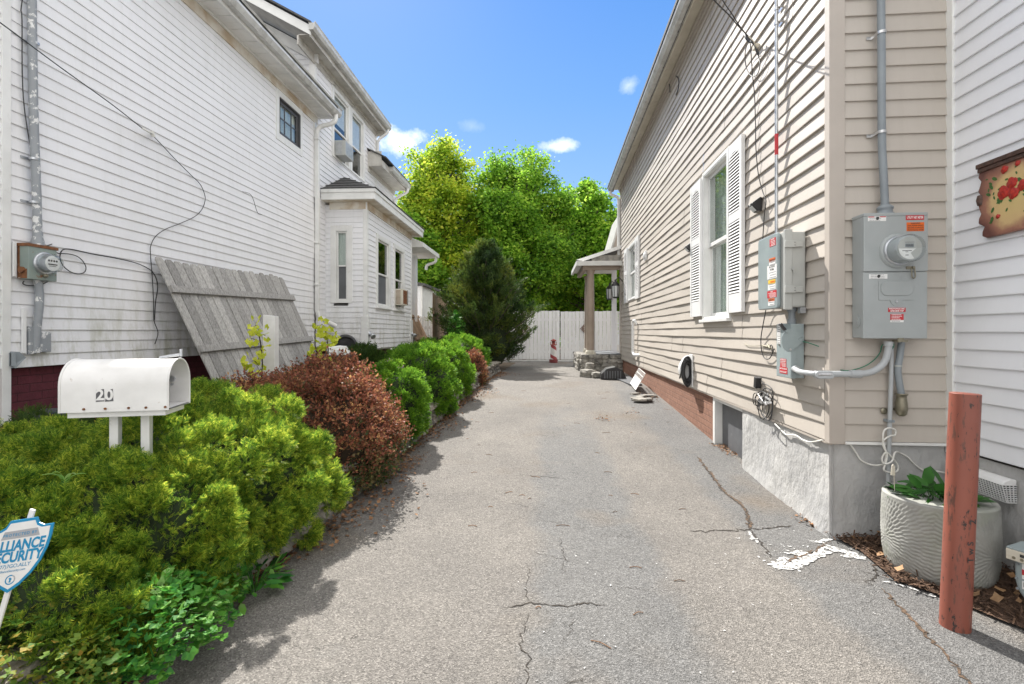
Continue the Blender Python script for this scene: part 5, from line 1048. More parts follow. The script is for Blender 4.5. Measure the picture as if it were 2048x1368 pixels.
# ---- planter, bollard, gas meter, vent, plaque
pc = Vector((2.285, 3.04, 0)); pr = .262
PL = thing('round_planter', 'large round grey concrete planter with embossed petal pattern at the wall corner', 'planter', pc)
mb = MB(); n = 300; prof = [(.205, 0), (.232, .012), (.250, .05), (.262, .12), (.267, .22), (.266, .32), (.262, .42), (.262, .445)]
zs = lin(0, .445, 120); P = []
def prf(z):
    for (r0, z0), (r1, z1) in zip(prof[:-1], prof[1:]):
        if z <= z1+1e-9: return r0+(r1-r0)*((z-z0)/(z1-z0))
    return prof[-1][0]
for j, z in enumerate(zs):
    for i in range(n):
        a = 2*math.pi*i/n; dx = ((a+math.radians(130)) % (2*math.pi/3)-math.pi/3)*.26; dz = z-.20; d = math.hypot(dx, dz); an = math.atan2(dz, dx)
        v_ = 0
        for off in (0, .5):
            q = d/.052+off; k = int(q); nn = max(8, round(15*(k+.7-off))); pet = abs(math.cos((an*nn/2)+(k % 2)*math.pi/2+off*math.pi)); v_ = max(v_, pet**.9*math.sin(math.pi*(q % 1))**.8)
        e = .0058*(v_-.6)*min(1, (z-.01)/.05)*min(1, (.435-z)/.02) if .01 < z < .435 else 0
        r = prf(z)+e; P.append(pc+Vector((r*math.cos(a), r*math.sin(a), z)))
mb.add(P, [(j*n+i, j*n+(i+1) % n, (j+1)*n+(i+1) % n, (j+1)*n+i) for j in range(len(zs)-1) for i in range(n)], True)
mb.lathe(pc, [(.262, .4451), (.258, .452), (.234, .452), (.230, .445), (.228, .33), (0, .33)], 72); mb.build('pot', M['conc'], PL, recalc=False)
MB().lathe(pc, [(.229, .36), (.0, .375)], 40).build('soil', M['soil'], PL)
bc = Vector((1.955, 2.50, 0)); bt = Vector((2.003, 2.50+.0, 1.107))
def rust_mat():
    m, nt, bs, out = new_mat('rusty_red_paint'); vec, g = coords(nt, (1, 1, .35))
    c = ramp(nt, noise(nt, vec, 4, 5), [(0.3, (0.285, 0.088, 0.058)), (0.7, (0.21, 0.064, 0.043))]); vv, _ = coords(nt, (1.6, 1.6, .28))
    k = ramp(nt, noise(nt, vv, 26, 7, .72), [(0.555, 0.0), (0.585, 1.0)]); c = mixc(nt, k, c, (0.13, 0.055, 0.04))
    k2 = ramp(nt, noise(nt, vec, 38, 6, .7), [(0.61, 0.0), (0.64, 1.0)]); c = mixc(nt, k2, c, (0.03, 0.022, 0.02))
    k3 = ramp(nt, noise(nt, vec, 11, 3), [(0.68, 0.0), (0.70, .6)]); c = mixc(nt, k3, c, (0.42, 0.10, 0.05))
    nt.links.new(c, bs.inputs['Base Color']); bs.inputs['Roughness'].default_value = .45; bumpn(nt, bs, k, -.25, .003); return m
mb = MB(); mb.cyl(bc-Vector((0, 0, .03)), bt, .059, .059, 40, False); mb.lathe(bt-Vector((0, 0, .0001)), [(.059, 0), (.056, .003), (0, .003)], 40, (bt-bc)); BO = mb.build('bollard', rust_mat(), origin=bc); tag(BO, 'leaning round bollard with chipped rusty red paint in front of the planter', 'bollard')
# hand written marks on the bollard
dd = (bt-bc).normalized(); fx = Vector((ca, -sa, 0))
for ch, hh, sz, ang in (('T w S', .38, .042, 8), ('2', .52, .05, 12)):
    a = math.radians(-90+ang); nv = Vector((math.cos(a), math.sin(a), 0)); xx = Vector((0, 0, 1)); P = bc+dd*hh+nv*.0603; text(ch, sz, P, Vector((0, 0, 1)), Vector((math.sin(a), -math.cos(a), 0)), M['ink'], BO, .0008, name='marker_writing')
# gas meter
gc = on_z(2055, 1225, .0); gp = Vector((2.44, 2.60, 0))
GM = thing('gas_meter', 'grey gas meter with cream index cover, cut by the right edge of the picture', 'gas meter', gp)
gf = Fr((2.365, 2.66), (.45, -.893), (-.893, -.45))
mb = MB(); plate(mb, gf, [(0, .28), (0, .16), (.012, .11), (.04, .07), (.09, .05), (.16, .05), (.21, .07), (.238, .11), (.25, .16), (.25, .28)], -.15, 0); mb.build('body', M['boxblue'], GM, bevel=.012)
mb = MB(); plate(mb, gf, [(-.02, .262), (-.02, .315), (.27, .315), (.27, .262)], -.13, .035); mb.build('index_cover', M['cream'], GM, bevel=.004)
mb = MB(); mb.box(gf, -.018, .268, -.125, .033, .3155, .325); mb.lathe(gf.w(.10, -.06, .325), [(.05, 0), (.06, .012), (.045, .03), (.02, .035), (.02, .5)], 20); mb.build('top', M['boxblue'], GM, bevel=.003)
X_ = Vector((.45, -.893, 0)); mb = MB(); mb.box(gf, .035, .105, .035, .037, .290, .304); mb.build('counter_window', M['ink'], GM); text('5238', .013, gf.w(.07, .038, .297), X_, Uz, M['paper'], GM)
mb = MB(); 
for k in range(3): mb.cyl(gf.w(.012+.03*k, .035, .278), gf.w(.012+.03*k, .037, .278), .007)
mb.build('dials', M['brass'], GM)
mb = MB(); mb.box(gf, .03, .20, .0005, .002, .175, .25); pl_ = mb.build('name_label', M['paper'], GM); mb = MB(); mb.box(gf, .03, .20, .002, .003, .195, .222); mb.build('red_band', M['red'], pl_)
mb = MB(); mb.box(gf, .03, .20, .0005, .002, .125, .165); b_ = mb.build('barcode_label', M['paper'], GM); mb = MB()
for k in range(24): mb.box(gf, .036+.005*k, .0378+.005*k+.0012*(k % 3), .002, .003, .137, .16)
mb.build('bars', M['ink'], b_)
for tt, zz in ((.014, .24), (.010, .17), (.014, .12)): MB().cyl(gf.w(tt, 0, zz), gf.w(tt, .008, zz), .006, n=6).build('bolt', M['pvcdark'], GM)
# dryer vent hood on stucco of white building
VH = thing('vent_hood', 'white louvred vent hood with square grille on the stucco foundation', 'vent hood', WW.w(.35, .05, .42))
a = WW.pix(1960, 960, 0)[0]; b = WW.pix(2034, 960, 0)[0]; v0, v1 = .425, .555
mb = MB(); P = [(.0, v1), (.03, v1+.005), (.075, v1-.025), (.085, v1-.05), (.0, v1-.04)]
mb.prism([WW.w(a, o, z) for o, z in [(.0, v1), (.035, v1+.004), (.07, v1-.012), (.082, v1-.030), (.0, v1-.032)]], WW.w(b-a, 0, 0)-WW.w(0, 0, 0)); mb.build('hood', M['white_clean'], VH, bevel=.006)
mb = MB(); nC, nR = 13, 8
for i in range(nC+1): t = a+(b-a)*i/nC; mb.bar(WW.w(t, .080, v1-.03), WW.w(t, .055, v0), .004, .004)
for j in range(nR+1): k = j/nR; z = v1-.03+(v0-v1+.03)*k; o = .080-.025*k; mb.bar(WW.w(a, o, z), WW.w(b, o, z), .004, .004)
for t in (a, b):
    for j in range(nR+1): k = j/nR; z = v1-.03+(v0-v1+.03)*k; mb.bar(WW.w(t, .0, z), WW.w(t, .080-.025*k, z), .004, .004)
    for q in (.02, .04, .06): mb.bar(WW.w(t, q, v1-.03), WW.w(t, q*.8, v0), .004, .004)
mb.build('grille', M['white_clean'], VH)
mb = MB(); mb.box(WW, a+.005, b-.005, .0, .01, v0, v1-.03); mb.build('throat', M['screen'], VH)
mb = MB(); mb.cyl(WW.w(.06, .05, .515), WW.w(a, .04, .52), .018); tag(mb.build('vent_stub', M['white_clean']), 'short white pipe stub between the bollard and the vent hood', 'pipe')
# rose plaque
RP = thing('rose_plaque', 'brown carved wooden plaque painted with red roses on the white siding', 'plaque', WW.w(.35, .02, 2.0))
ta = WW.pix(1963, 400, .03)[0]; tb = ta+.42; zt, zb_ = 2.395, 1.975
R = random.Random(8); edge = []
for i in range(15): edge.append((ta+.012*math.sin(i*1.9)+.004*R.random()+(.02 if i < 2 else 0), zb_+.03+(zt-zb_-.03)*i/14))
pts = edge+[(tb, zt), (tb, zb_), (ta+.05, zb_-.012), (ta+.02, zb_+.004)]
def plaque_mat():
    m, nt, bs, out = new_mat('painted_plaque'); g = N(nt, 'ShaderNodeNewGeometry'); vec = g.outputs['Position']
    c0 = WW.w(.5*(ta+tb)+.02, .03, 2.17); d = N(nt, 'ShaderNodeVectorMath', operation='DISTANCE'); d.inputs[1].default_value = tuple(c0); nt.links.new(vec, d.inputs[0])
    n = noise(nt, vec, 9, 4); a = N(nt, 'ShaderNodeMath', operation='MULTIPLY_ADD'); a.inputs[1].default_value = .12; nt.links.new(n, a.inputs[0]); nt.links.new(d.outputs['Value'], a.inputs[2])
    c = ramp(nt, a.outputs[0], [(0.10, (0.62, 0.47, 0.20)), (0.20, (0.60, 0.42, 0.20)), (0.245, (0.33, 0.15, 0.10)), (.31, (0.13, 0.05, 0.04))])
    nt.links.new(c, bs.inputs['Base Color']); bs.inputs['Roughness'].default_value = .4; bumpn(nt, bs, noise(nt, vec, 45, 5), .4, .004); return m
plate(MB(), WW, pts, .018, .045).build('board', plaque_mat(), RP, bevel=.006)
M['darkwood'] = pm('dark_carved_wood', (0.10, 0.05, 0.035), (0.05, 0.028, 0.02), 30, .5, .8, 60, dist=.01)
mb = MB(); mb.box(WW, ta-.005, tb, .018, .062, zt-.005, zt+.022); mb.box(WW, ta-.0, tb, .02, .056, zt-.03, zt-.006); mb.lathe(WW.w(ta+.006, .035, 2.20), [(.02, -.03), (.026, 0), (.02, .03)], 10); mb.build('carved_rail', M['darkwood'], RP, bevel=.003)
M['rose'] = pm('rose_red_paint', (0.50, 0.03, 0.012), (0.30, 0.012, 0.01), 60, .4, .5, 80); M['leafpaint'] = pm('leaf_green_paint', (0.06, 0.17, 0.03), (0.03, 0.09, 0.02), 60, .45)
mb = MB(); axw = (-1, 0, 0)
def rose(t, z, r):
    for k in range(9):
        a = k*2.4; q = r*.5*math.sqrt(k/8); mb.lathe(WW.w(t+q*math.cos(a), .0455+.0015*(9-k)/3, z+q*math.sin(a)), [(r*.52, 0), (r*.45, .002), (r*.2, .003)], 9, axw)
for (dt, z, r) in ((.185, 2.205, .036), (.235, 2.245, .030), (.245, 2.185, .030), (.30, 2.215, .028), (.19, 2.335, .020), (.27, 2.345, .014), (.15, 2.075, .012), (.34, 2.12, .02), (.36, 2.27, .022)): mb = MB(); rose(ta+dt-.02, z, r*1.25); mb.build('rose', M['rose'], RP); P, D, S = [], [], []
for k in range(44):
    t = ta+RG.uniform(.06, .40); z = 2.2+RG.normal()*.07; a = RG.uniform(0, 6.28); P.append(WW.w(t, .0462, z)); D.append((0, math.cos(a), math.sin(a))); S.append(RG.uniform(.018, .045))
V, F = batch(P, D, [(-1, .02, .03)]*len(P), S, [(x, y*1.1, 0) for x, y, z in T_oval], F_oval); np_mesh('painted_leaves', V, F, M['leafpaint'], RP)
# ================================================================== left side things
lp = lambda u, v, o=.03: (lambda q: LW.w(q[0], o, q[1]))(LW.pix(u, v, o))
def peel(name, c1, c2, k0=.5):
    return pm(name, c1, tuple(x*.9 for x in c1), 8, .6, .1, 50, dirt=c2, dscale=14, dlo=k0, dhi=k0+.02)
M['peel'] = peel('grey_pipe_with_peeling_paint', (0.30, 0.32, 0.34), (0.72, 0.72, 0.71), .56)
M['rustbox'] = pm('rusty_green_enamel', (0.26, 0.31, 0.28), (0.22, 0.27, 0.25), 8, .6, .1, 50, dirt=(.24, .11, .05), dscale=9, dlo=.60, dhi=.66)
M['rust'] = pm('rust', (0.24, 0.10, 0.04), (0.14, 0.06, 0.03), 25, .9, .3, 80, dirt=(.5, .5, .46), dscale=18, dlo=.62, dhi=.66)
EM = thing('electric_meter', 'small rusty old electric meter box with round glass dial on the white siding', 'meter box', LW.w(4.03, .05, 1.84))
MB().box(LW, 3.925, 4.17, .012, .112, 1.845, 2.125).build('enclosure', M['rustbox'], EM, bevel=.004)
mb = MB(); mb.box(LW, 3.915, 4.18, .010, .118, 2.12, 2.145); mb.box(LW, 3.9225, 3.9248, .014, .035, 1.85, 2.12); mb.box(LW, 3.9225, 3.9248, .036, .10, 1.85, 1.93); mb.build('rusty_cover', M['rust'], EM, bevel=.002)
mb = MB(); mb.cyl(LW.w(3.905, .06, 1.92), LW.w(3.925, .06, 1.92), .026); mb.build('knockout_plug', M['rust'], EM)
c = LW.w(4.058, .112, 1.99); MB().lathe(c, [(.098, 0), (.098, .014), (.090, .02), (.088, .02)], 36, (1, 0, 0)).build('meter_ring', M['galv'], EM)
md_ = MB().lathe(c, [(.075, .0), (.072, .05), (.066, .075)], 30, (1, 0, 0)).build('meter', M['galv'], EM)
MB().lathe(c, [(.064, .0755), (.064, .078)], 30, (1, 0, 0)).build('dial_plate', M['paper'], md_)
mb = MB()
for k in range(4): mb.lathe(c+Vector((.0785, -.034+.023*k, .022)), [(.009, 0), (.009, .0006), (.006, .0006)], 14, (1, 0, 0))
mb.box(G, c.x+.0785, c.x+.0795, c.y-.04, c.y+.04, c.z-.014, c.z-.004); mb.box(G, c.x+.0785, c.x+.079, c.y-.03, c.y+.03, c.z-.026, c.z-.022); mb.build('dial_print', M['ink'], md_)
MB().lathe(c, [(.082, .018), (.081, .085), (.074, .105), (.05, .112), (0, .113)], 36, (1, 0, 0)).build('glass_cover', M['meterglass'], EM)
mb = MB(); mb.lathe(c+Vector((0, .0, -.105)), [(.016, 0), (.018, .02), (.010, .03)], 12, (1, 0, 0)); mb.build('seal', M['brass'], EM)
LC = thing('meter_conduit', 'thick grey pipe with peeling white paint above and below the old meter', 'conduit', LW.w(4.03, .06, 2.14))
mb = MB(); mb.tube([LW.w(4.05, .06, 2.14), LW.w(4.04, .06, 2.6), LW.w(4.01, .06, 3.5), LW.w(3.99, .06, 5.4)], .0315, 14); mb.lathe(LW.w(4.05, .06, 2.135), [(.044, 0), (.044, .05), (.036, .08), (.034, .13)], 16); mb.build('upper_pipe', M['peel'], LC)
mb = MB(); mb.tube([LW.w(4.06, .05, 1.85), LW.w(4.075, .05, 1.72), LW.w(4.07, .05, 1.60), LW.w(4.06, .045, 1.46), LW.w(4.06, .03, 1.22)], .030, 14); mb.build('lower_pipe', M['peel'], LC)
mb = MB()
for z in (3.86, 2.87, 2.5): mb.lathe(LW.w(4.02, .06, z), [(.035, 0), (.036, .018)], 14); mb.box(LW, 3.95, 4.07, .012, .018, z, z+.02)
mb.build('straps', M['galv'], LC)
mb = MB(); mb.box(LW, 4.07, 4.175, .012, .055, 1.225, 1.40); mb.box(LW, 4.0, 4.06, .012, .04, 1.21, 1.45); tag(mb.build('junction_box', M['peel'], bevel=.004), 'small flat grey junction box below the peeling meter pipe', 'junction box')
mb = MB(); mb.box(LW, 3.955, 3.985, .012, .03, 1.22, 1.60); mb.box(LW, 3.88, 3.905, .012, .03, 1.86, 2.15); tag(mb.build('trim_strip', M['white_clean'], bevel=.002), 'narrow white vinyl strips beside the old meter', 'trim')
mb = MB(); mb.prism([LW.w(3.85, .03, 1.24), LW.w(3.90, .05, 1.235), LW.w(3.945, .06, 1.185), LW.w(3.87, .05, 1.10), LW.w(3.85, .03, 1.12)], (.012, 0, 0)); mb.prism([LW.w(3.85, .02, 1.23), LW.w(3.86, .04, 1.23), LW.w(3.87, .04, 1.12), LW.w(3.85, .02, 1.12)], (.03, 0, 0)); tag(mb.build('metal_bracket', M['pvcdark'], bevel=.002), 'small triangular grey metal bracket at the lower front corner of the white siding', 'bracket')
OC = thing('overhead_cable', 'black cable sweeping across the white siding in an S from an insulator', 'cable', lp(305, 268))
mb = MB(); mb.tube([aim(-60, 5, 3.3), aim(0, 45, 3.7), aim(120, 134, 4.3), aim(220, 206, 4.85), aim(284, 256, 5.35)], .0048, 6)
mb.tube([aim(284, 256, 5.35), lp(302, 268, .06), lp(322, 288), lp(350, 318), lp(380, 348), lp(400, 368), lp(409, 388), lp(410, 402), lp(403, 420), lp(388, 434), lp(360, 447), lp(332, 458), lp(312, 472), lp(302, 490), lp(301, 508), lp(305, 560), lp(307, 600), lp(308, 640), lp(316, 665), lp(310, 688)], .0042, 6, True, 5); mb.build('cable', M['blackcable'], OC)
mb = MB(); mb.tube([aim(284, 256, 5.35), aim(296, 263, 5.42), lp(306, 268, .05)], .010, 7); mb.cyl(lp(303, 262, .06), lp(307, 274, .06), .022, n=10); mb.cyl(lp(304, 266, .06), lp(308, 268, .0), .012, n=8); mb.build('insulator', M['whitecable'], OC)
mb = MB(); mb.tube([lp(112, 505), lp(120, 507), lp(125, 500), lp(133, 498), lp(150, 500), lp(190, 509), lp(230, 516), lp(272, 526), lp(298, 538), lp(308, 548), lp(314, 562), lp(315, 580), lp(311, 605), lp(309, 640)], .0052, 6, True, 4); mb.tube([lp(122, 503), lp(120, 515), lp(126, 531), lp(140, 543), lp(155, 548), lp(168, 545), lp(172, 536), lp(167, 524), lp(155, 513), lp(138, 508), lp(122, 507)], .0045, 6, True, 4); mb.tube([lp(72, 482), lp(80, 490), lp(92, 492), lp(104, 488)], .004, 6); mb.tube([lp(48, 562), lp(46, 567), lp(56, 571), lp(80, 570), lp(98, 562)], .004, 6)
mb.tube([lp(48, 0-20), lp(42, 20), lp(44, 40), lp(47, 200), lp(70, 350, .04), lp(70, 400, .06)], .004, 6)
tag(mb.build('meter_cable', M['blackcable']), 'looped black cable running from the old meter to the leaning fence panel', 'cable')
mb = MB(); mb.tube([lp(485, 383, .02), lp(500, 388, .03), lp(507, 400, .02), lp(515, 425, .02), lp(524, 429, .02)], .003, 5); tag(mb.build('loose_wire', M['twig']), 'short loose dark wire on the middle of the white siding', 'wire')
# mailbox
mo = Vector((-2.312, 2.263, 0)); ma = Vector((.961, .275, 0)); mp = Vector((-.275, .961, 0)); MLn, MWd = .462, .26; zb0 = 1.01
MBX = thing('mailbox', 'white rural mailbox with open mouth and a peeling black number 20', 'mailbox', mo+ma*.24+mp*.13+Vector((0, 0, .2)))
def arch(w0, w1, z0, zs, hh, n=18):
    c = (w0+w1)/2; r = (w1-w0)/2; return [(w0, z0)]+[(c-r*math.cos(math.pi*i/n), zs+hh*math.sin(math.pi*i/n)) for i in range(n+1)]+[(w1, z0)]
def mpt(l, w, z): return mo+ma*l+mp*w+Vector((0, 0, z))
mb = MB(); A = arch(0, MWd, zb0, zb0+.13, .122); n = len(A)
for (a, b, flip) in ((A, A, 0),):
    mb.add([mpt(0, w, z) for w, z in A]+[mpt(MLn, w, z) for w, z in A], [(i, i+1, n+i+1, n+i) for i in range(n-1)], True)
B = arch(.005, MWd-.005, zb0+.005, zb0+.13, .117)
mb.add([mpt(.01, w, z) for w, z in B]+[mpt(MLn, w, z) for w, z in B], [(i, i+1, n+i+1, n+i) for i in range(n-1)], True)
mb.add([mpt(MLn, w, z) for w, z in A]+[mpt(MLn, w, z) for w, z in B], [(i, i+1, n+i+1, n+i) for i in range(n-1)])
mb.add([mpt(0, 0, zb0), mpt(0, MWd, zb0), mpt(MLn, MWd, zb0), mpt(MLn, 0, zb0)], [(0, 1, 2, 3)]); mb.add([mpt(0.01, .005, zb0+.012), mpt(0.01, MWd-.005, zb0+.012), mpt(MLn, MWd-.006, zb0+.008), mpt(MLn, .006, zb0+.008)], [(0, 1, 2, 3)])
mb.poly([mpt(0, w, z) for w, z in A]); mb.poly([mpt(.012, w, z) for w, z in B])
M['mbox'] = pm('aged_white_enamel', (0.80, 0.79, 0.775), (0.70, 0.69, 0.67), 7, .38, .35, 9, dirt=(.36, .27, .19), dscale=16, dlo=.64, dhi=.74, dist=.004)
mb.build('shell', M['mbox'], MBX, recalc=False)
MB().tube([mpt(-.002, w, z) for w, z in A], .006, 6, False).build('rolled_rim', M['mbox'], MBX); MB().tube([mpt(MLn, w, z) for w, z in A], .004, 6, False).build('rolled_rim', M['mbox'], MBX)
mb = MB()
for (a, b) in ((.160, .200), (.300, .340)): mb.prism([mpt(a, .09, zb0-.03), mpt(b, .09, zb0-.03), mpt(b, .13, zb0-.03), mpt(a, .13, zb0-.03)], (0, 0, -.85)) 
mb.build('post', M['mbox'], MBX, bevel=.003); mb = MB(); mb.prism([mpt(.02, .02, zb0-.028), mpt(MLn-.02, .02, zb0-.028), mpt(MLn-.02, MWd-.02, zb0-.028), mpt(.02, MWd-.02, zb0-.028)], (0, 0, .026)); mb.build('board', M['mbox'], MBX)
mb = MB(); mb.tube([mpt(.37, .13, zb0+.256), mpt(.40, .13, zb0+.262), mpt(.44, .13, zb0+.268), mpt(.47, .13, zb0+.272)], .007, 6); mb.cyl(mpt(.47, .13, zb0+.262), mpt(.47, .13, zb0+.30), .008, n=8); mb.build('door_catch', M['galv'], MBX)
mb = MB(); q = mpt(.38, MWd-.006, zb0+.135); mb.cyl(q, q-mp*.012, .016, n=12); q = mpt(.38, MWd-.006, zb0+.105); mb.cyl(q, q-mp*.008, .007, n=8); mb.build('rivets', M['galv'], MBX)
mb = MB()
for l in (.10, .19, .29, .365, .45): q = mpt(l, -.001, zb0+.016); mb.cyl(q, q-mp*.004, .006, n=8)
mb.build('rusty_rivets', M['rust'], MBX)
q = MB(); ll = .150
for k in range(2): q.prism([mpt(ll+.038*k, -.0006, zb0+.050), mpt(ll+.038*k+.036, -.0006, zb0+.052), mpt(ll+.038*k+.034, -.0006, zb0+.112), mpt(ll+.038*k+.001+.012*k, -.0006, zb0+.108)], -mp*.0008)
nb = q.build('number_plates', M['bronze'], MBX)
for k, ch in enumerate('20'): text(ch, .072, mpt(ll+.018+.038*k, -.0024, zb0+.081), ma, (0, 0, 1), M['mbox'], nb, .0022, name='numeral')
# yard sign
sc_ = Vector((-1.733, 1.546, .668)); fw = Vector((-ST, CT, 0)); rt = Vector((CT, ST, 0)); ro = math.radians(13)
sx = rt*math.cos(ro)+Vector((0, 0, 1))*math.sin(ro)*.72; sx = (rt*math.cos(math.radians(9))+Vector((0, 0, math.sin(math.radians(9))))).normalized(); sy = (Vector((0, 0, math.cos(ro)))+rt*math.sin(ro)).normalized(); sn = sx.cross(sy).normalized()
YSG = thing('yard_sign', 'white and blue shield shaped security sign on a stake in the front bushes', 'sign', Vector((sc_.x, sc_.y, .2)))
def shield(s):
    h = [(.042, .118), (.052, .098), (.070, .088), (.100, .088), (.101, .05), (.097, .01), (.084, -.035), (.062, -.075), (.032, -.11), (0, -.132)]
    p = [(x*1.06, y) for x, y in h]; q = [(-x, y) for x, y in p[::-1][1:]]; return [(x*s, y*s) for x, y in p+q]
def spt(x, y, d=0): return sc_+sx*x+sy*y+sn*d
MB().prism([spt(x, y, -.004) for x, y in shield(1.0)], sn*.004).build('shield', M['blue'], YSG)
sf_ = MB().prism([spt(x, y+.001, .0002) for x, y in shield(.915)], sn*.0006).build('shield_face', M['paper'], YSG)
MB().prism([spt(-.062+.0, .055, .0009), spt(.068, .055, .0009), spt(.056, .082, .0009), spt(-.054, .082, .0009)], sn*.0003).build('grey_band', M['signgrey'], sf_)
def stx(s, size, x, y, m, bold=0, tr=1.0, sh=0.0): text(s, size, spt(x, y, .0016), sx, sy, m, sf_, bold, track=tr, shear=sh)
stx('PROTECTED BY', .0135, 0, .068, M['blue'], .0002, 1.25)
for (s, y, sz) in (('ALLIANCE', .029, .050), ('SECURITY', -.010, .050)): text(s, sz, spt(.004, y, .0016), sx, sy, M['blue'], sf_, .0018, fit=.178)
stx('(877)7GO.ALLY', .0185, .0, -.040, M['blue'], 0, .95); stx('AllianceSecurity.com', .0115, 0, -.056, M['blue'], 0, .95)
mb = MB(); m2 = MB()
for i in range(30):
    a = math.radians(70+12*i); b = a+math.radians(12.2 if not 24 < i else 9); tgt = mb if (i < 22) else m2
    tgt.add([spt(.001+r*math.cos(t), -.087+r*math.sin(t), .0013) for r in (.013, .017) for t in (a, b)], [(0, 1, 3, 2)])
mb.lathe(spt(.001, -.084, .0012), [(.0045, 0), (.0045, .0003)], 12, sn); mb.poly([spt(-.0015, -.086, .0014), spt(.0035, -.086, .0014), spt(.0045, -.096, .0014), spt(-.0025, -.096, .0014)]); mb.build('padlock_emblem', M['blue'], sf_); m2.build('grey_segments', M['signgrey'], sf_)
mb = MB(); a, b = spt(.012, .145, -.012), spt(-.030, -.42, -.012); mb.bar(a, b, .017, .008, sn); mb.build('stake', M['white_clean'], YSG, bevel=.002)
# leaning fence panel
def fence_panel(name, label, A, B, C, n, rails, mat, group=None, cat='fence panel', pointed=True, thick=.018):
    """A top near, B top far, C bottom near corner; boards run from C to A"""
    A, B, C = Vector(A), Vector(B), Vector(C); ex = (B-A); ey = (A-C); nn = ex.cross(ey).normalized()
    if nn.x < 0: nn = -nn
    T = thing(name, label, cat, C, group); R = random.Random(n); mb = MB(); g = .011
    for k in range(n):
        a, b = k/n, (k+1)/n; w = ex.length/n;  lo = R.uniform(-.01, .01); hi = R.uniform(-.015, .015); ny = ey.normalized(); nx = ex.normalized(); p0 = C+ex*a+nx*g*R.uniform(.1, 1)+ny*lo; L = ey.length+hi; W_ = w-g; off = nn*R.uniform(-.004, .004)
        if pointed: prof = [(0, 0), (W_, 0), (W_, L-.045), (W_*.78, L-.008), (W_*.22, L-.008), (0, L-.045)]
        else: prof = [(0, 0), (W_, 0), (W_, L), (0, L)]
        mb.prism([p0+off+nx*x+ny*y for x, y in prof], nn*thick)
    mb.build('boards', mat, T, bevel=.002)
    for f in rails:
        rl = MB(); p = C+ey*f; rl.bar(p-ex.normalized()*.01+nn*(thick+.022), p+ex*1.005+nn*(thick+.022)+ey.normalized()*R.uniform(-.01, .01), .085, .04, nn); rl.build('rail', mat, T, bevel=.004)
    return T
fence_panel('fence_panel', 'big grey weathered wooden fence section leaning against the white house', (-4.33, 5.305, 2.23), (-4.33, 8.06, 2.32), (-3.66, 5.56, .50), 20, (.79, .40), M['wood'], 'fence sections leaning on the white house')
fence_panel('fence_panel', 'small tan wooden fence section leaning beyond the bay window', (-4.1, 13.75, 2.35), (-4.1, 15.3, 2.35), (-3.25, 13.75, .55), 11, (.72, .36), M['woodtan'], 'fence sections leaning on the white house')
mb = MB(); mb.prism([(-3.01, 5.20, .2), (-2.86, 5.19, .2), (-2.865, 5.19, 1.57), (-3.0, 5.20, 1.585)], (0, .09, 0)); tag(mb.build('white_post', M['mbox'], bevel=.004), 'square white wooden post standing in front of the leaning grey fence', 'post')
# air conditioners
def aircon(fr, t0, t1, o1, z0, z1, label, dirty=False):
    A = thing('air_conditioner', label, 'air conditioner', fr.w((t0+t1)/2, .1, z0), 'window air conditioners on the white house'); R = random.Random(1)
    MB().box(fr, t0, t1, .0, o1, z0, z1).build('casing', M['cream'] if dirty else M['boxwhite'], A, bevel=.008)
    mb = MB(); n = 12
    for k in range(n): z = z0+.04+(z1-z0-.08)*k/(n-1); mb.box(fr, t0-.003, t0, .04, o1*.72, z-.006, z+.004)
    for k in range(18): t = t0+.03+(t1-t0-.06)*k/17; mb.box(fr, t-.004, t+.004, o1, o1+.003, z0+.03, z1-.03)
    mb.build('grille', M['rust'] if dirty else M['galv'], A); return A
aircon(LW, 10.31, 10.76, .25, 5.135, 5.45, 'pale air conditioner sticking out of the upper window')
aircon(BE, 11.84, 12.22, .20, 2.05, 2.44, 'stained air conditioner in the ground floor bay window', True)
mb = MB(); mb.box(BE, 12.30, 12.55, .05, .065, 2.07, 2.44); mb.box(BE, 12.30, 12.315, .0, .20, 2.07, 2.44); tag(mb.build('wood_flap', M['wood']), 'small grey wooden board beside the stained air conditioner', 'board')
def flood(P, label):
    L = thing('flood_light', label, 'flood light', P, 'flood lights on the bay corner posts'); mb = MB(); mb.lathe(P, [(.05, 0), (.05, .02), (.02, .03)], 14, (1, 0, 0)); mb.build('mount', M['galv'], L)
    mb = MB(); mb.lathe(P+Vector((.03, 0, 0)), [(.02, 0), (.035, .03), (.055, .11), (.05, .115), (0, .10)], 16, (.6, -.5, -.45)); mb.build('lamp_head', M['galv'], L)
flood(BE.w(9.93, .05, 1.36), 'flood light on the near corner post of the bay'); flood(BE.w(13.25, .05, 1.35), 'flood light on the far corner post of the bay')
# bin with clutter by the wall
BN = thing('black_bin', 'open black storage bin with a propped round lid and white cloth near the bay', 'bin', (-3.25, 7.6, .25))
mb = MB(); mb.box(G, -3.55, -2.95, 7.4, 7.85, .25, 1.01); mb.box(G, -3.58, -2.92, 7.37, 7.88, 1.011, 1.05); mb.build('tub', M['black'], BN, bevel=.02)
mb = MB(); mb.lathe((-3.2, 7.95, 1.16), [(.20, 0), (.20, .03), (.15, .03), (.14, 0)], 28, (.2, -1, .15)); mb.build('lid', M['black'], BN)
mb = MB(); R = random.Random(3); rock(mb, (-3.15, 7.52, 1.11), (.13, .10, .07), 4, .3); rock(mb, (-3.07, 7.5, 1.07), (.09, .08, .06), 6, .9); tag(mb.build('white_cloth', M['paper']), 'crumpled white cloth heaped on the black bin', 'cloth')
mb = MB(); rock(mb, (-2.85, 8.2, .72), (.12, .10, .10), 5, .2); tag(mb.build('green_bag', M['green']), 'small green plastic bag on the ground behind the black bin', 'bag')
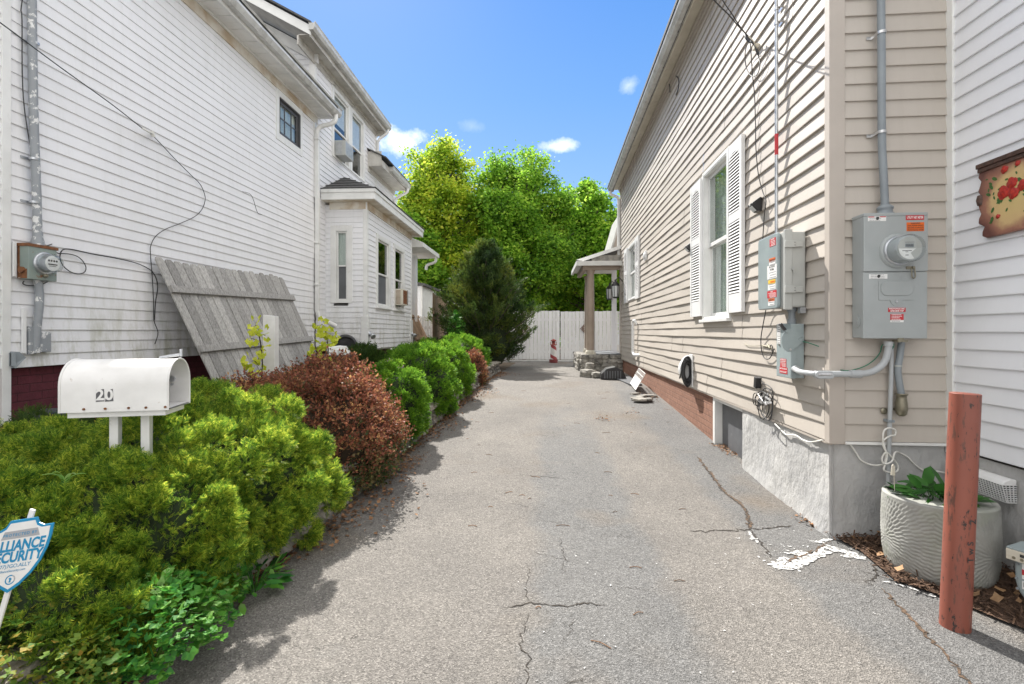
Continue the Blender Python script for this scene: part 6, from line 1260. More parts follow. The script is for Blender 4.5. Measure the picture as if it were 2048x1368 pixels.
mb = MB(); pts = [(-3.95+.0*math.cos(a), 3.75+.30*math.cos(a), .42+.30*math.sin(a)) for a in [2*math.pi*i/24 for i in range(25)]]; mb.tube(pts, .075, 10, False); tag(mb.build('tyre', M['black']), 'old black tyre leaning against the maroon brick foundation', 'tyre')
# ---- broken grille, boards and black debris at the right wall
dbg = RW.w(5.9, .10, gz(9.3)); DB = thing('leaning_grille', 'white metal grille leaning on the brown brick foundation', 'grille', dbg)
mb = MB(); a = RW.w(6.05, .34, gz(9.6)+.05); b = RW.w(7.0, .30, gz(10.3)+.06); h = Vector((.16, 0, .27)); mb.prism([a, b, b+h*.6, a+h*.6], Vector((.015, .02, .0)))
mb.build('panel', M['white_clean'], DB, bevel=.003); mb = MB()
for k in range(9):
    f = k/8; p = a.lerp(b, f)+h*.62; mb.bar(p, p+h*.55, .012, .012)
for f in (.65, .9, 1.15): mb.bar(a+h*f, b+h*f, .012, .012)
mb.build('slats', M['mbox'], DB)
mb = MB(); R = random.Random(12)
for k in range(9): p = RW.w(5.5+R.uniform(-.5, .4), .25+R.uniform(-.12, .25), gz(8.9)+.03); rock(mb, p, (R.uniform(.04, .10), R.uniform(.05, .13), .02), R.random(), R.uniform(0, 3))
tag(mb.build('broken_slabs', M['stone']), 'broken flat stone chips at the foot of the leaning white grille', 'stone')
mb = MB(); c0 = RW.w(8.1, .52, gz(11.7)); c0.z = gz(11.7)
n = 16; pts = []
P_ = [(-.28, 0), (-.26, .14), (-.14, .26), (.05, .30), (.22, .22), (.30, .06), (.30, 0)]
mb.prism([c0+Vector((x, 0, z)) for x, z in P_], (0, .35, 0)); D_ = mb.build('housing', M['black'], None, bevel=.02); 
BS_ = thing('black_speaker', 'scuffed black plastic wedge lying against the stone porch base', 'debris', c0); D_.parent = BS_; D_.location = Vector(D_.location)-c0
mb = MB()
for k in range(7): mb.box(G, c0.x-.2+.06*k, c0.x-.175+.06*k, c0.y-.012, c0.y-.001, c0.z+.03, c0.z+.2)
mb.build('ribs', M['bsmt'], BS_)
mb = MB(); rock(mb, (c0.x-.5, c0.y+.7, c0.z+.08), (.16, .15, .10), 3, .5); rock(mb, (c0.x-.33, c0.y+.5, c0.z+.06), (.12, .15, .07), 8, .1); rock(mb, (c0.x-.45, c0.y+.9, c0.z+.24), (.10, .10, .09), 9, .1); tag(mb.build('loose_stones', M['stone']), 'loose grey stones heaped in front of the porch base', 'stone')
mb = MB(); mb.prism([RW.w(7.0, .30, gz(10.6)+.015), RW.w(8.6, .5, gz(12)+.015), RW.w(8.6, .05, gz(12)+.015), RW.w(7.0, .05, gz(10.6)+.015)], (0, 0, .02)); tag(mb.build('black_mat', M['bsmt']), 'thin dark rubber mat on the asphalt beside the porch', 'mat')
# ---- gates across the end of the drive
FY = 18.9; zt, zb = 2.17, gz(18.9)+.06
def gate(u0, u1, label, skew=0.0):
    x0, x1 = on_y(u0, 650, FY).x, on_y(u1, 650, FY).x; T = thing('board_gate', label, 'gate', ((x0+x1)/2, FY, zb), 'white board gates across the drive'); n = max(3, int((x1-x0)/.14)); R = random.Random(int(u0)); mb = MB(); w = (x1-x0)/n
    for k in range(n): o = R.uniform(-.004, .004); zz = zt+R.uniform(-.008, .008)+skew*k/n; mb.box(G, x0+w*k+.004, x0+w*(k+1)-.004, FY+o, FY+.02+o, zb+R.uniform(-.01, .01), zz)
    mb.build('boards', M['fencewhite'], T, bevel=.003)
    mb = MB(); mb.box(G, x0, x1, FY+.022, FY+.06, zb+.25, zb+.34); mb.box(G, x0, x1, FY+.022, FY+.06, zt-.35, zt-.26); mb.build('rails', M['fencewhite'], T); return x0, x1
gate(985, 1119.5, 'left white painted board gate leaf, partly behind the dark cedar', .03); gx0, gx1 = gate(1121, 1236, 'right white painted board gate leaf behind the porch columns', .01)
mb = MB(); mb.box(G, gx1+.02, gx1+3.5, FY+.02, FY+.04, zb, zt); tag(mb.build('board_fence', M['fencewhite']), 'white board fence continuing behind the tan house', 'fence')
def scroll(u, v, s, label):
    p = on_y(u, v, FY-.03); mb = MB()
    for k in range(2):
        r = s*(1-.35*k); mb.tube([p+Vector((r*math.cos(a), 0, r*math.sin(a))) for a in (0, math.pi/2, math.pi, 1.5*math.pi, 2*math.pi)], .012, 6, False)
    for a in range(4): q = p+Vector((s*.45*math.cos(a*math.pi/2+.78), 0, s*.45*math.sin(a*math.pi/2+.78))); mb.tube([q+Vector((s*.25*math.cos(b), 0, s*.25*math.sin(b))) for b in [2*math.pi*i/10 for i in range(11)]], .008, 6, False)
    tag(mb.build('scroll_ornament', M['rust']), label, 'ornament', 'rusty scroll ornaments hung on the gates')
scroll(1047, 657, .25, 'larger rusty diamond scroll ornament on the left gate beside the cedar'); scroll(1047, 630, .12, 'smallest rusty scroll ornament at the top edge of the left gate'); scroll(1170, 657, .17, 'rusty scroll ornament on the right gate behind the porch columns')
# lighthouse
lc = on_y(1107, 700, 17.9); lc = Vector((lc.x, 17.9, gz(17.9)+.01)); LHT = thing('lighthouse_ornament', 'small red and white spiral striped garden lighthouse before the gates', 'garden ornament', lc)
def spiral_mat():
    m, nt, bs, out = new_mat('spiral_stripes'); g = N(nt, 'ShaderNodeTexCoord'); sep = N(nt, 'ShaderNodeSeparateXYZ'); nt.links.new(g.outputs['Object'], sep.inputs[0])
    a = N(nt, 'ShaderNodeMath', operation='ARCTAN2'); nt.links.new(sep.outputs[1], a.inputs[0]); nt.links.new(sep.outputs[0], a.inputs[1])
    b = N(nt, 'ShaderNodeMath', operation='MULTIPLY_ADD'); b.inputs[1].default_value = 17; nt.links.new(sep.outputs[2], b.inputs[0])
    nt.links.new(a.outputs[0], b.inputs[2]); s = N(nt, 'ShaderNodeMath', operation='SINE'); nt.links.new(b.outputs[0], s.inputs[0])
    c = ramp(nt, s.outputs[0], [(0.45, (0.62, 0.60, 0.57)), (0.55, (0.30, 0.045, 0.05))]); nt.links.new(c, bs.inputs['Base Color']); bs.inputs['Roughness'].default_value = .6; return m
MB().lathe(lc+Vector((0, 0, .12)), [(.125, 0), (.095, .50)], 28).build('tower', spiral_mat(), LHT)
MB().lathe(lc, [(.15, 0), (.15, .12)], 8).build('plinth', pm('dull_red', (.22, .05, .05), (.15, .03, .03), 20, .8), LHT)
mb = MB(); mb.lathe(lc+Vector((0, 0, .62)), [(.12, 0), (.12, .025), (.06, .026), (.06, .14), (.11, .141), (.09, .18), (.03, .21), (0, .23)], 20)
for i in range(10): a = i*.628; q = lc+Vector((.11*math.cos(a), .11*math.sin(a), .645)); mb.bar(q, q+Vector((0, 0, .09)), .012, .012)
mb.build('lantern_room', pm('faded_red', (.34, .09, .07), (.26, .06, .05), 20, .8), LHT)
mb = MB(); mb.box(G, -2.3, 1.5, 18.35, 18.75, gz(18)-.1, gz(18)+.05); tag(mb.build('kerb_slab', M['stucco']), kind='structure')
# ---- far left: shed, green house, fences
SHD = thing('white_shed', 'low white clapboard lean-to with a dark roof edge beyond the bay window', 'shed', (-5, 17.8, .3))
siding(Fr((-4.28, 17.6), (-1, 0), (0, -1)), 0, 1.5, .3, 3.05, .11, .012).build('siding', M['white_l'], SHD, recalc=False); mb = MB(); mb.box(G, -4.33, -4.27, 17.57, 17.62, .3, 3.05); mb.box(G, -4.30, -4.28, 17.62, 20, .3, 3.05); mb.box(G, -5.8, -4.3, 17.62, 20, .3, 3.0); mb.build('corner', M['white'], SHD)
mb = MB(); mb.prism([(-4.15, 17.45, 3.03), (-5.9, 17.45, 3.35), (-5.9, 17.45, 3.42), (-4.15, 17.45, 3.12)], (0, 2.7, 0)); mb.build('roof', M['shingle'], SHD)
M['greens'] = pm('green_siding_paint', (0.25, 0.37, 0.17), (0.21, 0.32, 0.14), 3, .6); M['dkgreen'] = pm('dark_trim', (0.05, 0.06, 0.05), (0.07, 0.07, 0.06), 3, .6)
GH = thing('green_house', 'pale green clapboard house with dark windows half hidden behind the left maple', 'house', (-7, 30, .3))
gfx = Fr((-5.0, 29), (-1, 0), (0, -1)); siding(gfx, 0, 6, .3, 6.2, .14, .015).build('siding', M['greens'], GH, recalc=False)
mb = MB(); mb.box(G, -11, -5.02, 29.02, 34, .3, 6.2); mb.prism([(-5, 29, 6.2), (-11, 29, 6.2), (-8, 29, 8.2)], (0, 5, 0)); mb.build('wall', M['greens'], GH)
mb = MB(); mb.prism([(-4.6, 28.6, 6.05), (-8, 28.6, 8.4), (-11.4, 28.6, 6.05), (-11.4, 28.6, 5.9), (-8, 28.6, 8.2), (-4.6, 28.6, 5.9)], (0, 5.8, 0)); mb.build('roof', M['stucco'], GH)
for (t0, t1, z0, z1) in ((.5, 1.1, 3.0, 4.4), (1.5, 2.1, 3.0, 4.4), (2.5, 3.1, 3.0, 4.4)):
    mb = MB(); mb.box(gfx, t0-.1, t1+.1, .01, .04, z0-.1, z1+.1); f = mb.build('window', M['white'], GH); MB().box(gfx, t0, t1, .041, .05, z0, z1).build('pane', M['dkgreen'], f)
fence_panel('wood_fence', 'tall tan weathered board fence beside the cedar and small vine', (-3.25, 14.6, 2.55), (-3.45, 17.9, 2.55), (-3.25, 14.6, .25), 20, (.3, .75), M['woodtan'], None, 'fence', False)
FG = thing('picket_fence', 'short grey picket fence between the lean-to and the tall board fence', 'fence', (-3.9, 17, .3)); mb = MB()
for k in range(9): x = -4.35+.12*k; mb.prism([(x, 17.0, .3), (x+.09, 17, .3), (x+.09, 17, 1.88), (x+.045, 17, 1.96), (x, 17, 1.88)], (0, .02, 0))
mb.build('pickets', M['wood'], FG); MB().box(G, -4.4, -3.3, 17.022, 17.06, 1.5, 1.6).build('rail', M['wood'], FG)
BH = thing('distant_white_house', 'pale house glimpsed between the maple trunks above the gates', 'house', (3, 44, .3)); mb = MB(); mb.box(G, -1.5, 9, 44, 52, .3, 5.6); mb.prism([(-1.5, 44, 5.6), (9, 44, 5.6), (3.75, 44, 8.4)], (0, 8, 0)); mb.build('wall', pm('pale_blue_wall', (.62, .68, .74), (.55, .6, .66), 2, .7), BH)
mb = MB(); mb.prism([(-2, 43.6, 5.5), (3.75, 43.6, 8.6), (9.5, 43.6, 5.5), (9.5, 43.6, 5.3), (3.75, 43.6, 8.4), (-2, 43.6, 5.3)], (0, 9, 0)); mb.build('roof', M['shingle'], BH)
for x in (0, 2.2, 5, 7.2): f = MB().box(G, x, x+1, 43.95, 43.99, 2.2, 3.8).build('window', M['white'], BH); MB().box(G, x+.1, x+.9, 43.94, 43.949, 2.3, 3.7).build('pane', M['dark'], f)
# ================================================================== foliage
def spray_T(pairs=3, w=.13, ang=48, bl=.42):
    T, F = [], []
    def leaf(x, y, a, L, ww, z=0.0):
        ca_, sa_ = math.cos(a), math.sin(a); b = len(T)
        for (l, s) in ((0, 0), (.45, -.5), (1, 0), (.45, .5)): T.append((x+L*l*ca_-ww*s*sa_, y+L*l*sa_+ww*s*ca_, z+.12*L*l*(1 if a >= 0 else -1)*(.4 if a else 0)))
        F.append((b, b+1, b+2, b+3))
    leaf(0, 0, 0, 1, w)
    for i in range(pairs):
        x = .15+.6*i/max(1, pairs-1) if pairs > 1 else .4; L = bl*(1-.35*i/pairs)
        for s in (-1, 1): leaf(x+.05*s, 0, s*math.radians(ang), L, w*.85)
    return T, F
def shrub(name, label, c, r, m, n_cl, n_sp, size, cl_r=.22, T=None, group=None, cat='bush', up=.35, zmin=-.55, stem=True, bump=.16, spread=.85, zsq=1.0, seed=None, m_low=None, low_z=None, core=.80, tipjit=.5):
    c = np.array(c, float); r = np.array(r, float); T_, F_ = T or spray_T()
    S_ = thing(name, label, cat, (c[0], c[1], max(gz(c[1]), c[2]-r[2])), group)
    i = np.arange(n_cl); z = 1-(i+.5)/n_cl*(1-zmin); ph = i*2.399963+RG.uniform(0, 6); rr = np.sqrt(np.maximum(0, 1-z*z)); d = np.stack([rr*np.cos(ph), rr*np.sin(ph), z], 1)
    d += RG.normal(size=d.shape)*.09; d /= np.linalg.norm(d, axis=1, keepdims=True)
    k = RG.uniform(1-bump, 1+bump, (n_cl, 1)); cc = c+r*d*k*(1-cl_r*.6); cr = cl_r*r.mean()*RG.uniform(.75, 1.3, n_cl)
    j = RG.integers(0, n_cl, n_sp); u = unit(n_sp); dd = d[j]; u = u+dd*.9; u /= np.linalg.norm(u, axis=1, keepdims=True)
    P = cc[j]+u*(cr[j]*RG.uniform(.45, 1.0, n_sp))[:, None]*np.array([1, 1, zsq])
    D = u*spread+dd*.35+np.array([0, 0, up])+RG.normal(size=u.shape)*tipjit*.5; Nn = unit(n_sp)
    S = size*RG.uniform(.6, 1.3, n_sp); nb_ = n_sp//4; ub = unit(nb_); P[:nb_] = c+r*ub*RG.uniform(core-.02, core+.10, (nb_, 1)); D[:nb_] = ub+np.array([0, 0, up])
    keep = P[:, 2] > np.array([gz(y)+.02 for y in P[:, 1]])
    P, D, Nn, S = P[keep], D[keep], Nn[keep], S[keep]
    if m_low is not None:
        low = P[:, 2] < low_z+RG.normal(size=len(P))*.12
        if low.any(): V, F = batch(P[low], D[low], Nn[low], S[low], T_, F_); np_mesh('lower_foliage', V, F, m_low, S_)
        P, D, Nn, S = P[~low], D[~low], Nn[~low], S[~low]
    V, F = batch(P, D, Nn, S, T_, F_); np_mesh('foliage', V, F, m, S_)
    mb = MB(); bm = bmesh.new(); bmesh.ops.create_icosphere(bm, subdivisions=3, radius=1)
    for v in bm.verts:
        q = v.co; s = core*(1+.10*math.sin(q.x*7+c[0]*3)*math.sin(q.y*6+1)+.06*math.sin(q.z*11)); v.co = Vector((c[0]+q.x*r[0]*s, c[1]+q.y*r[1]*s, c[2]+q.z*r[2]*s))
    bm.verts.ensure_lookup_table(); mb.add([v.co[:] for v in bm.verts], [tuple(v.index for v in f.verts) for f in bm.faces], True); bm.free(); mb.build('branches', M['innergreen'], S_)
    return S_
TA = spray_T(4, .105, 46, .55); GA = 'golden arborvitae bushes by the mailbox'
shrub('arborvitae_bush', 'largest golden green arborvitae bush, right of the mailbox', (-2.24, 3.12, .42), (.85, .75, .54), M['arb'], 120, 44000, .045, .14, TA, GA)
shrub('arborvitae_bush', 'golden arborvitae bush at the far left behind the mailbox', (-3.10, 2.95, .36), (.80, .62, .44), M['arb'], 90, 26000, .045, .15, TA, GA)
shrub('arborvitae_bush', 'low golden arborvitae bush directly below the mailbox posts', (-2.05, 2.40, .36), (.53, .48, .43), M['arb'], 80, 27000, .043, .15, TA, GA)
shrub('arborvitae_bush', 'golden arborvitae bush behind the shield shaped sign', (-2.50, 2.10, .32), (.60, .48, .48), M['arb'], 80, 25000, .043, .15, TA, GA)
shrub('arborvitae_bush', 'lowest golden arborvitae bush at the bottom left corner beside the sign stake', (-1.98, 1.86, .20), (.40, .34, .34), M['arb'], 60, 15000, .040, .17, TA, GA)
TB = ([(0, 0, 0), (.45, -.22, .05), (1, 0, 0), (.45, .22, .05)], [(0, 1, 2, 3)])
GB = 'red leaved barberry bushes'
def barberry(label, c, r, n_tw, per, ts, ls):
    """arching twigs set with small leaves"""
    c = np.array(c, float); r = np.array(r, float); B_ = thing('barberry_bush', label, 'bush', (c[0], c[1], gz(c[1])), GB)
    d = unit(n_tw); d[:, 2] = np.where(d[:, 2] < -.7, -d[:, 2], d[:, 2]); kk = np.array([.92+.10*math.sin(5*a[0]+3*a[1])+.06*math.sin(9*a[1]+7*a[2]) for a in d])
    base = c+r*d*(kk*RG.uniform(.74, .97, n_tw))[:, None]; dr = d*.7+np.array([0, 0, .45])+RG.normal(size=d.shape)*.45; dr /= np.linalg.norm(dr, axis=1, keepdims=True)
    P = []; D = []; Z = []
    for q in range(per):
        f = (q+.5)/per; p = base+dr*ts*f*RG.uniform(.8, 1.2, (n_tw, 1)); o = unit(n_tw); P.append(p+o*.006); D.append(o+dr*.6)
    P = np.concatenate(P); D = np.concatenate(D); ok = P[:, 2] > .04; P, D = P[ok], D[ok]; n = len(P); S = ls*RG.uniform(.6, 1.3, n)
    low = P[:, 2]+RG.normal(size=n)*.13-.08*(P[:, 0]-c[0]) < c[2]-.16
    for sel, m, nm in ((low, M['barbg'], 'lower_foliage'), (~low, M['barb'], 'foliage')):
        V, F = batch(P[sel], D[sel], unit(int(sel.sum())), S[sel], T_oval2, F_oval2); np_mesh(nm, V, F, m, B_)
    mb = MB(); R = random.Random(5)
    for i in range(0, n_tw, max(1, n_tw//260)): a = Vector(base[i]); b = a+Vector(dr[i])*ts; a0 = a.lerp(Vector(c), .35); mb.tube([a0, a, b], .0022, 4, False)
    bm = bmesh.new(); bmesh.ops.create_icosphere(bm, subdivisions=3, radius=1); s = .74
    mb.add([(c[0]+v.co.x*r[0]*s, c[1]+v.co.y*r[1]*s, c[2]+v.co.z*r[2]*s) for v in bm.verts], [tuple(v.index for v in f.verts) for f in bm.faces], True); bm.free(); mb.build('branches', M['twig'], B_)
T_oval2 = [(0, 0, 0), (.55, -.30, .08), (1, 0, -.02), (.55, .30, .08)]; F_oval2 = [(0, 1, 2, 3)]
barberry('large reddish brown barberry bush in the middle of the left bed', (-2.12, 4.52, .43), (.96, .92, .70), 7000, 9, .12, .028)
barberry('small far barberry bush at the foot of the green globes', (-1.52, 10.6, .50), (.36, .42, .48), 1100, 8, .11, .034)
TG = spray_T(2, .2, 42, .5); GG = 'clipped green arborvitae globes along the drive'
for lab, c, r, n in (('nearest clipped green arborvitae globe beside the large barberry', (-1.76, 5.72, .52), (.40, .46, .50), 7500), ('tall rounded arborvitae globe in the middle of the left row', (-1.80, 7.25, .57), (.52, .60, .61), 9500), ('arborvitae globe just beyond the tallest middle one', (-1.74, 8.75, .60), (.47, .55, .56), 7500), ('dark low arborvitae behind the nearest globe', (-2.35, 6.25, .50), (.42, .42, .42), 4500), ('broad green arborvitae mound at the far end of the row', (-1.98, 11.9, .72), (.66, .70, .57), 7500), ('small arborvitae mound close to the bay window', (-2.55, 9.6, .66), (.45, .5, .46), 4500), ('arborvitae mound beside the far end of the bay', (-2.75, 11.9, .70), (.45, .5, .50), 3500), ('middle arborvitae mound between the rear globes', (-2.30, 8.1, .60), (.50, .50, .50), 5000)):
    shrub('arborvitae_globe', lab, c, r, M['arb2'], 60, n, .05*(1+.03*c[1]), .17, TG, GG, bump=.05)
TJ = spray_T(3, .12, 35, .5)
shrub('juniper_bush', 'dark spreading juniper in front of the bay foundation', (-2.95, 7.9, .66), (.50, .45, .44), M['jun'], 40, 4500, .10, .3, TJ, None, up=.5)
shrub('low_juniper', 'dark low evergreen at the foot of the leaning grey fence', (-2.95, 4.35, .45), (.35, .35, .40), M['jun'], 24, 2500, .07, .3, TJ, None, up=.5)
shrub('low_juniper', 'dark low evergreen in front of the maroon brick at the far left', (-3.75, 3.55, .40), (.5, .35, .34), M['jun'], 24, 3500, .06, .3, TJ, None, up=.5)
# columbine clump near the camera, ivy, strap leaves
def lobed():
    T, F = [], []
    for la in (-72, 0, 72):      # three leaflets, each with a notched scalloped edge
        b = len(T); T.append((.22, 0, 0)); n = 8; ca_, sa_ = math.cos(math.radians(la)), math.sin(math.radians(la))
        for i in range(n+1):
            a = math.radians(-80+160*i/n); rr = .50*(.80+.22*abs(math.cos(a*2.2))); x = .12+rr*math.cos(a)*1.05; y = rr*math.sin(a)*.95; T.append((.22+x*ca_-y*sa_, x*sa_+y*ca_, .16*abs(y)+.05*x-.10*x*x))
        F += [(b, b+i, b+i+1) for i in range(1, n+1)]
    return T, F
def plant(name, label, cat, c, r, n, size, m, TF, seed=0, top=True, stems=True, group=None, flat=1.2):
    c = np.array(c, float); P_ = thing(name, label, cat, (c[0], c[1], max(0.0, c[2]-r[2])), group); d = unit(n); d[:, 2] = np.abs(d[:, 2])*1.0-.15; k = RG.uniform(.45, 1.0, (n, 1))**.5; P = c+np.array(r)*d*k
    D = d*np.array([1, 1, .15])+RG.normal(size=d.shape)*.35; Nn = np.stack([RG.normal(size=n)*.4, RG.normal(size=n)*.4, np.ones(n)*flat], 1); V, F = batch(P, D, Nn, size*RG.uniform(.6, 1.2, n), *TF); np_mesh('leaves', V, F, m, P_)
    mb = MB()
    for i in range(0, n, max(1, n//60)): q = Vector(P[i]); mb.tube([Vector((c[0]+(q.x-c[0])*.2, c[1]+(q.y-c[1])*.2, max(0, c[2]-r[2]*.9))), q.lerp(Vector(c), .4)+Vector((0, 0, .02)), q], .0018, 4)
    mb.build('stems', m, P_, recalc=False); return P_
LB = lobed()
plant('columbine_plant', 'bright green columbine with lobed leaves at the bottom left', 'plant', (-1.68, 1.98, .15), (.36, .34, .27), 950, .040, M['colum'], LB)
plant('columbine_plant', 'smaller columbine growing at the near end of the stone edging', 'plant', (-1.66, 2.34, .12), (.20, .26, .22), 330, .034, M['colum'], LB)
plant('ivy_plant', 'yellowish ivy trailing below the shield shaped sign', 'plant', (-1.92, 1.62, .18), (.42, .34, .30), 2200, .027, M['ivy'], LB)
plant('dandelion_plant', 'low weeds with long leaves on the asphalt edge by the columbine', 'weed', (-1.56, 2.62, .03), (.14, .26, .09), 70, .085, M['colum'], (T_oval, F_oval))
plant('vine', 'brownish vine hanging over the edging below the golden arborvitae', 'plant', (-1.68, 3.0, .16), (.10, .36, .16), 220, .026, M['ivy'], LB)
for k, (x, y) in enumerate(((-1.55, 5.8), (-1.50, 7.8), (-1.40, 9.3), (-1.53, 6.9))): plant('weed', ['low weed at the edging below the nearest globe', 'weed tuft on the edging between the middle globes', 'weed with yellow flower near the far barberry', 'tiny weed below the tall middle globe'][k], 'weed', (x, y, gz(y)+.02), (.07, .12, .09), 40, .05, M['colum'], (T_oval, F_oval))
def straps(name, label, c, n, L, m, seed):
    R = random.Random(seed); S_ = thing(name, label, 'plant', c); mb = MB(); c = Vector(c)
    for k in range(n):
        a = R.uniform(0, 6.28); h = L*R.uniform(.7, 1.1); o = L*R.uniform(.25, .55); d = Vector((math.cos(a), math.sin(a), 0)); s = Vector((-d.y, d.x, 0))*.011; V = []
        for i in range(9): t = i/8; p = c+d*o*t*t+Vector((0, 0, h*(t*1.35-t*t*.75))); w = s*(1-.85*t**3); V += [p-w, p+Vector((0, 0, -.003)), p+w]
        mb.add(V, [(3*i+j, 3*i+j+1, 3*i+j+4, 3*i+j+3) for i in range(8) for j in (0, 1)], True)
    mb.build('leaves', m, S_, recalc=False)
straps('daffodil_leaves', 'pale green strap leaves poking up at the left edge behind the sign', (-2.46, 2.13, .58), 7, .28, M['lily'], 2); straps('daffodil_leaves', 'short folded strap leaves left of the mailbox posts', (-2.2, 2.18, .66), 5, .16, M['lily'], 5)
HP = plant('potted_plant', 'dark green broad leaves growing inside the round planter', 'plant', (2.28, 3.06, .425), (.16, .16, .09), 80, .135, M['hosta'], (T_oval, F_oval), flat=.8)
mb = MB(); mb.cyl((2.10, 3.12, .40), (2.095, 3.12, .60), .002, n=5); q = (2.09, 3.12, .555); mb.prism([(2.075, 3.115, .545), (2.10, 3.115, .545), (2.098, 3.115, .60), (2.088, 3.115, .612), (2.08, 3.115, .60)], (0, .004, 0)); tag(mb.build('plant_tag', M['cream']), 'small yellowed plant tag on a wire behind the planter', 'plant tag')
# maple suckers with yellow leaves
def sapling(label, base, top, seed, n=46):
    R = random.Random(seed); b, t = Vector(base), Vector(top); S_ = thing('young_maple', label, 'sapling', base, 'yellow leaved maple saplings by the leaning fence'); mid = b.lerp(t, .5)+Vector((.04, 0, 0)); mb = MB(); mb.tube([b, mid, t], .006, 6); P, D, Z = [], [], []
    for k in range(7):
        f = .35+.65*k/6; p = b.lerp(t, f); a = R.uniform(0, 6.28); e = p+Vector((math.cos(a)*.12, math.sin(a)*.05, R.uniform(-.02, .06))); mb.tube([p, p.lerp(e, .5)+Vector((0, 0, .02)), e], .003, 5)
        for q in range(n//7): o = Vector((R.gauss(0, .035), R.gauss(0, .03), R.gauss(0, .03))); P.append(e+o); dd = (o+Vector((0, 0, -.02))); D.append(dd.normalized()); Z.append((R.gauss(0, .6), -1, R.gauss(0, .6)))
    mb.build('stem', M['twig'], S_); V, F = batch(P, D, Z, [R.uniform(.05, .09) for _ in P], *LB); np_mesh('leaves', V, F, M['ylw'], S_)
sapling('yellow leaved maple sapling in front of the white post', (-2.90, 4.95, .75), (-2.90, 4.95, 1.42), 3); sapling('yellow leaved maple sapling between the fence panel and the bin', (-2.80, 6.30, .8), (-2.80, 6.30, 1.46), 4, 60)
RH = plant('rhododendron', 'small rhododendron with pale pink flowers between the green globes', 'plant', (-2.12, 6.65, .78), (.28, .28, .24), 260, .075, M['arb2'], (T_oval, F_oval))
for q in ((-2.02, 6.5, .98), (-1.93, 6.55, .93), (-2.1, 6.55, .97)):
    P = [np.array(q)+RG.normal(size=3)*.022 for k in range(44)]; V, F = batch(P, unit(len(P)), unit(len(P)), RG.uniform(.035, .055, len(P)), T_oval, F_oval); np_mesh('flower', V, F, M['pink'], RH)
# bare twigs at the left
mb = MB(); R = random.Random(6)
for k in range(16): p = Vector((-3.7+R.uniform(-.3, .3), 3.3, .5)); mb.tube([p, p+Vector((R.uniform(-.1, .1), 0, .16)), p+Vector((R.uniform(-.3, .3), 0, .18+R.uniform(0, .14)))], .003, 4)
tag(mb.build('dry_stems', M['litter']), 'thin dry stems arching in front of the maroon brick foundation', 'dead plant', kind='stuff')
# ---- trees
def tree(name, label, base, crown, r, m, ncl, per, size, seed, cl=.5, gap=0.0, trunk=.14, group=None, cat='tree', stems=1, topk=0.0, zlow=None):
    R = random.Random(seed); base = Vector(base); c = np.array(crown, float); r = np.array(r, float); T_ = thing(name, label, cat, base, group)
    d = unit(ncl*3); rad = RG.uniform(.22, 1.0, ncl*3)**.45; P = d*rad[:, None]
    nz = np.sin(P[:, 0]*5.1+seed)*np.sin(P[:, 1]*4.3+2*seed)*np.sin(P[:, 2]*5.7+seed*.7); P = P[nz > -.35+gap][:ncl]; CC = c+P*r
    CC = CC*1.0; CC[:, 2] += np.where(P[:, 2] > .6, RG.uniform(0, topk, len(P)), 0)
    if zlow is not None: CC = CC[CC[:, 2] > zlow]
    n = len(CC); j = np.repeat(np.arange(n), per); cr = cl*RG.uniform(.6, 1.25, n)
    L = CC[j]+RG.normal(size=(len(j), 3))*np.array([1, 1, .75])*(cr[j]*.48)[:, None]
    D = unit(len(j))*np.array([1, 1, .6])+np.array([0, 0, -.25]); Nn = unit(len(j))*.8+np.array([0, 0, .9]); S = size*RG.uniform(.6, 1.25, len(j)); V, F = batch(L, D, Nn, S, T_oval2m, F_oval2m); np_mesh('leaves', V, F, m, T_)
    mb = MB(); tops = []
    for s in range(stems):
        b = base+Vector((R.uniform(-.5, .5), R.uniform(-.3, .3), 0))*(stems > 1); tp = Vector((c[0]+R.uniform(-.3, .3)*r[0], c[1]+R.uniform(-.3, .3)*r[1], c[2]+r[2]*.55)); mid = b.lerp(tp, .45)+Vector((R.uniform(-.2, .2), R.uniform(-.2, .2), 0)); tr = [b, b.lerp(mid, .5), mid, mid.lerp(tp, .6), tp]
        mb.tube(tr, lambda k, q=trunk/stems**.5: q*(1-.85*k)+.012, 10); tops.append(catmull(tr, 6))
    mb.build('trunk', M['bark'], T_); lb = MB()
    for i in range(0, n, 2):
        q = Vector(CC[i]); tr = tops[i % len(tops)]; cand = [p for p in tr if p.z < q.z-.2 and p.z > base.z+1.2] or [tr[len(tr)//3]]; s = min(cand, key=lambda p: (p-q).length+1.2*abs(q.z-p.z-(q-p).length*.5)); mid = s.lerp(q, .5)+Vector((R.uniform(-.15, .15), R.uniform(-.15, .15), -.12)); lb.tube([s, mid, q], lambda k: .05*(1-.8*k)+.008, 5, True, 4)
    lb.build('limbs', M['bark'], T_)
    return T_
T_oval2m = [(0, 0, 0), (.38, -.42, .10), (1, 0, -.04), (.38, .42, .10)]; F_oval2m = [(0, 1, 2, 3)]
GT = 'maples beyond the gates'
tree('maple_tree', 'left maple with yellow green leaves beside the white house roof', (-4.9, 24.5, .3), (-5.0, 24.5, 6.3), (2.35, 1.9, 3.7), M['mapley'], 360, 160, .155, 3, .62, .24, .16, GT, topk=1.0, stems=2)
tree('maple_tree', 'central tallest rounded bright green maple behind the cedar', (-1.0, 25.5, .3), (-1.20, 25.0, 5.9), (2.85, 2.4, 3.75), M['maple'], 500, 150, .15, 5, .62, .10, .16, GT, topk=.8, stems=3)
tree('maple_tree', 'right maple with several thin trunks showing above the gates', (2.4, 27, .3), (2.5, 27, 5.5), (2.5, 2.0, 3.0), M['maple3'], 330, 140, .20, 9, .60, .12, .14, GT, topk=1.2, stems=3)
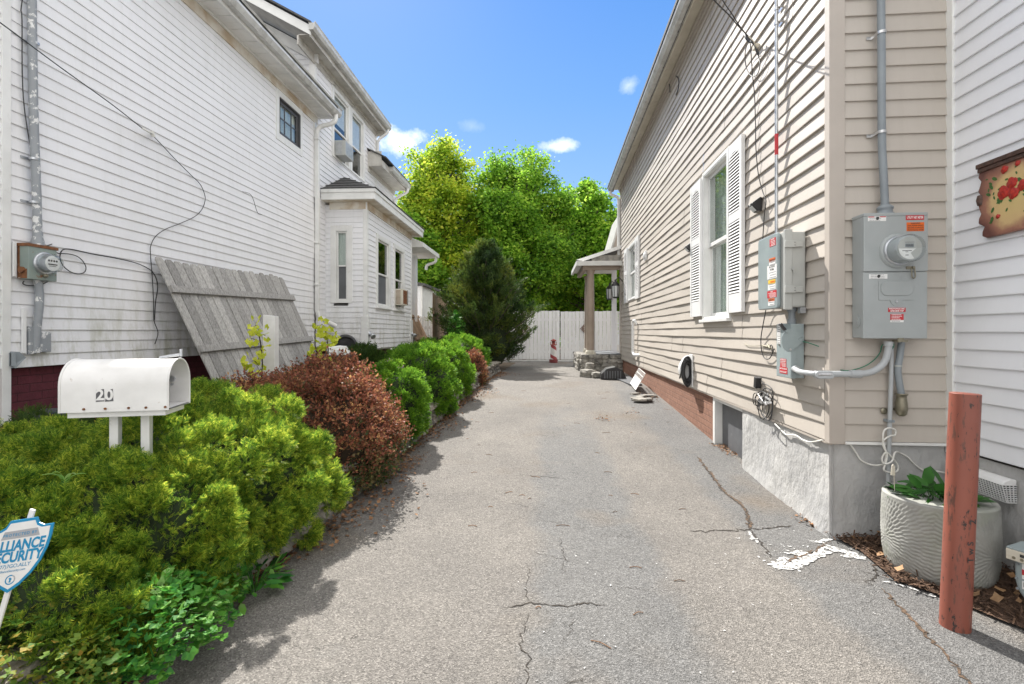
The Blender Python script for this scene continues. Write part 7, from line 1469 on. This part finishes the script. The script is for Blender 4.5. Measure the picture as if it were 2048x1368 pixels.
tree('maple_tree', 'slim maple between the central and right maples', (.9, 28.5, .3), (.9, 28.5, 5.2), (1.5, 1.3, 3.0), M['maple3'], 150, 130, .20, 12, .6, .0, .12, GT, stems=2)
tree('maple_tree', 'maple half hidden behind the tan house at the right', (6.0, 28, .3), (6.0, 28, 5.4), (2.6, 2.2, 3.4), M['maple'], 260, 130, .20, 15, .65, .0, .16, GT)
tree('maple_tree', 'lower maple filling behind the white house and lean-to', (-6.6, 22.5, .3), (-6.3, 22.5, 4.3), (1.8, 1.5, 2.4), M['maple'], 170, 130, .18, 19, .6, .0, .14, GT)
# low undergrowth behind the gate
tree('undergrowth_tree', 'dark leafy young trees crowding just above the gates', (1.3, 30.5, .3), (1.2, 31, 2.6), (4.2, 1.6, 2.0), M['maple'], 160, 120, .20, 22, .65, .1, .08, None, stems=4)
# red cedar
def cedar(label, base, H, r0, m, nb, per, seed):
    R = random.Random(seed); base = Vector(base); T_ = thing('red_cedar', label, 'tree', base); P, D, Z, S = [], [], [], []; lb = MB(); lb.tube([base, base+Vector((0, 0, H*.95))], lambda k: .07*(1-.9*k)+.008, 8)
    for k in range(nb):
        h = ((k+.5)/nb)**1.1; z = .08*H+.88*H*h; a = k*2.39996+R.uniform(-.4, .4); rad = r0*(1-h)**1.0*R.uniform(.65, 1.35)*(1 if h > .14 else .8)+.08; up = R.uniform(.15, .5)+.75*h; d = Vector((math.cos(a), math.sin(a), up)); s = base+Vector((0, 0, z-.05*H)); e = s+d*rad; mid = s.lerp(e, .5)+Vector((0, 0, -.05)); lb.tube([s, mid, e], .012, 4, True, 3)
        ns = 5
        for q in range(ns):      # plume shaped side branches
            t = .35+.65*q/(ns-1); p0 = s.lerp(e, t); dd = (d.normalized()*.8+Vector((R.gauss(0, .45), R.gauss(0, .45), .35+R.uniform(0, .4)))).normalized(); L = .16+.30*R.random()*(1-.5*h)
            for w_ in range(per//ns):
                f = R.random(); p = p0+dd*L*f+Vector((R.gauss(0, .055), R.gauss(0, .055), R.gauss(0, .05)))*(1.25-f); P.append(p); D.append(dd+Vector((R.gauss(0, .35), R.gauss(0, .35), R.gauss(0, .35)))); S.append(R.uniform(.06, .12))
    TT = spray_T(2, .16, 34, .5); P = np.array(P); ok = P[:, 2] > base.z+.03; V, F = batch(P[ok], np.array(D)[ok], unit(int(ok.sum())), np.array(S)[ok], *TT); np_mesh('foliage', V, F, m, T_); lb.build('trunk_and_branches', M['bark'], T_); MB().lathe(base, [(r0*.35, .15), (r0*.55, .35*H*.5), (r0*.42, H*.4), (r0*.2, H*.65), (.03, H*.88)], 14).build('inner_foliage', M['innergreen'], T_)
cedar('dark green conical red cedar in front of the left gate', (-1.72, 14.9, .3), 3.85, 1.45, M['cedar'], 290, 230, 4)
plant('climbing_vine', 'light green leafy vine at the left edge of the dark cedar', 'plant', (-2.35, 13.6, 1.35), (.22, .25, .75), 240, .10, M['colum'], LB)
# ================================================================== sky, sun, camera
SUN_EL, SUN_AZ = 46.0, -24.0     # degrees; azimuth from +Y, negative towards -X
w = bpy.data.worlds.new('World'); scene.world = w; w.use_nodes = True; nt = w.node_tree; bg = nt.nodes['Background']
sky = N(nt, 'ShaderNodeTexSky'); sky.sky_type = 'NISHITA'; sky.sun_disc = False; sky.sun_elevation = math.radians(SUN_EL); sky.sun_rotation = math.radians(SUN_AZ); sky.air_density = 1.0; sky.dust_density = 0.45; sky.ozone_density = 2.2; sky.altitude = 50
hs = N(nt, 'ShaderNodeHueSaturation'); hs.inputs['Saturation'].default_value = 1.5; nt.links.new(sky.outputs[0], hs.inputs['Color'])
tc = N(nt, 'ShaderNodeTexCoord'); sz_ = N(nt, 'ShaderNodeSeparateXYZ'); nt.links.new(tc.outputs['Generated'], sz_.inputs[0])
K = 1/.166
grad = ramp(nt, sz_.outputs[2], [(0.0, (.60, .76, .98)), (.26, (.40, .62, 1.0)), (.42, (.26, .51, 1.0)), (.56, (.175, .42, 1.0)), (1.0, (.10, .28, .85))])
sc2 = N(nt, 'ShaderNodeVectorMath', operation='SCALE'); sc2.inputs['Scale'].default_value = K; nt.links.new(grad, sc2.inputs[0])
col = mixc(nt, .72, hs.outputs[0], sc2.outputs[0])
def cloud(u, v, rx, rz, sc, col, dens=1.0, seed=0.0, hard=.12):
    d = Vector(ray(u, v)).normalized(); xr = d.cross(Vector((0, 0, 1))).normalized(); zr = xr.cross(d).normalized()
    def dot(vv):
        n = N(nt, 'ShaderNodeVectorMath', operation='DOT_PRODUCT'); n.inputs[1].default_value = vv; nt.links.new(tc.outputs['Generated'], n.inputs[0]); return n.outputs['Value']
    a = N(nt, 'ShaderNodeMath', operation='DIVIDE'); a.inputs[1].default_value = rx; nt.links.new(dot(xr), a.inputs[0]); b = N(nt, 'ShaderNodeMath', operation='DIVIDE'); b.inputs[1].default_value = rz; nt.links.new(dot(zr), b.inputs[0])
    a2 = N(nt, 'ShaderNodeMath', operation='POWER'); a2.inputs[1].default_value = 2; nt.links.new(a.outputs[0], a2.inputs[0]); b2 = N(nt, 'ShaderNodeMath', operation='POWER'); b2.inputs[1].default_value = 2; nt.links.new(b.outputs[0], b2.inputs[0])
    s = N(nt, 'ShaderNodeMath', operation='ADD'); nt.links.new(a2.outputs[0], s.inputs[0]); nt.links.new(b2.outputs[0], s.inputs[1]); q = N(nt, 'ShaderNodeMath', operation='SQRT'); nt.links.new(s.outputs[0], q.inputs[0])
    mp_ = N(nt, 'ShaderNodeMapping'); mp_.inputs['Location'].default_value = (seed, seed*2, seed*3); nt.links.new(tc.outputs['Generated'], mp_.inputs['Vector'])
    nz = noise(nt, mp_.outputs[0], sc, 7, .62); k = N(nt, 'ShaderNodeMath', operation='MULTIPLY_ADD'); k.inputs[1].default_value = 1.9; k.inputs[2].default_value = .05; nt.links.new(nz, k.inputs[0]); e = N(nt, 'ShaderNodeMath', operation='SUBTRACT'); nt.links.new(k.outputs[0], e.inputs[0]); nt.links.new(q.outputs[0], e.inputs[1])
    front = N(nt, 'ShaderNodeMath', operation='GREATER_THAN'); front.inputs[1].default_value = .5; nt.links.new(dot(d), front.inputs[0])
    f = ramp(nt, e.outputs[0], [(0.0, 0.0), (hard*2.2, dens)]); mm = N(nt, 'ShaderNodeMath', operation='MULTIPLY'); nt.links.new(f, mm.inputs[0]); nt.links.new(front.outputs[0], mm.inputs[1])
    return mixc(nt, mm.outputs[0], col, (CW, CW, CW*1.02))
CW = 11.5
# unseen bright cloud cover, added overhead and behind the camera as fill light
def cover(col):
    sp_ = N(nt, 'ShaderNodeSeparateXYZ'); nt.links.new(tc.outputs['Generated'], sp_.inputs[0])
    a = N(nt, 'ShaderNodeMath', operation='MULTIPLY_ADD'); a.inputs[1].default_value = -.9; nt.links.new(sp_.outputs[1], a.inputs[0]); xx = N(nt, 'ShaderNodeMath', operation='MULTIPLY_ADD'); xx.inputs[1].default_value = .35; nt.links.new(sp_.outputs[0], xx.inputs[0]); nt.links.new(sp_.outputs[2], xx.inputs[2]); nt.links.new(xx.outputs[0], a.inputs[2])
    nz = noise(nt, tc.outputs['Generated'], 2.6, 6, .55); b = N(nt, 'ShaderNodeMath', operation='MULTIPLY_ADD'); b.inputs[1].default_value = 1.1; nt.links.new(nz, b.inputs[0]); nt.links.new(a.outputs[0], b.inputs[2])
    f = ramp(nt, b.outputs[0], [(.62, 0.0), (.88, 1.0)]); return mixc(nt, f, col, (CL_FILL, CL_FILL*.995, CL_FILL*.985))
CL_FILL = 10.8
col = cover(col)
col = cloud(803, 283, .050, .030, 26, col, 1.0, .3, .4); col = cloud(1116, 291, .036, .013, 34, col, .7, 1.3, .6); col = cloud(1257, 171, .020, .014, 40, col, .28, 2.3, .5); col = cloud(942, 252, .026, .013, 40, col, .12, 3.1, .5)
nt.links.new(col, bg.inputs['Color']); bg.inputs['Strength'].default_value = 0.083
sl = bpy.data.lights.new('sun', 'SUN'); sl.energy = 4.6; sl.angle = math.radians(.5); sl.color = (1.0, .955, .89); so_ = bpy.data.objects.new('sun', sl); COL.objects.link(so_)
e, a = math.radians(SUN_EL), math.radians(SUN_AZ); sd = Vector((math.sin(a)*math.cos(e), math.cos(a)*math.cos(e), math.sin(e))); so_.rotation_euler = sd.to_track_quat('Z', 'Y').to_euler(); so_.location = (0, 0, 20)
cd = bpy.data.cameras.new('camera'); cd.sensor_width = 36; cd.lens = 36*FP/2048; cd.shift_y = -20/2048; cd.clip_start = .05; cd.clip_end = 2000
co = bpy.data.objects.new('camera', cd); COL.objects.link(co); co.location = (0, 0, CZ); co.rotation_euler = (math.pi/2, 0, TH); scene.camera = co
scene.view_settings.view_transform = 'Standard'; scene.view_settings.look = 'None'; scene.view_settings.exposure = 1.0; scene.view_settings.gamma = 1
